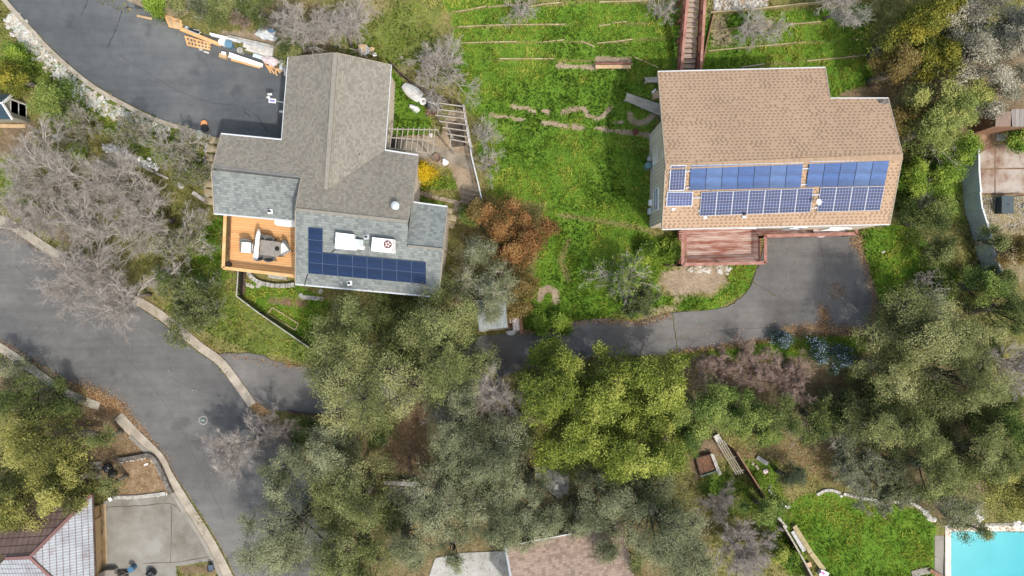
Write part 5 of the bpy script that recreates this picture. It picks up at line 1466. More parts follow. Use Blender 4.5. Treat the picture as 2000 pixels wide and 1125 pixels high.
def fence(pts, h, label, mats=('wood_grey', 'wood_grey'), post=2.0, name='fence', solid=None, rail=.06, cat='fence', slat=None, cap=None, pitch=.13, bw=.022):
    c = G(*pts[0]); o = thing(name, label, cat, c)
    P = [G(*p) for p in pts]
    for a, b in zip(P[:-1], P[1:]):
        L = (b - a).length; k = max(int(L / post), 1)
        for i in range(k + (1 if b is P[-1] else 0)):
            q = a.lerp(b, i / k); MB().beam((q.x, q.y, gz(q.x, q.y) - .1), (q.x, q.y, gz(q.x, q.y) + h - .032), .07, .07).build('post', M[mats[0]], o)
        m = MB(); kk = max(int(L / .5), 1)
        for i in range(kk):
            u, v = a.lerp(b, i / kk), a.lerp(b, (i + 1) / kk)
            u, v = lift(u, h), lift(v, h); m.beam(u, v, rail, .06)
        m.build('top_rail', M[cap or mats[0]], o)
        if solid:
            m = MB(); dd = (b - a).normalized(); n_ = max(int(L / .15), 1)
            for i in range(n_):
                u = a.lerp(b, (i + .5) / n_); g = gz(u.x, u.y); M_ = math.atan2(dd.y, dd.x)
                m.box((u.x, u.y, g + (h - .05) / 2), (L / n_ - .01, .03, h - .08), M_)
            m.build('panel', M[solid], o)
        if slat:
            m = MB(); n_ = max(int(L / pitch), 1)
            for i in range(n_):
                u = a.lerp(b, (i + .5) / n_); g = gz(u.x, u.y); m.beam((u.x, u.y, g + .05), (u.x, u.y, g + h - .031), bw, .022)
            n2 = max(int(L / .5), 1)
            for i in range(n2): m.beam(lift(a.lerp(b, i / n2), .12), lift(a.lerp(b, (i + 1) / n2), .12), .03, .03)
            m.build('bars', M[slat], o)
    return o
fence([(768,131),(785,150),(805,166),(840,190),(880,205),(905,214)], 1.1, 'low dark wire fence running along the top of the boat garden', ('wood_dark', 'wood_dark'), slat='iron')
fence([(907,215),(916,270),(925,320),(935,360),(944,401)], 1.2, 'pale grey fence dividing the patio garden from the green lawn', ('whitetrim', 'whitetrim'), slat='stone')
tag(drape('soil', [(876,240),(890,236),(904,246),(910,285),(884,288),(874,262)], .03, noisy('pergola_shade', [(.035, .028, .024), (.07, .055, .045), (.11, .09, .075)], 2.5, .95, .4, 20)), kind='structure')  # darkened soil patch, the shade under the pergola put into its colour
o = thing('storage_box', 'black crate under the pergola beams beside the eave of the upper wing', 'box', U(767,281))
P = [U(757,270), U(778,271), U(776,292), U(755,291)]; m = MB(); m.prism(P, [q + Vector((0, 0, .5)) for q in P]); m.build('body', M['black'], o)
m = MB(); m.slab([q + Vector((0, 0, .56)) for q in P], .055); m.build('lid', M['iron'], o)
p = U(853.5,309); o = tag(MB().lathe(p, [(.1, 0), (.24, .12), (.27, .22), (.24, .22), (.12, .1), (.02, .08)], 20).build('fire_pit', plain('rusty_bowl', (.17, .12, .1)), loc=p), 'round rusty fire bowl between pergola and yellow bush', 'fire bowl')
p = U(870,318); o = tag(MB().blob(p + Vector((0, 0, .12)), (.19, .16, .16), 12, .18).blob(p + Vector((-.06, .1, .3)), (.09, .09, .09), 3, .1).build('garden_ornament', M['white'], loc=p), 'white garden ornament beside the fire bowl', 'ornament')
tag(MB().blob(U(841,264,.1), (.13, .15, .12), 9, .15).build('stone', M['stone_pale'], loc=U(841,264)), 'rounded pale boulder at the edge of the pergola path', 'boulder')
GP = 'paving slabs in the small east garden'
def paver(q, label, mat='patio_slab'):
    c = G(sum(p[0] for p in q) / len(q), sum(p[1] for p in q) / len(q))
    P = [G(*p, .08) for p in q]; m = MB(); m.prism([p - Vector((0, 0, .18)) for p in P], P)
    tag(m.build('paving_slab', M[mat], loc=c), label, 'paving slab', GP)
M['patio_slab'] = noisy('brown_grey_slab', [(.19, .155, .115), (.26, .215, .165), (.32, .275, .22)], 2, .9, .2, 30)
M['patio_slab_tan'] = noisy('tan_slab', [(.24, .2, .13), (.31, .26, .175), (.37, .32, .23)], 2, .9, .2, 30)
paver([(809,369),(828,374),(826,382),(808,377)], 'brown slab of the garden path nearest the grey eave')
paver([(829,374.5),(858,383),(856,391),(827,382.5)], 'brown slab in the middle of the path below the yellow bush')
paver([(859,383.5),(899,393),(897,400),(857,391.5)], 'brown slab at the fence end of the path below the yellow bush')
paver([(904,361),(940,369),(938,377),(902,369)], 'topmost of the ladder of slabs beside the pale fence')
paver([(902,371),(931,377),(930,384),(901,378)], 'second slab from the top in the ladder beside the pale fence')
paver([(901,380),(930,386),(929,393),(900,387)], 'third slab from the top in the ladder beside the pale fence')
paver([(900,389.5),(928,395),(926,401),(898,396)], 'lowest slab in the ladder beside the pale fence')
paver([(933,379),(941,380),(940,402),(930,400)], 'upright slab closing the ladder on its fence side')
paver([(887,397),(897,399),(894,414),(884,412)], 'tan slab at the head of the tan paving by the blue eave', 'patio_slab_tan')
paver([(875,406),(884,408),(883,418),(875,416)], 'small tan slab against the blue grey eave corner', 'patio_slab_tan')
paver([(874,418),(892,421),(890,433),(874,430)], 'wide tan slab in the second row by the blue eave', 'patio_slab_tan')
paver([(873,432),(889,435),(886,447),(872,444)], 'tan slab below the wide tan slab by the blue eave', 'patio_slab_tan')
paver([(898,403),(908,405),(902,428),(894,425)], 'long dim slab between tan paving and red bush', 'patio_slab')
tag(drape('path', [(757,266),(800,270),(870,290),(925,310),(932,340),(880,318),(800,302),(756,290)], .03, noisy('sandy_path', [(.145, .125, .098), (.215, .19, .155), (.28, .25, .21)], 1.5, .95, .3, 20)), kind='structure')
tag(drape('path', [(862,548),(880,545),(892,560),(912,620),(918,640),(900,640),(892,600),(880,575)], .02, M['soil_tan']), kind='structure')

# steps west of the grey house
ps = [(418,273),(414,290),(411,307),(409,324),(408,341),(408,358),(408,375),(409,392)]
for i, (x, y) in enumerate(ps):
    q = [(x - 9, y - 7), (x + 11, y - 4), (x + 10, y + 9), (x - 10, y + 6)]
    c = G(x, y); P = [G(*p, .12) for p in q]; m = MB(); m.prism([p - Vector((0, 0, .25)) for p in P], P)
    tag(m.build('garden_step', M['patio_slab_tan'], loc=c), 'tan garden step beside the west eave, %s from the driveway' % ORD[i], 'step', 'tan steps along the west side of the grey house')
GS = 'small pale stones along the tan steps'
r = random.Random(3)
rocks_stuff('edging_stones', 'line of small pale stones along the tan garden steps', [(404,278),(400,300),(399,330),(399,360),(402,385)], 60, .05, .12, [M['stone_pale'], M['stone']], 21, 4)
# white rocks and block edging in the scrub
rocks_stuff('rock_pile', 'heap of white rocks on the slope under the bare trees', [(200,289),(225,291),(245,301),(270,315),(290,318),(308,330)], 190, .06, .15, [M['stone_pale'], M['stone_pale'], M['white']], 22, 9)
GB = 'white edging blocks in a dotted row below the rock heap'
pos = [(258,309),(262,312),(266,315),(270,318),(274,320),(278,323),(282,326),(286,328),(290,331),(294,333),(298,335),(307,339),(311,341),(315,342.5),(319,344),(323,346),(327,348)]
for i, (x, y) in enumerate(pos):
    tag(MB().box(G(x, y, .08), (.1, .1, .2), -.6).build('edging_block', M['stone_pale'], loc=G(x, y)), 'small white edging block in the dotted row below the white rock heap', 'edging block', GB)
p = G(354,362); tag(MB().lathe(p, [(.21, 0), (.22, .05), (.2, .07), (.02, .075)], 14).build('stepping_stone', M['stone'], loc=p), 'round grey stepping stone under the bare trees', 'stepping stone')
board([(378,376),(389,384),(402,392)], 'curved pale kerb piece near the round stepping stone', 'stone_pale', .22, .12, None, 'edging_stone', 'edging')
tag(MB().blob(G(389,262,.12), (.24, .28, .16), 4, .12).build('boulder', M['rock_green'], loc=G(389,262)), 'pale boulder at the lower end of the driveway kerb', 'boulder')
tag(MB().blob(G(115,267,.15), (.3, .2, .16), 14, .12).build('boulder', M['rock_green'], loc=G(115,267)), 'grey green boulder among the bare twigs near the dark-roofed shed', 'boulder')

# front yard of the grey house
fence([(477,527),(474,578),(516,610),(560,640),(612,676)], .95, 'black barred fence with pale rail round the small front lawn', ('iron', 'iron'), slat='iron', cap='stone', rail=.055, pitch=.085, bw=.05)
board([(476,530),(474,577)], 'dark brown retaining board behind the barred fence', 'wood_dark', .3, .1, None, 'retaining_board', 'board')
o = thing('block_wall', 'curved low wall of grey blocks under the orange deck', 'wall', G(520,552))
arc = smooth([(488,531),(496,543),(508,551),(522,555),(540,558),(560,558),(578,556)], 4)
for i in range(0, len(arc) - 2, 2):
    a, b = arc[i], arc[min(i + 2, len(arc) - 1)]
    a2 = (a[0] + (b[0] - a[0]) * .06, a[1] + (b[1] - a[1]) * .06); b2 = (a[0] + (b[0] - a[0]) * .94, a[1] + (b[1] - a[1]) * .94)
    strip(MB(), [a2, b2], .24, .3 + .02 * (i % 4)).build('block', M['stone'], o)
board([(527,539),(545,542),(562,543)], 'second grey block course against the orange deck', 'stone', .2, .3, None, 'edging_stone', 'edging')
rocks_stuff('edging_stones', 'cluster of tan edging stones at the corner of the front lawn', [(482,552),(488,559),(498,561),(506,558)], 14, .08, .15, [M['stone'], M['rock_tan']], 31, 3)
o = thing('lawn_enclosure', 'tan wooden rectangle frame standing on the small front lawn', 'garden frame', G(553,623))
Q = [G(532,600,.12), G(583,632,.12), G(577,644.5,.12), G(523,613,.12)]
for i in range(4): MB().beam(Q[i], Q[(i + 1) % 4], .055, .08).build('rail', M['wood_straw'], o)
for q in Q: MB().beam((q.x, q.y, gz(q.x, q.y) - .05), q - Vector((0, 0, .041)), .05, .05).build('peg', M['wood_straw'], o)
for x, y in ((588,577),(627,569)): tag(MB().lathe(G(x, y), [(.14, 0), (.15, .07), (.13, .09), (.02, .09)], 14).build('stepping_stone', M['stone'], loc=G(x, y)), 'round grey stepping stone %s' % ('at the foot of the south eave path' if x < 600 else 'beneath the south eave of the grey house'), 'stepping stone')
board([(590,580.5),(612,582),(632,584)], 'straight grey stone edging below the south eave', 'stone', .24, .08, None, 'edging_stone', 'edging')
tag(drape('soil', [(545,586),(560,585),(592,590),(594,598),(575,598),(548,594)], .02, M['soil']), kind='structure')

# junk beside the tin-roofed shed
tag(MB().beam(G(996,606,1.35), G(1003,640,.08), .9, .05).build('door_leaf', M['wood_brown'], loc=G(1000,628)), 'brown door leaf propped beside the tin-roofed shed', 'door') if False else None
o = tag(MB().beam(G(992,611,1.3), G(1000,639,.1), .32, .05).build('brown_board', M['wood_brown'], loc=G(998,630)), 'reddish brown board leaning on the tin-roofed shed', 'board')
MB().beam(G(994,612,1.36), G(997,630,.8), .06, .06).build('white_batten', M['white'], o)
o = thing('plank_stack', 'upright stack of pale planks beside the tin-roofed shed', 'planks', G(1007,632))
for k in range(5):
    a, b = G(1001 + k * 2.6, 618 + (k % 2) * 2, .5), G(1003 + k * 2.6, 645 - (k % 3) * 1.5, .42); MB().beam(a, b, .075, .5 + .04 * (k % 3)).build('plank', M['pink'] if k % 2 else M['stone_pale'], o)
tag(MB().beam(G(1016,620,.5), G(1019,650,.4), .2, .45).build('timber_stack', M['wood_brown'], loc=G(1017,636)), 'dark brown timber stack right of the pale planks', 'timber')
tag(MB().blob(G(998,650,.12), (.3, .16, .16), 3, .2).build('plastic_bag', M['tarp'], loc=G(998,650)), 'whitish plastic sack below the leaning brown board', 'bag')
tag(MB().blob(G(1004,647,.1), (.12, .14, .12), 13, .2).build('plastic_bag', M['white'], loc=G(1004,647)), 'small white sack at the corner of the pale planks', 'bag')
tag(MB().blob(G(891,596,.12), (.2, .32, .2), 5, .2).blob(G(892,601,.25), (.12, .16, .15), 2, .2).build('log_pile', M['wood_brown'], loc=G(891,597)), 'reddish brown firewood heap between oak and tin-roofed shed', 'firewood')

# --- lower left
o = thing('planter_bed', 'brown earth bed edged by low dark stone walls beside the road kerb', 'planter bed', G(275,930))
wall_px = smooth([(234,897),(262,893),(296,888),(312,905),(326,935),(338,962)], 4)
strip(MB(), wall_px, .26, .34).build('stone_wall', M['stone_dark'], o)
strip(MB(), [(222,971),(270,970),(325,963)], .22, .14).build('stone_wall', M['stone'], o)
bd_ = drape('soil_fill', [(222,900),(296,893),(310,910),(332,962),(222,969)], .04, M['soil_tan']); 
bd_.parent = o; bd_.matrix_parent_inverse = Matrix.Translation(-wloc(o))
rocks_stuff('edging_stones', 'pale grey rocks lining the inside of the dark stone bed wall', [(232,902),(294,893),(306,908),(318,930),(330,955)], 190, .04, .10, [M['stone_pale'], M['stone']], 33, 3)
rocks_stuff('edging_stones', 'pale rocks between the earth bed and the concrete driveway', [(222,971),(270,970),(325,964)], 160, .04, .10, [M['stone_pale'], M['stone'], M['stone_dark']], 34, 3.5)
tag(MB().blob(G(210,914,.25), (.27, .27, .28), 21, .12).build('rubbish_bag', M['bag_black'], loc=G(210,914)), 'black rubbish sack at the edge of the yellow-green tree', 'rubbish bag')
tag(MB().blob(G(220,926,.22), (.26, .22, .24), 22, .14).build('rubbish_bag', M['bag_black'], loc=G(220,926)), 'glossy black rubbish sack lying on the bare earth bed', 'rubbish bag')
tag(MB().blob(G(285,907,.05), (.14, .06, .05), 23, .1, .3).build('litter', M['white'], loc=G(285,907)), 'white scrap lying on the brown earth bed', 'litter')
tag(MB().box(G(215,975,.2), (.2, .24, .03), .6).build('paper_sheet', M['white'], loc=G(215,975)), 'white sheet of card at the corner of the tan house wall', 'card')
for k, y in enumerate((905,914,923,931)):
    tag(MB().box(G(189,y,.12), (.55, .22, .24), .05).build('garden_step', M['wood_grey'], loc=G(189,y)), 'weathered timber garden step by the brown slope, %s from the top' % ORD[k], 'step', 'timber steps beside the yellow-green tree')
# leaning trunk
o = thing('fallen_log', 'thick grey leaning trunk with a cut end beside the leafy slope', 'log', G(165,852))
pts = [G(128,862,.5), G(142,852,.75), G(158,846,.9), G(175,846,.95), (G(193,848,1.0))]
MB().tube(pts, [.2, .22, .2, .19, .18], 12).build('trunk', M['bark'], o, smooth=True)
MB().lathe(G(191,847,1.02), [(.1, 0), (.1, .17), (.05, .175)], 12).build('cut_face', M['wood_dark'], o)
tag(MB().blob(G(295,1119,.24), (.3, .24, .26), 25, .14).build('rubbish_bag', M['bag_black'], loc=G(295,1119)), 'black rubbish sack on the concrete driveway near the bottom edge', 'rubbish bag')
o = tag(MB().box(G(412,1109,.22), (.26, .3, .44), .1).build('bucket', M['black'], loc=G(412,1109)), 'small dark box on the verge beside the kerb at the bottom', 'box')
MB().box(G(412,1109,.45), (.3, .34, .03), .1).build('lid', plain('slate_lid', (.06, .08, .11)), o)
tag(MB().lathe(G(264,1106), [(.14, 0), (.17, .5), (.18, .55), (.1, .56)], 14).build('bucket', M['blue'], loc=G(264,1106)), 'slim blue bucket at the lower edge of the concrete driveway', 'bucket')
o = thing('low_wall', 'low pale wall stub at the bottom of the tan garage wall', 'wall', G(220,1118)); strip(MB(), [(203,1119),(215,1113),(232,1112)], .3, .5).build('wall', M['concrete'], o)
tag(MB().blob(G(240,1121,.2), (.4, .2, .2), 6, .3).build('debris_pile', M['stone_dark'], loc=G(240,1121)), 'dark debris pile beside the low pale wall stub', 'debris')

# --- lower centre, seen between oaks
board([(752,938),(785,940),(816,942)], 'pale low wall with a dark back edge seen between the oaks', 'stone_pale', .32, .4, None, 'low_wall', 'wall')
board([(750,934),(785,935),(818,937)], 'dark edging behind the pale low wall between the oaks', 'wood_dark', .1, .45, None, 'edging', 'edging')
board([(800,893),(801,910),(806,930)], 'thin dark log standing along the orange earth between the oaks', 'wood_dark', .14, .2, None, 'log', 'log')
tag(drape('patio', [(1032,916),(1075,908),(1112,925),(1110,970),(1088,975)], .02, M['concrete_pale']), kind='structure')
board([(1018,914),(1050,945),(1086,976)], 'dark timber edge along the pale patio between the oaks', 'wood_dark', .14, .25, None, 'edging', 'edging')
board([(562,803),(590,807),(632,810)], 'dark timber edging at the lower side of the shared driveway', 'wood_dark', .12, .2, None, 'edging', 'edging')
# --- lower right garden
o = thing('raised_bed', 'raised garden bed of brown mulch with green mesh side', 'raised bed', G(1378,910))
q = [(1357,892),(1388,885),(1400,916),(1366,927)]
strip(MB(), [q[0], q[1]], .08, .4).build('side_board', M['wood_dark'], o); strip(MB(), [q[3], q[2]], .1, .4).build('side_board', plain('green_mesh', (.11, .16, .12)), o); strip(MB(), [q[0], q[3]], .08, .4).build('side_board', M['wood_dark'], o); strip(MB(), [q[1], q[2]], .08, .4).build('side_board', M['stone'], o)
P = [G(*p, .3) for p in q]; MB().slab(P, .2).build('mulch', noisy('mulch', [(.07, .035, .022), (.13, .07, .045), (.19, .11, .075)], 6, .95, .6, 15), o)
rl_ = MB()
for k in range(3): rl_.beam(G(1388 + k * 2.3, 886 + k * .5, .5), G(1404 + k * 2.2, 928 - k, .5), .045, .045)
rl_.build('rack_bar', M['stone_pale'], o)
o = thing('trellis', 'long pale slatted trellis lying along the brown garden fence', 'trellis', G(1425,895))
for k in range(4):
    a, b = G(1402 + k * 3.6, 866 - k * 2.2, .55), G(1438 + k * 4.4, 926 + (1 - k) * .6, .55); MB().beam(a, b, .05, .05).build('slat', M['wood_grey'], o)
for t in (.1, .5, .9): MB().beam(G(1403 + 38 * t, 867 + 60 * t, .49), G(1418 + 40 * t, 858 + 66 * t, .49), .05, .04).build('crossbar', M['wood_grey'], o)
tag(MB().box(G(1402,857,.25), (.35, .55, .25), .5).build('bench_end', M['stone_pale'], loc=G(1402,857)), 'pale weathered box at the head of the slatted trellis', 'box')
fence([(1424,872),(1445,905),(1466,938),(1485,970)], 1.5, 'dark brown board fence between the raised bed and the stone path', ('wood_brown', 'wood_brown'), solid='wood_dark', cap='wood_brown')
fence([(1514,1012),(1534,1045),(1556,1084),(1580,1130)], 1.3, 'brown board fence with pale top rail left of the split log', ('wood_brown', 'wood_brown'), solid='wood_dark', cap='wood_grey', rail=.1)
def stone_at(px, py, w, d, h, rz, label, mat='stone_pale', name='stone', cat='stone'):
    p = G(px, py); m = MB(); m.blob(p + Vector((0, 0, h * .5)), (w, d, h), int(px), .1, rz); return tag(m.build(name, M[mat], loc=p), label, cat)
p = G(1487,898); tag(MB().box(p + Vector((0, 0, .1)), (.75, .24, .2), -.55).build('stone_bench', M['concrete_pale'], loc=p), 'long flat pale slab lying above the stone path', 'slab')
stone_at(1494,920,.17,.15,.12,.3,'pinkish white boulder halfway down the stone path','pink')
for i, (x, y) in enumerate(((1470,905),(1477,910),(1479,914))): stone_at(x, y, .1, .1, .07, i, ('flat tan stone left of the pale slab', 'middle tan stone left of the boulder', 'small tan stone touching the boulder path')[i], 'rock_tan')
for i, (x, y) in enumerate(((1503,950),(1502,957),(1505,962),(1511,967))): stone_at(x, y, .1 + .03 * (i == 2), .09, .08, i, 'pale path stone below the pinkish boulder, %s from the top' % ORD[i], 'stone')
for i, (x, y) in enumerate(((1515,973),(1519,979),(1524,983),(1531,987),(1538,989.5))): stone_at(x, y, .15, .1, .11, -.8 + i * .2, 'white edging stone in the short curve by the green shrub, %s from the top' % ORD[i], 'stone_pale')
for i, (x, y) in enumerate(((1521,1014),(1526,1022),(1531,1028),(1524,1030))): stone_at(x, y, .16, .17, .12, i, 'pale broken slab at the head of the pale-railed fence, %s from the top' % ORD[i], 'stone_pale')
edge = smooth([(1594,966),(1602,961),(1612,957),(1625,957),(1640,962),(1665,968),(1690,973),(1720,978),(1750,979),(1780,983),(1800,995),(1815,1010)], 4)
k = 0
for i in range(0, len(edge) - 1):
    if i == 16: continue
    if i % 2 == 0 or i > 20:
        pass
    a, b = edge[i], edge[i + 1]
    c = G((a[0] + b[0]) / 2, (a[1] + b[1]) / 2)
    d_ = at(b[0], b[1], 0) - at(a[0], a[1], 0)
    o = tag(MB().box(c + Vector((0, 0, .07)), (d_.length * .86, .17, .16), math.atan2(d_.y, d_.x)).build('edging_stone', M['stone_pale'] if i % 3 else M['stone'], loc=c), 'pale kerb stone in the curved row along the pool lawn', 'edging stone', 'pale kerb stones round the pool lawn')
stone_at(1642,968,.09,.12,.08,1,'small white stone standing off the kerb row on the pool lawn')
# split log, plank, brick, box with print
o = thing('split_log', 'long pale beam in two lengths at the left edge of the pool lawn', 'log', G(1575,1062))
for a, b in (((1550,1026),(1582,1078)), ((1582.7,1079),(1608,1112))): MB().beam(G(*a, .14), G(*b, .14), .28, .26).build('beam', M['wood_straw'], o)
tag(MB().beam(G(1548,1037,.12), G(1571,1076,.12), .26, .06).build('plank', plain('pale_grey_plank', (.42, .43, .45), .7), loc=G(1560,1056)), 'flat pale grey plank beside the long pale beam', 'plank')
tag(MB().box(G(1579,1102,.12), (.26, .28, .22), .35).build('brick_block', plain('pinkish_brick', (.48, .33, .22), .9), loc=G(1579,1102)), 'pinkish tan block by the brown fence and the long beam', 'block')
o = tag(MB().box(G(1607,1119,.2), (.5, .36, .4), -.45).build('carton', M['white'], loc=G(1607,1119)), 'white carton with a purple print at the end of the long beam', 'carton')
MB().box(G(1607,1119,.402), (.28, .12, .008), -.45).build('print', plain('purple_print', (.4, .08, .3)), o)
MB().box(G(1610,1123,.402), (.2, .05, .008), -.45).build('print', plain('blue_print', (.12, .15, .5)), o)
board([(1780,1121),(1800,1115),(1815,1113)], 'pale concrete kerb at the bottom of the pool lawn', 'concrete', .4, .1, None, 'kerb_stone', 'kerb')
tag(MB().beam(G(1816,1113,.2), G(1842,1128,.2), .2, .1).build('timber_beam', M['wood_brown'], loc=G(1828,1120)), 'brown beam crossing the pool deck at the bottom edge', 'beam')
# steel fence on the east side
def steel(pts, h, label):
    o = thing('steel_fence', label, 'fence', G(*pts[0]), 'corrugated steel fence panels on the east boundary'); P = [G(*p) for p in pts]
    m = MB()
    for a, b in zip(P[:-1], P[1:]):
        L = (b - a).length; n = max(int(L / .06), 1); d = (b - a).normalized(); nr = Vector((d.y, -d.x, 0))
        for i in range(n):
            u, v = a.lerp(b, i / n), a.lerp(b, (i + 1) / n); of = nr * (.012 if i % 2 else 0)
            m.prism([u + of, v + of, v + of + nr * .02, u + of + nr * .02], [w + Vector((0, 0, h)) for w in (u + of, v + of, v + of + nr * .02, u + of + nr * .02)])
    m.build('sheet', M['metal_fence'], o)
    m = MB()
    for a, b in zip(P[:-1], P[1:]): m.beam(a + Vector((0, 0, h + .02)), b + Vector((0, 0, h + .02)), .09, .05)
    m.build('cap_rail', M['whitetrim'], o)
    for q in P: MB().beam(q + Vector((.06, 0, -.1)), q + Vector((.06, 0, h)), .08, .08).build('post', M['metal'], o)
steel([(1878,296),(1879,344),(1882,380)], 1.55, 'upper steel fence panel dipping behind the bright green shrub')
steel([(1882,381),(1886,414)], 1.5, 'middle steel fence panel with ivy along its foot')
steel([(1886,415),(1894,440),(1908,495),(1925,540),(1935,570)], 1.55, 'long lower steel fence panel bending away under the trees')
p = G(1954,402); o = thing('storage_box', 'dark slate lidded box at the foot of the stained patio', 'box', p)
m = MB(); m.box(p + Vector((0, 0, .28)), (.62, .95, .56), 0); m.build('body', plain('dark_slate_plastic', (.03, .045, .052), .5), o)
m = MB(); m.box(p + Vector((0, 0, .6)), (.68, 1.02, .07), 0); m.build('lid', plain('dark_slate_lid', (.045, .065, .075), .45), o); MB().lathe(p + Vector((.03, 0, .635)), [(.05, 0), (.05, .02), (.02, .025)], 10).build('knob', M['iron'], o)
MB().beam(G(1966,385,.5), G(2010,380,.5), .05, .05).build('pipe', M['black'], o)
stone_at(1999,403,.1,.14,.1,0,'white stone at the right edge beside the gravel')
stone_at(1725,492,.14,.06,.04,.4,'white scrap lying on the bright verge right of the driveway')
rocks_stuff('rock_pile', 'pale rocks in the bare earth below the red deck', [(1345,524),(1372,530),(1412,520),(1425,530)], 60, .06, .18, [M['rock_tan'], M['stone_pale']], 41, 12)
rocks_stuff('rock_pile', 'white stones showing at the edge of the pool under the oak', [(1805,1000),(1815,1012),(1828,1016)], 40, .06, .14, [M['stone_pale']], 42, 6)
rocks_stuff('rock_pile', 'white rocks on the pool edge under the oak at the right', [(1905,990),(1912,1010),(1916,1016)], 40, .06, .14, [M['white'], M['stone_pale']], 43, 6)
rocks_stuff('rock_pile', 'white rocks by the pool edge at the right side of the picture', [(1980,1022),(1990,1026),(1996,1030)], 36, .06, .14, [M['white'], M['stone_pale']], 44, 6)
# ------------------------------------------------------------------ vegetation
def norm(v): return v / (np.linalg.norm(v, axis=-1, keepdims=True) + 1e-9)

def leaf_mesh(name, C, tint, ln, wd, mat, rng, parent, upbias=.7):
    n = len(C)
    nrm = norm(rng.normal(size=(n, 3)) + np.array([0, 0, upbias]))
    t = norm(np.cross(nrm, norm(rng.normal(size=(n, 3)))))
    b = np.cross(nrm, t)
    L = (ln * rng.uniform(.65, 1.35, n))[:, None]; W = (wd * rng.uniform(.65, 1.3, n))[:, None]
    V = np.stack([C - t * L / 2, C + b * W / 2 + t * L * .05, C + t * L / 2, C - b * W / 2 + t * L * .05], 1).reshape(-1, 3)
    F = np.arange(4 * n).reshape(n, 4)
    return arrays_mesh(name, V, F, mat, np.repeat(np.clip(tint, 0, 1), 4), parent)

def grow(rng, P, D, L, R, spec, minr=.006):
    """returns segment list (p0,p1,r0,r1) for successive branch orders"""
    out = []
    for (ns, wander, up, nc, lr, a0, a1, t0, rr) in spec:
        n = len(P); cur = P; d = D; pts = [P]; ds = []
        for s in range(ns):
            d = norm(d + wander * rng.normal(size=(n, 3)) + np.array([0, 0, up])); ds.append(d)
            cur = cur + d * (L / ns)[:, None]; pts.append(cur)
        for s in range(ns):
            out.append((pts[s], pts[s + 1], R * (1 - .6 * s / ns), R * (1 - .6 * (s + 1) / ns)))
        if not nc: break
        t = rng.uniform(t0, 1, (n, nc)); k = np.minimum((t * ns).astype(int), ns - 1); f = t * ns - k
        PT = np.stack(pts, 1); DS = np.stack(ds, 1); ii = np.arange(n)[:, None]
        start = PT[ii, k] * (1 - f[..., None]) + PT[ii, k + 1] * f[..., None]
        dd = DS[ii, k]; pr = norm(np.cross(dd, rng.normal(size=(n, nc, 3)))); a = rng.uniform(a0, a1, (n, nc))[..., None]
        nd = norm(np.cos(a) * dd + np.sin(a) * pr)
        P = start.reshape(-1, 3); D = nd.reshape(-1, 3)
        L = (np.repeat(L, nc) * lr * rng.uniform(.6, 1.25, n * nc)); R = np.maximum(np.repeat(R, nc) * rr, minr)
    return out

def seg_mesh(name, segs, mat, parent, sides=3):
    A = np.concatenate([s[0] for s in segs]); B = np.concatenate([s[1] for s in segs])
    ra = np.concatenate([np.broadcast_to(s[2], len(s[0])) for s in segs]); rb = np.concatenate([np.broadcast_to(s[3], len(s[0])) for s in segs])
    d = norm(B - A); h = np.where(np.abs(d[:, 2:3]) < .9, np.array([[0, 0, 1.]]), np.array([[1., 0, 0]]))
    u = norm(np.cross(d, h)); v = np.cross(d, u); n = len(A); rows = []
    for c, r in ((A, ra), (B, rb)):
        for k in range(sides):
            t = 2 * math.pi * k / sides; rows.append(c + (u * math.cos(t) + v * math.sin(t)) * r[:, None])
    V = np.stack(rows, 1).reshape(-1, 3); base = (np.arange(n) * 2 * sides)[:, None]
    F = np.concatenate([base + np.array([[k, (k + 1) % sides, sides + (k + 1) % sides, sides + k]]) for k in range(sides)], 0)
    return arrays_mesh(name, V, F, mat, None, parent)

FK = {  # leaf colours (albedo) dark -> light, leaf length, width
 'olive':   ([(.052,.068,.023), (.108,.135,.044), (.19,.22,.077), (.31,.33,.135)], .115, .065),
 'olight':  ([(.068,.083,.029), (.145,.166,.058), (.25,.27,.105), (.40,.405,.195)], .115, .065),
 'ogrey':   ([(.062,.077,.042), (.142,.166,.088), (.24,.262,.15), (.37,.385,.24)], .11, .055),
 'ygreen':  ([(.047,.072,.013), (.132,.178,.028), (.235,.282,.048), (.385,.415,.10)], .15, .10),
 'oyel':    ([(.05,.062,.02), (.14,.155,.042), (.27,.27,.075), (.45,.43,.14)], .13, .08),
 'gold':    ([(.042,.058,.013), (.115,.135,.023), (.215,.215,.034), (.37,.33,.052)], .14, .09),
 'green':   ([(.035,.066,.016), (.095,.155,.036), (.185,.25,.06), (.30,.36,.10)], .13, .085),
 'bright':  ([(.035,.075,.010), (.10,.18,.02), (.19,.29,.038), (.32,.41,.07)], .13, .085),
 'dark':    ([(.022,.04,.012), (.06,.09,.026), (.115,.15,.045), (.20,.235,.075)], .11, .07),
 'red':     ([(.055,.052,.014), (.16,.095,.032), (.29,.135,.055), (.37,.24,.09)], .14, .085),
 'amber':   ([(.045,.048,.014), (.13,.10,.03), (.23,.16,.055), (.30,.25,.10)], .13, .08),
 'yellow':  ([(.25,.15,.015), (.48,.33,.012), (.66,.48,.015), (.70,.55,.06)], .13, .07),
 'silver':  ([(.09,.092,.064), (.215,.21,.16), (.37,.355,.285), (.60,.56,.47)], .20, .05),
 'laurel':  ([(.06,.10,.028), (.165,.22,.06), (.30,.345,.105), (.46,.46,.155)], .17, .06),
 'blue':    ([(.02,.045,.015), (.04,.085,.03), (.10,.14,.14), (.36,.43,.62)], .09, .07),
 'cedar':   ([(.016,.03,.016), (.04,.06,.032), (.075,.10,.052), (.12,.14,.085)], .16, .03),
}
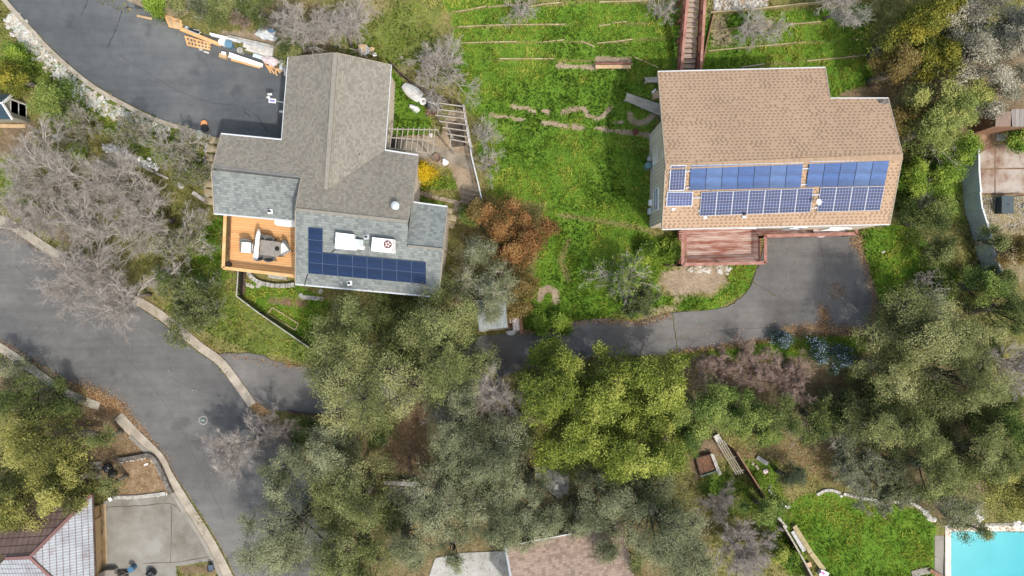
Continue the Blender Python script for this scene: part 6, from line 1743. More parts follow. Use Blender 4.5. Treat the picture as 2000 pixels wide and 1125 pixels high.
FM = {k: foliage('leaves_' + k, v[0]) for k, v in FK.items()}
NL = [0]

def tree(px, py, rpx, h, kind, label, cat='tree', name='oak_tree', seed=0, dens=1.0, squash=1.0, rot=0.0, twig=.0, twmat='twig', trunk='bark', group=None, low=.0, lobef=1.0, gaps=0.0):
    rng = np.random.default_rng(seed * 7919 + int(px) * 31 + int(py))
    g = 0.0
    for _ in range(4):
        c = at(px, py, g + h * .62); g = gz(c.x, c.y)
    R = rpx * S * (H - g - h * .62) / H
    root = thing(name, label, cat, (c.x, c.y, g), group)
    base = np.array([c.x, c.y, g])
    z0 = h * (.30 if h > 2.5 else .12) * (1 - low); Hc = h - z0
    K = int(5 + 5.2 * R ** 1.15)
    ph = rng.uniform(0, 6.28, 3)
    u = np.sqrt(rng.uniform(0, 1, K)); a = rng.uniform(0, 6.283, K)
    u[:4] = np.array([.08, .22, .30, .34])[:len(u[:4])]
    Ra = R * (1 + .20 * np.sin(2 * a + ph[0]) * .6 + .16 * np.sin(3 * a + ph[1]) + .08 * np.sin(5 * a + ph[2]))
    rho = u * Ra * .84
    rl = np.clip(R * rng.uniform(.13, .36, K), .25, 1.4) * lobef
    lx, ly = rho * np.cos(a), rho * np.sin(a) * squash
    ca, sa = math.cos(rot), math.sin(rot); lx, ly = lx * ca - ly * sa, lx * sa + ly * ca
    lz = z0 + Hc * (np.sqrt(np.clip(1 - (u * .96) ** 2, 0, 1)) * .80) * rng.uniform(.55, 1.12, K)
    lz = np.maximum(lz, np.minimum(rl * .5, h * .3))
    lob = np.stack([lx, ly, lz], -1)
    nc = np.maximum((9 + 17 * rl ** 2) * dens, 5).astype(int)
    idx = np.repeat(np.arange(K), nc); m = len(idx)
    dirs = norm(rng.normal(size=(m, 3)) + np.array([0, 0, .35])); dirs[:, 2] = np.where(dirs[:, 2] < -.35, -dirs[:, 2], dirs[:, 2])
    cl = lob[idx] + dirs * (rl[idx] * rng.uniform(.55, 1.12, m))[:, None] * np.array([1, 1, .8])
    cl[:, 2] = np.maximum(cl[:, 2], .08)
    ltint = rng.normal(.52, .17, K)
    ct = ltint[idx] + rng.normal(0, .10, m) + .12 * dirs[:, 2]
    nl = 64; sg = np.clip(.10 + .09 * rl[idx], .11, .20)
    NL[0] += m * nl
    C = np.repeat(cl, nl, 0) + rng.normal(size=(m * nl, 3)) * np.repeat(sg, nl)[:, None] * np.array([1, 1, .75])
    tt = np.repeat(ct, nl) + rng.normal(0, .09, m * nl)
    if kind == 'blue': tt = np.where(rng.uniform(size=m * nl) < np.repeat((rng.uniform(size=m) < .3) * .5, nl), .95, tt * .6)
    C[:, 2] = np.maximum(C[:, 2], .03)
    # loose inner foliage that closes the crown between the lobes
    mf = int(34 * R * R * dens) + 6; uf_ = np.sqrt(rng.uniform(0, 1, mf)); af = rng.uniform(0, 6.283, mf)
    Rf = R * (1 + .12 * np.sin(2 * af + ph[0]) + .16 * np.sin(3 * af + ph[1])) * .86
    fx, fy = uf_ * Rf * np.cos(af), uf_ * Rf * np.sin(af) * squash
    fc = np.stack([fx * ca - fy * sa, fx * sa + fy * ca, z0 + Hc * .46 * np.sqrt(1 - (uf_ * .95) ** 2) * rng.uniform(.75, 1.15, mf)], -1)
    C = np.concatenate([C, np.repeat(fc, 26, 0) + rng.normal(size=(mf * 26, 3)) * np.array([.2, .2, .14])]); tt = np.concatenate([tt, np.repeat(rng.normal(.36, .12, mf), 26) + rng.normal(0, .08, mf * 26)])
    C[:, 2] = np.maximum(C[:, 2], .03)
    st, ln, wd = FK[kind]
    # wood: trunk, limbs towards lobes, small branches
    T = MB(); th = max(z0 + .12 * Hc, .2); tr = max(.045 * h, .03) if h > 2.5 else .03
    lean = Vector((rng.uniform(-.1, .1) * h, rng.uniform(-.1, .1) * h, 0))
    bp = Vector(base); T.tube([bp + Vector((0, 0, -.2)), bp + lean * .3 + Vector((0, 0, th * .5)), bp + lean * .6 + Vector((0, 0, th))], [tr * 1.25, tr, tr * .75], 8)
    T.build('trunk', M[trunk], root, smooth=True)
    s0 = np.array(bp + lean * .5 + Vector((0, 0, th * .7)))
    mid = (s0 + base + lob) / 2 + rng.normal(size=(K, 3)) * R * .07 - np.array([0, 0, .05 * h]); end = base + lob
    st0 = np.repeat(s0[None], K, 0)
    segs = [(st0, mid, np.full(K, tr * .24), np.full(K, tr * .14)), (mid, end - np.array([0, 0, .3]) * rl[:, None], np.full(K, tr * .14), np.full(K, tr * .06))]
    segs.append((end[idx], base + cl, np.full(m, max(tr * .09, .007)), np.full(m, .005)))
    if twig > 0:   # bare tips standing out of the crown
        k = int(m * twig); j = rng.integers(0, m, k); p0 = base + lob[idx[j]] + dirs[j] * (rl[idx[j]] * .5)[:, None]
        segs += grow(rng, p0, norm(dirs[j] + np.array([0, 0, .3])), rl[idx[j]] * rng.uniform(.8, 1.4, k), np.full(k, .011), [(3, .2, .0, 4, .55, .3, .8, .2, .7), (2, .2, 0, 0, 0, 0, 0, 0, 0)], .006)
    seg_mesh('branches', segs, M[twmat if twig >= .3 else 'bark_dark'], root)
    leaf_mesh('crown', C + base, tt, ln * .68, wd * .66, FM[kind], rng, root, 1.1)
    return root

def bare(px, py, rpx, h, label, mat='twig', cat='bare tree', name='bare_tree', seed=0, n1=7, fine=1.0, spread=.9, leafy=0.0, kind='green', lean=None, tr=None, group=None, low=False, squash=None, rscale=1.0):
    rng = np.random.default_rng(seed * 101 + int(px) * 17 + int(py)); g = 0.0; hz = .5 if not low else .3
    for _ in range(4):
        c = at(px, py, g + h * hz); g = gz(c.x, c.y)
    R = rpx * S * (H - g - h * hz) / H
    root = thing(name, label, cat, (c.x, c.y, g), group); base = np.array([c.x, c.y, g])
    tr = tr or max(.019 * h + .015, .03)
    th = h * (.22 if not low else .08)
    T = MB(); bp = Vector(base); top = bp + Vector((rng.uniform(-.06, .06) * h, rng.uniform(-.06, .06) * h, th))
    T.tube([bp + Vector((0, 0, -.2)), (bp + top) / 2 + Vector((rng.uniform(-.04, .04), 0, 0)), top], [tr * 1.3, tr, tr * .9], 8); T.build('trunk', M['bark'] if mat != 'twig_dark' else M['bark_dark'], root, smooth=True)
    n = n1; a = np.arange(n) * 6.283 / n + rng.uniform(-.35, .35, n)
    el = rng.uniform(.25, 1.0, n) * spread
    hh = (h - th)
    D = norm(np.stack([np.cos(a) * R * el, np.sin(a) * R * el, hh * rng.uniform(.45, .95, n)], -1))
    if lean is not None: D = norm(D + np.array([lean[0], lean[1], 0]))
    L = np.sqrt((R * el) ** 2 + (hh * .6) ** 2) * .80
    P = np.repeat(np.array(top)[None], n, 0)
    f = fine
    spec = [(5, .13, .0, 6, .52, .35, .95, .25, .46), (4, .17, .0, max(int(6 * f), 2), .52, .3, .9, .15, .46), (3, .2, .0, max(int(7 * f), 2), .54, .3, .9, .1, .55), (2, .22, .0, max(int(5 * f), 2), .6, .3, .9, .1, .7), (2, .2, .0, 0, 0, 0, 0, 0, 0)]
    segs = grow(rng, P, D, L, np.full(n, tr * .56), spec, .0046 * rscale)
    # keep everything above ground
    for k, s in enumerate(segs):
        for q in (s[0], s[1]): q[:, 2] = np.maximum(q[:, 2], g + .04)
    seg_mesh('branches', segs, M[mat], root)
    if leafy > 0:
        E = np.concatenate([s[1] for s in segs[-2:]]); k = int(len(E) * leafy); j = rng.integers(0, len(E), k); nl = 5
        C = np.repeat(E[j], nl, 0) + rng.normal(size=(k * nl, 3)) * .06
        st, ln, wd = FK[kind]
        leaf_mesh('crown', C, np.repeat(rng.normal(.5, .15, k), nl) + rng.normal(0, .12, k * nl), ln * .8, wd * .8, FM[kind], rng, root)
    return root

SHR = dict(cat='shrub', name='shrub')
# ---- oaks over the shared driveway
tree(690,650,88,7,'olive','dark olive oak under the south eave of the grey house, left of its three crowns', seed=1, twig=.10)
tree(845,640,92,7.2,'olive','olive oak touching the lower right corner of the grey roof', seed=2, twig=.12)
tree(725,745,118,7.6,'olight','large pale olive oak spreading over the mouth of the shared driveway', seed=3, twig=.06)
tree(880,715,82,6.6,'olive','olive oak crown between the tin-roofed shed and the shared driveway', seed=4, twig=.10)
tree(960,560,66,4.6,'ogrey','grey green twiggy tree beside the tin-roofed shed', seed=5, twig=.35, dens=.75)
tree(925,500,45,3.8,'ogrey','small grey green tree squeezed against the blue grey roof edge', seed=6, twig=.3, dens=.7)
# ---- oaks lower left centre
tree(560,1045,105,7.5,'ogrey','grey olive oak at the bottom leaning over the road bend', seed=7, twig=.1)
tree(690,985,100,7.6,'olight','pale olive oak below the pocket of dark green garden', seed=8, twig=.06)
tree(640,890,72,6.4,'ogrey','grey green oak directly below the pale driveway oak', seed=9, twig=.1)
tree(680,1095,95,7.0,'olive','olive oak cut by the bottom edge left of the pale concrete', seed=10, twig=.08)
tree(550,930,55,5.5,'ogrey','slender grey oak beside the bare mauve road tree', seed=11, twig=.15)
# ---- grey oaks centre
tree(890,860,86,7.2,'ogrey','soft grey green oak right of the orange earth', seed=12, twig=.14)
tree(975,905,88,7.4,'ogrey','grey oak between the pinkish dead top and the pale patio', seed=13, twig=.14)
tree(855,985,88,7.0,'ogrey','broad grey oak above the pale concrete at the bottom', seed=14, twig=.10)
tree(955,1005,72,6.8,'ogrey','grey oak left of the pinkish brown roof corner', seed=15, twig=.12)
tree(780,1060,66,6.2,'ogrey','small grey oak at the bottom left of the pale concrete', seed=16, twig=.1)
tree(905,775,55,5.8,'ogrey','grey twiggy oak above the soft grey crown', seed=17, twig=.2)
tree(1055,1010,62,6.6,'ogrey','grey oak behind the top edge of the pinkish brown roof', seed=18, twig=.12)
tree(1040,955,38,6.0,'ogrey','slim grey oak overhanging the dark edge of the pale patio', seed=19, twig=.15, dens=.7)
tree(1130,1015,46,6.2,'ogrey','grey oak spray across the upper roof edge of the pinkish house', seed=121, twig=.2, dens=.7)
# ---- yellow-green trees
tree(1085,765,88,7.4,'ygreen','bright yellow green tree beside the driveway, left of the tall group', seed=20, name='broadleaf_tree')
tree(1185,770,88,7.8,'ygreen','bright yellow green tree in the middle of the tall group', seed=21, name='broadleaf_tree')
tree(1275,760,80,7.2,'ygreen','bright yellow green tree at the right of the tall group', seed=22, name='broadleaf_tree')
tree(1120,855,78,6.8,'ygreen','yellow green tree above the pale patio between the oaks', seed=23, name='broadleaf_tree')
tree(1225,865,88,7.0,'ygreen','broad yellow green tree below the tall group', seed=24, name='broadleaf_tree')
tree(1300,880,62,6.4,'ygreen','yellowish tree beside the raised garden bed', seed=25, name='broadleaf_tree')
tree(1070,690,34,4.0,'green','small green tree poking over the shared driveway edge', seed=26, name='broadleaf_tree')
tree(1375,800,66,5.6,'green','mid green tree right of the yellow green group', seed=27, name='broadleaf_tree')
tree(1345,850,42,4.6,'green','small mid green tree above the raised bed', seed=28, name='broadleaf_tree')
tree(1455,808,46,4.0,'green','round green shrub below the brown brush, left one', seed=29, **SHR)
tree(1525,815,48,3.8,'dark','dark green shrub below the middle of the brown brush', seed=30, **SHR)
tree(1600,820,50,3.6,'dark','dark green shrub below the blue flowering bush', seed=31, **SHR)
tree(1490,850,34,2.6,'green','low green shrub at the head of the slatted trellis', seed=32, **SHR)
# ---- oaks lower centre right
tree(1290,1025,98,7.4,'ogrey','grey olive oak right of the pinkish brown roof', seed=33, twig=.12)
tree(1190,965,70,6.6,'ogrey','grey oak over the corner of the pinkish brown roof', seed=34, twig=.16)
tree(1335,1095,72,6.4,'ogrey','grey olive oak at the bottom edge beside the bare grey scrub', seed=35, twig=.14)
tree(1185,1070,44,5.4,'ogrey','grey olive spray lying over the middle of the pinkish brown roof', seed=37, dens=.6, twig=.2)
tree(1005,1050,34,5.2,'ogrey','thin grey spray over the left corner of the pinkish brown roof', seed=38, dens=.6, twig=.2)
tree(885,1085,34,5.0,'ogrey','thin grey spray over the pale concrete at the bottom', seed=39, dens=.6, twig=.2)
tree(962,602,38,4.2,'ogrey','grey green sprays resting over the tin roof of the shed', seed=48, dens=.75, twig=.35)
tree(1230,1090,30,5.0,'olive','thin olive branch crown lying over the pinkish brown roof', seed=36, dens=.5)
# ---- big right oaks
tree(1800,660,105,7.4,'olight','largest pale olive oak at the lower end of the tan house driveway', seed=40, twig=.12)
tree(1880,745,92,7.6,'olight','pale yellowish oak right of the largest pale oak', seed=41, twig=.05)
tree(1745,720,62,6.4,'olight','pale olive oak overhanging the driveway corner', seed=42, twig=.10)
tree(1800,600,55,5.4,'ogrey','grey twiggy tree above the largest pale oak', seed=43, twig=.4, dens=.6)
tree(1890,655,60,6.0,'olight','pale oak crown below the end of the steel fence', seed=44, twig=.1)
tree(1705,830,64,5.4,'olive','dusky olive oak below the blue flowering bush', seed=45, twig=.25, dens=.7)
tree(1790,850,70,6.2,'olive','olive oak in the dark middle of the right grove', seed=46)
tree(1830,930,74,6.6,'olive','olive oak above the curved row of kerb stones', seed=47, twig=.06)
tree(1915,895,84,6.8,'olive','olive oak above the swimming pool', seed=48, twig=.04)
tree(1980,960,76,6.6,'oyel','yellowish green oak at the right edge above the pool', seed=49)
tree(1985,850,64,6.4,'green','dark green oak at the right edge of the grove', seed=50)
tree(1865,1000,56,5.4,'ogrey','grey green branch crown hanging over the pool corner', seed=51, twig=.3, dens=.7)
tree(1905,1030,30,4.6,'olive','sparse dark sprays hanging over the turquoise water', seed=52, dens=.35)
tree(1970,610,58,5.6,'dark','dark green tree at the right edge below the red brown shrub', seed=53)
tree(1930,560,40,4.6,'green','green tree at the end of the steel fence', seed=54, twig=.1)
tree(1990,490,32,4.0,'amber','reddish brown shrub at the right edge near the gravel', seed=55, **SHR)
tree(1938,472,28,3.0,'olive','yellowish shrub growing over the bend of the steel fence', seed=56, dens=.7, twig=.2, **SHR)
tree(1808,430,48,3.4,'dark','dark olive shrub in front of the steel fence', seed=57, twig=.1, **SHR)
tree(1848,402,20,2.4,'green','green ivy mound at the foot of the steel fence', seed=58, **SHR)
tree(1838,490,40,2.8,'olive','olive shrub between the verge and the steel fence', seed=59, twig=.15, **SHR)
tree(1842,560,34,2.4,'dark','low dark shrub above the largest pale oak', seed=60, **SHR)
tree(1775,410,20,1.6,'green','low green shrub at the side of the tan house', seed=61, **SHR)
for k, (x, y, r, lab) in enumerate(((1790,790,58,'dark undergrowth shrub beneath the dusky oak, right of the brown brush'), (1905,820,58,'dark undergrowth shrub in the heart of the right grove'), (1850,775,46,'dark undergrowth shrub under the largest pale oak'), (1700,775,48,'dark undergrowth shrub at the end of the brown brush heap'),
        (1965,780,48,'dark undergrowth shrub near the mauve bare tree of the right grove'), (1840,875,50,'dark undergrowth shrub above the curved kerb stones'), (1760,660,44,'dark undergrowth shrub at the lower driveway corner'), (1930,690,44,'dark undergrowth shrub beside the pale yellowish oak'), (1960,545,36,'dark undergrowth shrub below the gravel ground'),
        (790,690,56,'dark undergrowth shrub between the two oaks of the shared driveway'), (770,600,54,'dark undergrowth shrub right under the south eave'), (900,650,40,'dark undergrowth shrub left of the tin-roofed shed'), (640,1000,54,'dark undergrowth shrub at the road bend under the oaks'), (760,1010,48,'dark undergrowth shrub beside the pale gravel patch'),
        (930,940,54,'dark undergrowth shrub among the grey oaks'), (1260,985,50,'dark undergrowth shrub above the pinkish roof'), (1190,850,54,'dark undergrowth shrub under the yellow green group'), (1100,900,34,'dark undergrowth shrub at the upper edge of the pale patio'), (1330,1030,44,'dark undergrowth shrub right of the pinkish roof'), (1000,850,44,'dark undergrowth shrub below the pinkish dead crown'))):
    tree(x, y, r, 2.2, 'dark', lab, seed=200 + k, **SHR)
# ---- top right
tree(1775,65,66,6.2,'gold','golden green tree at the top beside the terraced grass', seed=70, name='broadleaf_tree')
tree(1755,128,44,5.0,'amber','amber leaved tree below the golden tree', seed=71, name='broadleaf_tree')
tree(1835,110,56,5.8,'gold','golden green tree behind the amber tree', seed=72, name='broadleaf_tree')
tree(1825,30,56,6.2,'gold','golden tree touching the top edge', seed=73, name='broadleaf_tree')
tree(1935,90,84,8.0,'silver','silvery pale leaved tree in the top right corner', seed=74, name='eucalyptus_tree', twig=.12, twmat='twig_pale', dens=1.0)
tree(1985,50,66,8.2,'silver','silvery tree cut off by the right edge at the top', seed=75, name='eucalyptus_tree', twig=.12, twmat='twig_pale', dens=1.0)
tree(1895,20,56,7.4,'silver','silvery tree at the top between golden and corner trees', seed=76, name='eucalyptus_tree', twig=.12, twmat='twig_pale', dens=1.0)
tree(1965,170,48,6.6,'silver','lowest silvery crown above the small brown shed roof', seed=77, name='eucalyptus_tree', twig=.12, twmat='twig_pale', dens=1.0)
tree(1850,210,72,5.6,'laurel','feathery green tree right of the tan roof', seed=78, name='laurel_tree')
tree(1900,185,50,5.4,'laurel','feathery green tree touching the silvery crown', seed=79, name='laurel_tree')
tree(1815,255,48,4.6,'laurel','feathery green tree close to the tan roof corner', seed=80, name='laurel_tree')
tree(1768,225,34,3.6,'amber','rusty shrub touching the upper right corner of the tan roof', seed=81, **SHR)
tree(1876,296,40,3.8,'bright','bright green shrub bulging over the stained patio', seed=82, **SHR)
tree(1835,345,44,2.8,'bright','bright green shrub under the white dead branches', seed=83, **SHR)
tree(1785,335,30,2.2,'bright','low bright shrub at the ridge end of the tan house', seed=84, **SHR)
tree(1990,265,26,1.8,'bright','clipped green hedge piece in the patio corner', seed=85, cat='hedge', name='hedge')
# ---- left and top left
tree(75,880,82,5.4,'oyel','yellow green tree over the slope on the left, upper crown', seed=90, name='broadleaf_tree')
tree(125,950,66,5.2,'oyel','yellow green tree over the brown tile roof', seed=91, name='broadleaf_tree')
tree(40,985,70,5.4,'oyel','golden green tree at the left edge above the tiled roof', seed=92, name='broadleaf_tree')
tree(50,770,66,4.0,'dark','dark green bush on the road bank at the left edge', seed=93, twig=.15, **SHR)
tree(125,790,42,3.2,'dark','dark green bush behind the leaf strewn kerb', seed=94, twig=.15, **SHR)
tree(205,855,28,3.0,'olive','sparse olive sapling over the brown leaf slope', seed=95, dens=.4, **SHR)
tree(215,945,26,3.0,'olive','sparse olive branch over the bare earth bed', seed=96, dens=.45, **SHR)
tree(15,715,34,3.4,'ogrey','thin grey shrub at the left edge by the road', seed=97, dens=.3, twig=.8, **SHR)
tree(390,555,48,3.4,'dark','dark green twiggy shrub left of the orange deck corner', seed=98, twig=.6, dens=.5, **SHR)
tree(330,545,40,3.2,'dark','dark shrub among the bare trees above the kerb', seed=99, twig=.7, dens=.4, **SHR)
tree(105,195,50,3.0,'green','mid green shrub beside the dark-roofed shed', seed=100, **SHR)
tree(25,150,36,3.4,'gold','yellow green tree over the dark roof of the shed', seed=101, name='broadleaf_tree')
tree(35,105,24,1.6,'bright','bright low shrub above the rip-rap band', seed=102, **SHR)
tree(150,290,18,1.0,'bright','low green tuft under the left bare tree', seed=103, **SHR)
tree(438,14,46,2.6,'olive','olive shrub on the bank above the junk row', seed=104, twig=.25, **SHR)
tree(498,10,42,2.8,'dark','dark olive shrub at the top left of the bare top tree', seed=105, twig=.3, dens=.8, **SHR)
tree(352,8,28,2.0,'olive','olive shrub above the orange pallet', seed=106, twig=.2, **SHR)
tree(300,10,20,1.2,'bright','low bright shrub at the top edge of the sealed driveway', seed=107, **SHR)
tree(566,96,30,3.6,'olive','olive shrub covering the upper left corner of the house wing', seed=108, twig=.2, dens=.8, **SHR)
tree(580,75,28,3.0,'green','green shrub behind the gable of the upper wing', seed=109, **SHR)
tree(395,16,22,1.6,'ogrey','grey green shrub between the bank shrubs', seed=110, twig=.3, **SHR)
# ---- middle
tree(985,425,56,3.4,'red','red brown leaved bush beside the pale fence', seed=120, cat='shrub', name='red_shrub')
tree(1035,455,46,3.2,'red','red brown bush reaching furthest into the lawn', seed=121, cat='shrub', name='red_shrub')
tree(1000,495,44,3.0,'red','lower red brown bush above the grey green tree', seed=122, cat='shrub', name='red_shrub')
tree(935,410,26,2.6,'amber','dull amber bush at the end of the pale fence', seed=123, cat='shrub', name='red_shrub')
tree(1015,560,38,2.6,'amber','amber green bush right of the grey green twiggy tree', seed=124, dens=.8, **SHR)
tree(1000,605,30,2.4,'amber','amber bush above the pale planks', seed=125, **SHR)
tree(835,340,25,1.7,'yellow','bright yellow flowering bush at the east eave', seed=126, cat='shrub', name='yellow_shrub')
tree(912,420,16,1.6,'green','small pale green bush by the paving ladder', seed=127, **SHR)
tree(1090,628,22,1.0,'bright','low bright bush on the upper edge of the driveway', seed=128, **SHR)
tree(1050,628,26,1.0,'bright','low bright ground bush next to the timber stack', seed=129, **SHR)
tree(1320,490,24,1.2,'bright','bright green bush at the left foot of the red deck', seed=130, **SHR)
tree(1265,490,24,1.2,'bright','bright green bush in front of the meter wall', seed=131, **SHR)
tree(1598,692,30,2.0,'blue','shrub with pale blue flowers at the driveway edge', seed=132, cat='shrub', name='flowering_shrub')
tree(1645,700,36,2.2,'blue','dark shrub with blue flowers nearest the largest pale oak', seed=133, cat='shrub', name='flowering_shrub')
tree(1530,664,16,1.3,'blue','small blue flowering shrub at the left end of the hedge strip', seed=134, cat='shrub', name='flowering_shrub')
tree(1540,935,30,3.0,'cedar','dark narrow conifer on the pool garden slope', seed=135, cat='conifer', name='conifer', squash=1.0)
tree(1493,995,42,3.2,'green','round green shrub between the two brown fences', seed=136, **SHR)
tree(1545,1085,22,1.4,'bright','leafy green border plant along the pale-railed fence', seed=137, **SHR)
tree(1520,1080,24,2.4,'ygreen','yellow green shrub left of the pale-railed fence', seed=138, **SHR)
tree(745,845,32,3.0,'dark','dark green garden bush in the gap between the oaks', seed=139, **SHR)
tree(595,850,34,2.6,'dark','dark green bush below the driveway mouth', seed=140, **SHR)
# ---- bare trees
bare(85,330,100,6.0,'large grey bare tree at the left edge below the shed', seed=1, n1=8)
bare(215,335,95,6.2,'large grey bare tree below the white rock heap', 'twig', seed=2, n1=8)
bare(70,420,75,5.0,'brownish bare tree at the left edge above the road kerb', 'twig_lilac', seed=3, n1=7)
bare(175,430,90,6.0,'grey bare tree in the middle of the left thicket', 'twig', seed=4, n1=8)
bare(290,420,88,6.0,'bare tree with pale twisting limbs on the right of the thicket', 'twig', seed=5, n1=7)
bare(160,545,78,5.6,'mauve bare tree leaning out over the road', 'twig_lilac', seed=6, n1=8)
bare(245,575,78,5.6,'mauve bare tree hanging over the road kerb', 'twig_lilac', seed=7, n1=8)
bare(355,470,70,4.6,'thin bare tree near the west lawn of the orange deck', 'twig', seed=8, n1=7, leafy=.06, kind='olive')
bare(345,285,62,3.2,'low pale twiggy shrub below the driveway kerb', 'twig_pale', 'shrub', 'bare_shrub', seed=9, n1=6, leafy=.02, kind='olive')
bare(260,260,52,2.8,'low grey twiggy shrub on the slope below the rip-rap', 'twig', 'shrub', 'bare_shrub', seed=10, n1=6, leafy=.03, kind='olive')
bare(165,250,46,2.8,'grey twiggy shrub between the shed and the slope', 'twig', 'shrub', 'bare_shrub', seed=11, n1=6, leafy=.02, kind='olive')
bare(385,600,56,3.8,'greenish bare tree on the lawn bank above the kerb', 'twig_dark', seed=12, n1=8, leafy=.25, kind='olive')
bare(375,345,40,2.6,'grey twiggy shrub beside the tan steps', 'twig', 'shrub', 'bare_shrub', seed=13, n1=6, leafy=.08, kind='olive')
bare(595,40,58,5.6,'grey bare tree at the top edge behind the upper wing', 'twig_pale', seed=14, n1=7, lean=(-.2, 0))
bare(665,60,42,5.0,'mauve bare tree touching the gable of the upper wing', 'twig_lilac', seed=15, n1=7)
bare(470,22,30,2.2,'brownish bare shrub on the bank above the driveway', 'twig_brown', 'shrub', 'bare_shrub', seed=16, n1=6)
bare(548,34,26,2.4,'dusky bare shrub above the grey tarpaulin bundle', 'twig_dark', 'shrub', 'bare_shrub', seed=17, n1=6)
bare(845,125,76,3.4,'wide grey bare bush above the boat garden', 'twig_lilac', seed=18, n1=9)
bare(945,255,42,3.0,'thin bare tree outside the pale fence', 'twig', seed=19, n1=6, fine=.75)
bare(955,320,34,2.2,'faint grey bare shrub beside the pale fence', 'twig', 'shrub', 'bare_shrub', seed=20, n1=6, fine=.75)
bare(1215,530,72,4.2,'half bare greenish tree on the lower lawn', 'twig_pale', seed=21, n1=10, leafy=.10, kind='bright', fine=.75)
bare(1245,590,44,3.0,'grey bare shrub at the driveway edge under the half bare tree', 'twig_dark', 'shrub', 'bare_shrub', seed=22, n1=8, leafy=.15, kind='dark')
bare(475,865,62,5.0,'mauve grey bare tree spreading over the road bend', 'twig_lilac', seed=23, n1=7, lean=(-.45, 0))
bare(540,850,40,4.2,'dark bare tree at the end of the kerb', 'twig_dark', seed=24, n1=6)
bare(962,782,32,5.6,'pinkish dead crown among the grey oaks', 'twig_lilac', seed=25, n1=7)
bare(1475,45,50,3.4,'white bare branches over the gravel right of the stairs', 'twig_pale', 'bare tree', seed=26, n1=8, fine=.85)
bare(1640,10,54,4.0,'white bare branches hanging in from the top edge', 'twig_pale', seed=27, n1=9, fine=.85)
bare(1025,18,44,2.4,'thin grey bare scrub on the top terrace', 'twig', 'shrub', 'bare_shrub', seed=28, n1=7, fine=.75)
bare(1290,20,30,2.4,'grey bare scrub left of the stair top', 'twig', 'shrub', 'bare_shrub', seed=29, n1=6, fine=.75)
bare(1835,300,46,3.6,'white dead branches fanning out beside the bright shrubs', 'twig_pale', seed=30, n1=9, fine=.45, rscale=1.6)
bare(1795,385,38,1.6,'low pale grey dead shrub beside the tan house', 'twig_pale', 'shrub', 'bare_shrub', seed=31, n1=8)
bare(1390,725,48,1.8,'brown dead brush heap below the driveway, left part', 'twig_brown', 'brush heap', 'brush_heap', seed=32, n1=11, low=True, rscale=1.5)
bare(1470,720,56,2.0,'brown dead brush heap below the driveway, middle part', 'twig_brown', 'brush heap', 'brush_heap', seed=33, n1=12, low=True, rscale=1.5)
bare(1545,735,50,2.0,'brown dead brush heap ending at the blue flowers', 'twig_brown', 'brush heap', 'brush_heap', seed=34, n1=12, low=True, rscale=1.5)
bare(1560,845,38,2.4,'pale bare branches above the dry leaf slope', 'twig', 'shrub', 'bare_shrub', seed=35, n1=6, fine=.6)
bare(1665,900,70,3.2,'wide grey dead scrub above the curved kerb stones', 'twig', seed=36, n1=9, leafy=.2, kind='ogrey')
bare(1735,955,56,3.0,'grey dead scrub at the right end of the leaf slope', 'twig', seed=37, n1=8, leafy=.3, kind='ogrey')
bare(1975,710,44,5.2,'dark mauve bare tree at the right edge of the grove', 'twig_lilac', seed=38, n1=8)
bare(1640,790,44,3.0,'dusky bare shrub left of the dusky olive oak', 'twig_dark', 'shrub', 'bare_shrub', seed=39, n1=7, leafy=.25, kind='olive')
bare(1440,1070,62,4.2,'grey bare tree at the bottom edge of the garden', 'twig_lilac', seed=40, n1=9)
bare(1395,985,38,3.0,'small grey bare tree below the raised bed', 'twig_dark', seed=41, n1=7)
bare(1480,1075,36,3.2,'grey bare tree close to the pale-railed fence', 'twig', seed=42, n1=7)
bare(1800,620,40,4.6,'pale branching dead limbs on the driveway corner', 'twig_pale', seed=43, n1=6, fine=.6)
bare(885,790,34,5.6,'mauve bare crown left of the pinkish dead crown', 'twig_lilac', seed=44, n1=6, fine=.8)
bare(1815,545,26,2.4,'tiny white dead branches above the largest pale oak', 'twig_pale', 'shrub', 'bare_shrub', seed=45, n1=5, fine=.5)

# ------------------------------------------------------------------ grass and leaf litter
def free_mask(px, py):
    bad = np.zeros(px.shape, bool)
    for p in HARD: bad |= polyd(px, py, p) > -1
    for p in ([(432,262),(551,273),(563,112),(655,103),(764,127),(752,293),(817,303),(806,395),(874,404),(857,580),(577,556),(433,525),(438,421),(418,417)], [(1290,146),(1607,140),(1612,200),(1730,205),(1735,432),(1268,445),(1268,263),(1300,250)], [(1335,450),(1335,512),(1492,512),(1500,458),(1672,452),(1672,440)], POOL, [(1820,1030),(1860,1018),(1860,1200),(1820,1200)], [(1395,-30),(1500,-30),(1500,14),(1394,26)], [(0,180),(54,203),(54,240),(0,240)]):
        bad |= polyd(px, py, p) > 0
    return ~bad

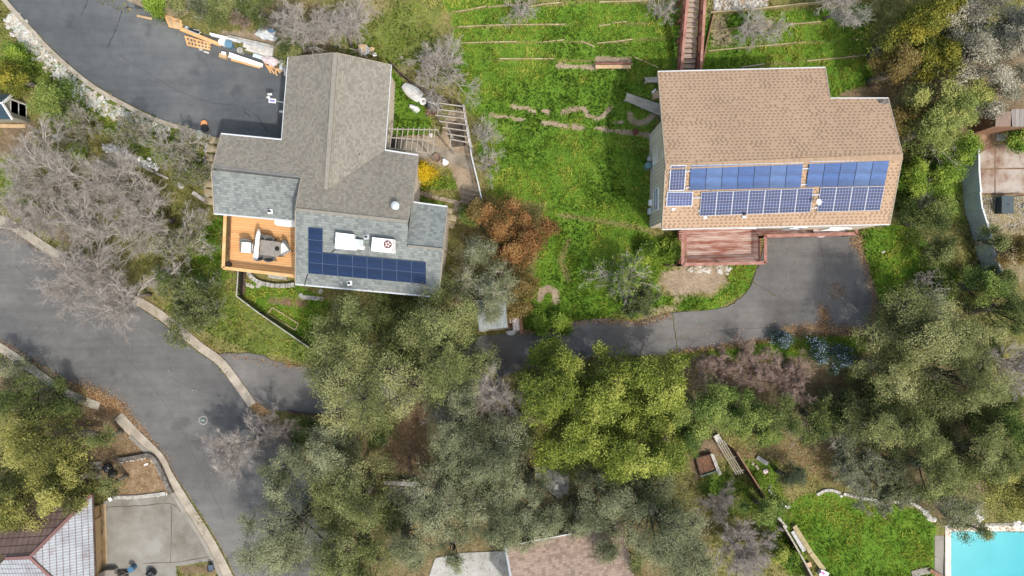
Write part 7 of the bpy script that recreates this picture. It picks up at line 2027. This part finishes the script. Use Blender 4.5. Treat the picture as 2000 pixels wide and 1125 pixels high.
def blades(name, N, chan, thr, hgt, wid, stops, seed, label, cat, region=(-30.5, 30.5, -17.6, 17.6), patch=1.0):
    rng = np.random.default_rng(seed)
    x = rng.uniform(region[0], region[1], N); y = rng.uniform(region[2], region[3], N)
    W = weights(x, y); px, py = topx(x, y)
    w = W[chan] if chan >= 0 else np.clip(1 - W[1] * 1.3 - W[2] * 1.1 - W[0] * .9, 0, 1)
    clump = fbm(x, y, .9); cl2 = vnoise(x + 40, y, .35)
    keep = (rng.uniform(size=N) < np.clip(w, 0, 1) * (.35 + .9 * cl2)) & (w > thr) & free_mask(px, py)
    x, y, clump, cl2, w = x[keep], y[keep], clump[keep], cl2[keep], w[keep]; n = len(x)
    z = gza(x, y) - .02
    h = hgt * (.35 + 1.1 * clump * (.5 + cl2)) * rng.uniform(.6, 1.3, n); a = rng.uniform(0, 6.283, n)
    # neighbouring blades bend the same way, so the sward shows tufts
    a = np.where(rng.uniform(size=n) < .55, 6.283 * 2 * vnoise(x, y, .6) + rng.normal(0, .5, n), a)
    ln = h * rng.uniform(.5, 1.5, n); wd = wid * rng.uniform(.6, 1.3, n)
    b = np.stack([x, y, z], -1); tip = b + np.stack([np.cos(a) * ln, np.sin(a) * ln, h], -1)
    s = np.stack([-np.sin(a), np.cos(a), np.zeros(n)], -1) * (wd / 2)[:, None]
    mid = b * .45 + tip * .55 + np.array([0, 0, .25]) * h[:, None]
    V = np.stack([b - s * .7, b + s * .7, mid + s, tip, mid - s], 1).reshape(-1, 3)
    F = np.arange(5 * n).reshape(n, 5)
    t = .47 + (fbm(x + 13, y + 7, 2.4) - .5) * 1.9 + (clump - .5) * 1.1 + (cl2 - .5) * .45 + rng.normal(0, .12, n)
    o = arrays_mesh(name, V, F, foliage('blades_' + str(seed), stops, .3), np.repeat(np.clip(t, 0, 1), 5))
    return tag(o, label, cat, kind='stuff')
blades('grass', 420000, 0, .25, .15, .045, [(.045,.092,.012), (.10,.182,.021), (.185,.272,.034), (.34,.39,.07)], 51, 'lush green grass on the terraced lawns and verges', 'grass')
blades('dry_grass', 330000, -1, .3, .13, .035, [(.07,.08,.02), (.155,.17,.042), (.25,.245,.08), (.40,.35,.16)], 52, 'olive and straw coloured rough grass on the slopes', 'grass')

def litter(N, lines, polys, seed):
    rng = np.random.default_rng(seed); X = []
    for pts, w, n in lines:
        P = np.array(pts, float); k = rng.uniform(0, len(P) - 1.001, n); j = k.astype(int); f = (k - j)[:, None]
        q = P[j] * (1 - f) + P[j + 1] * f + rng.normal(size=(n, 2)) * w; X.append(q)
    for poly, n in polys:
        P = np.array(poly, float); q = rng.uniform(P.min(0), P.max(0), (n, 2)); X.append(q[polyd(q[:, 0], q[:, 1], poly) > 0])
    X = np.concatenate(X); L = np.array([tuple(G(a, b, .035)) for a, b in X]); n = len(L)
    root = None
    t = rng.uniform(size=n)
    nrm = norm(rng.normal(size=(n, 3)) * .35 + np.array([0, 0, 1])); tt = norm(np.cross(nrm, rng.normal(size=(n, 3)))); b = np.cross(nrm, tt)
    l = rng.uniform(.03, .09, n)[:, None]; w = l * .6; L[:, 2] += rng.uniform(0, .03, n)
    V = np.stack([L - tt * l / 2, L + b * w / 2, L + tt * l / 2, L - b * w / 2], 1).reshape(-1, 3)
    o = arrays_mesh('fallen_leaves', V, np.arange(4 * n).reshape(n, 4), foliage('leaf_litter', [(.10, .05, .025), (.22, .12, .055), (.34, .20, .09), (.42, .30, .17)], .1), np.repeat(t, 4))
    tag(o, 'fallen brown and orange leaves along kerbs and driveway edges', 'leaf litter', kind='stuff')
litter(0, [([(0,668),(60,705),(130,748),(190,778),(240,806),(280,845),(330,905)], 5, 2600), ([(150,762),(190,775),(240,800)], 10, 3200), ([(232,815),(280,870),(320,920),(360,985)], 7, 2200),
           ([(20,440),(80,482),(140,515),(220,560)], 7, 1500), ([(300,598),(350,640),(420,690)], 6, 700), ([(492,790),(508,800),(520,808)], 5, 900),
           ([(1530,648),(1600,642),(1680,648)], 6, 2600), ([(1605,600),(1612,620),(1608,645)], 6, 900), ([(1675,470),(1690,515),(1710,590),(1700,640)], 5, 1300), ([(1630,560),(1640,575)], 10, 300),
           ([(1012,652),(1080,640),(1160,625),(1250,632),(1310,614)], 4, 1500), ([(1310,690),(1400,680),(1520,660)], 4, 1300), ([(1020,722),(1100,706),(1200,697)], 4, 700), ([(1680,455),(1668,480)], 8, 500), ([(430,692),(560,713),(620,716)], 4, 500)],
       [([(120,740),(250,790),(345,930),(350,965),(215,965),(140,880)], 9000), ([(1380,880),(1610,850),(1640,900),(1600,948),(1500,905)], 4500), ([(790,790),(835,770),(835,905),(750,935),(750,880)], 3000), ([(560,1000),(1000,760),(1400,900),(1350,1120),(560,1120)], 7000),
        ([(20,440),(480,800),(470,900),(430,1000),(330,860),(200,780),(0,660)], 420), ([(980,720),(1320,620),(1700,600),(1690,650),(1310,690),(1010,728)], 700), ([(1500,470),(1670,465),(1700,600),(1500,640)], 160)], 61)
# ------------------------------------------------------------------ light, sky, camera
sun_dir = Vector((.39, -.47, 1.0)).normalized()
el = math.asin(sun_dir.z); az = math.atan2(sun_dir.x, sun_dir.y)
w = bpy.data.worlds.new('World'); SC.world = w; w.use_nodes = True
nt = w.node_tree; bg = nt.nodes['Background']; sky = nt.nodes.new('ShaderNodeTexSky')
sky.sky_type = 'NISHITA'; sky.sun_disc = False; sky.sun_elevation = el; sky.sun_rotation = az
sky.air_density = 2.0; sky.dust_density = 5.0; sky.ozone_density = 1.0
nt.links.new(sky.outputs[0], bg.inputs['Color']); bg.inputs['Strength'].default_value = .15
sl_ = bpy.data.lights.new('sun', 'SUN'); sl_.energy = 2.1; sl_.angle = RAD(1.5); sl_.color = (1.0, .95, .87)
so = bpy.data.objects.new('sun', sl_); COL.objects.link(so); so.rotation_euler = (-sun_dir).to_track_quat('-Z', 'Y').to_euler(); so.location = (0, 0, 60)
cd = bpy.data.cameras.new('camera'); cam = bpy.data.objects.new('camera', cd); COL.objects.link(cam)
cam.location = (0, 0, H); cam.rotation_euler = (0, 0, 0)
cd.sensor_width = 36; cd.lens = 18 / (30 / H); cd.clip_start = .5; cd.clip_end = 900
SC.camera = cam
SC.view_settings.view_transform = 'Standard'; SC.view_settings.look = 'None'
SC.view_settings.exposure = .56; SC.view_settings.gamma = 1
SC.render.engine = 'CYCLES'
SC.cycles.max_bounces = 6; SC.cycles.diffuse_bounces = 3; SC.cycles.glossy_bounces = 2; SC.cycles.transmission_bounces = 3; SC.cycles.transparent_max_bounces = 6
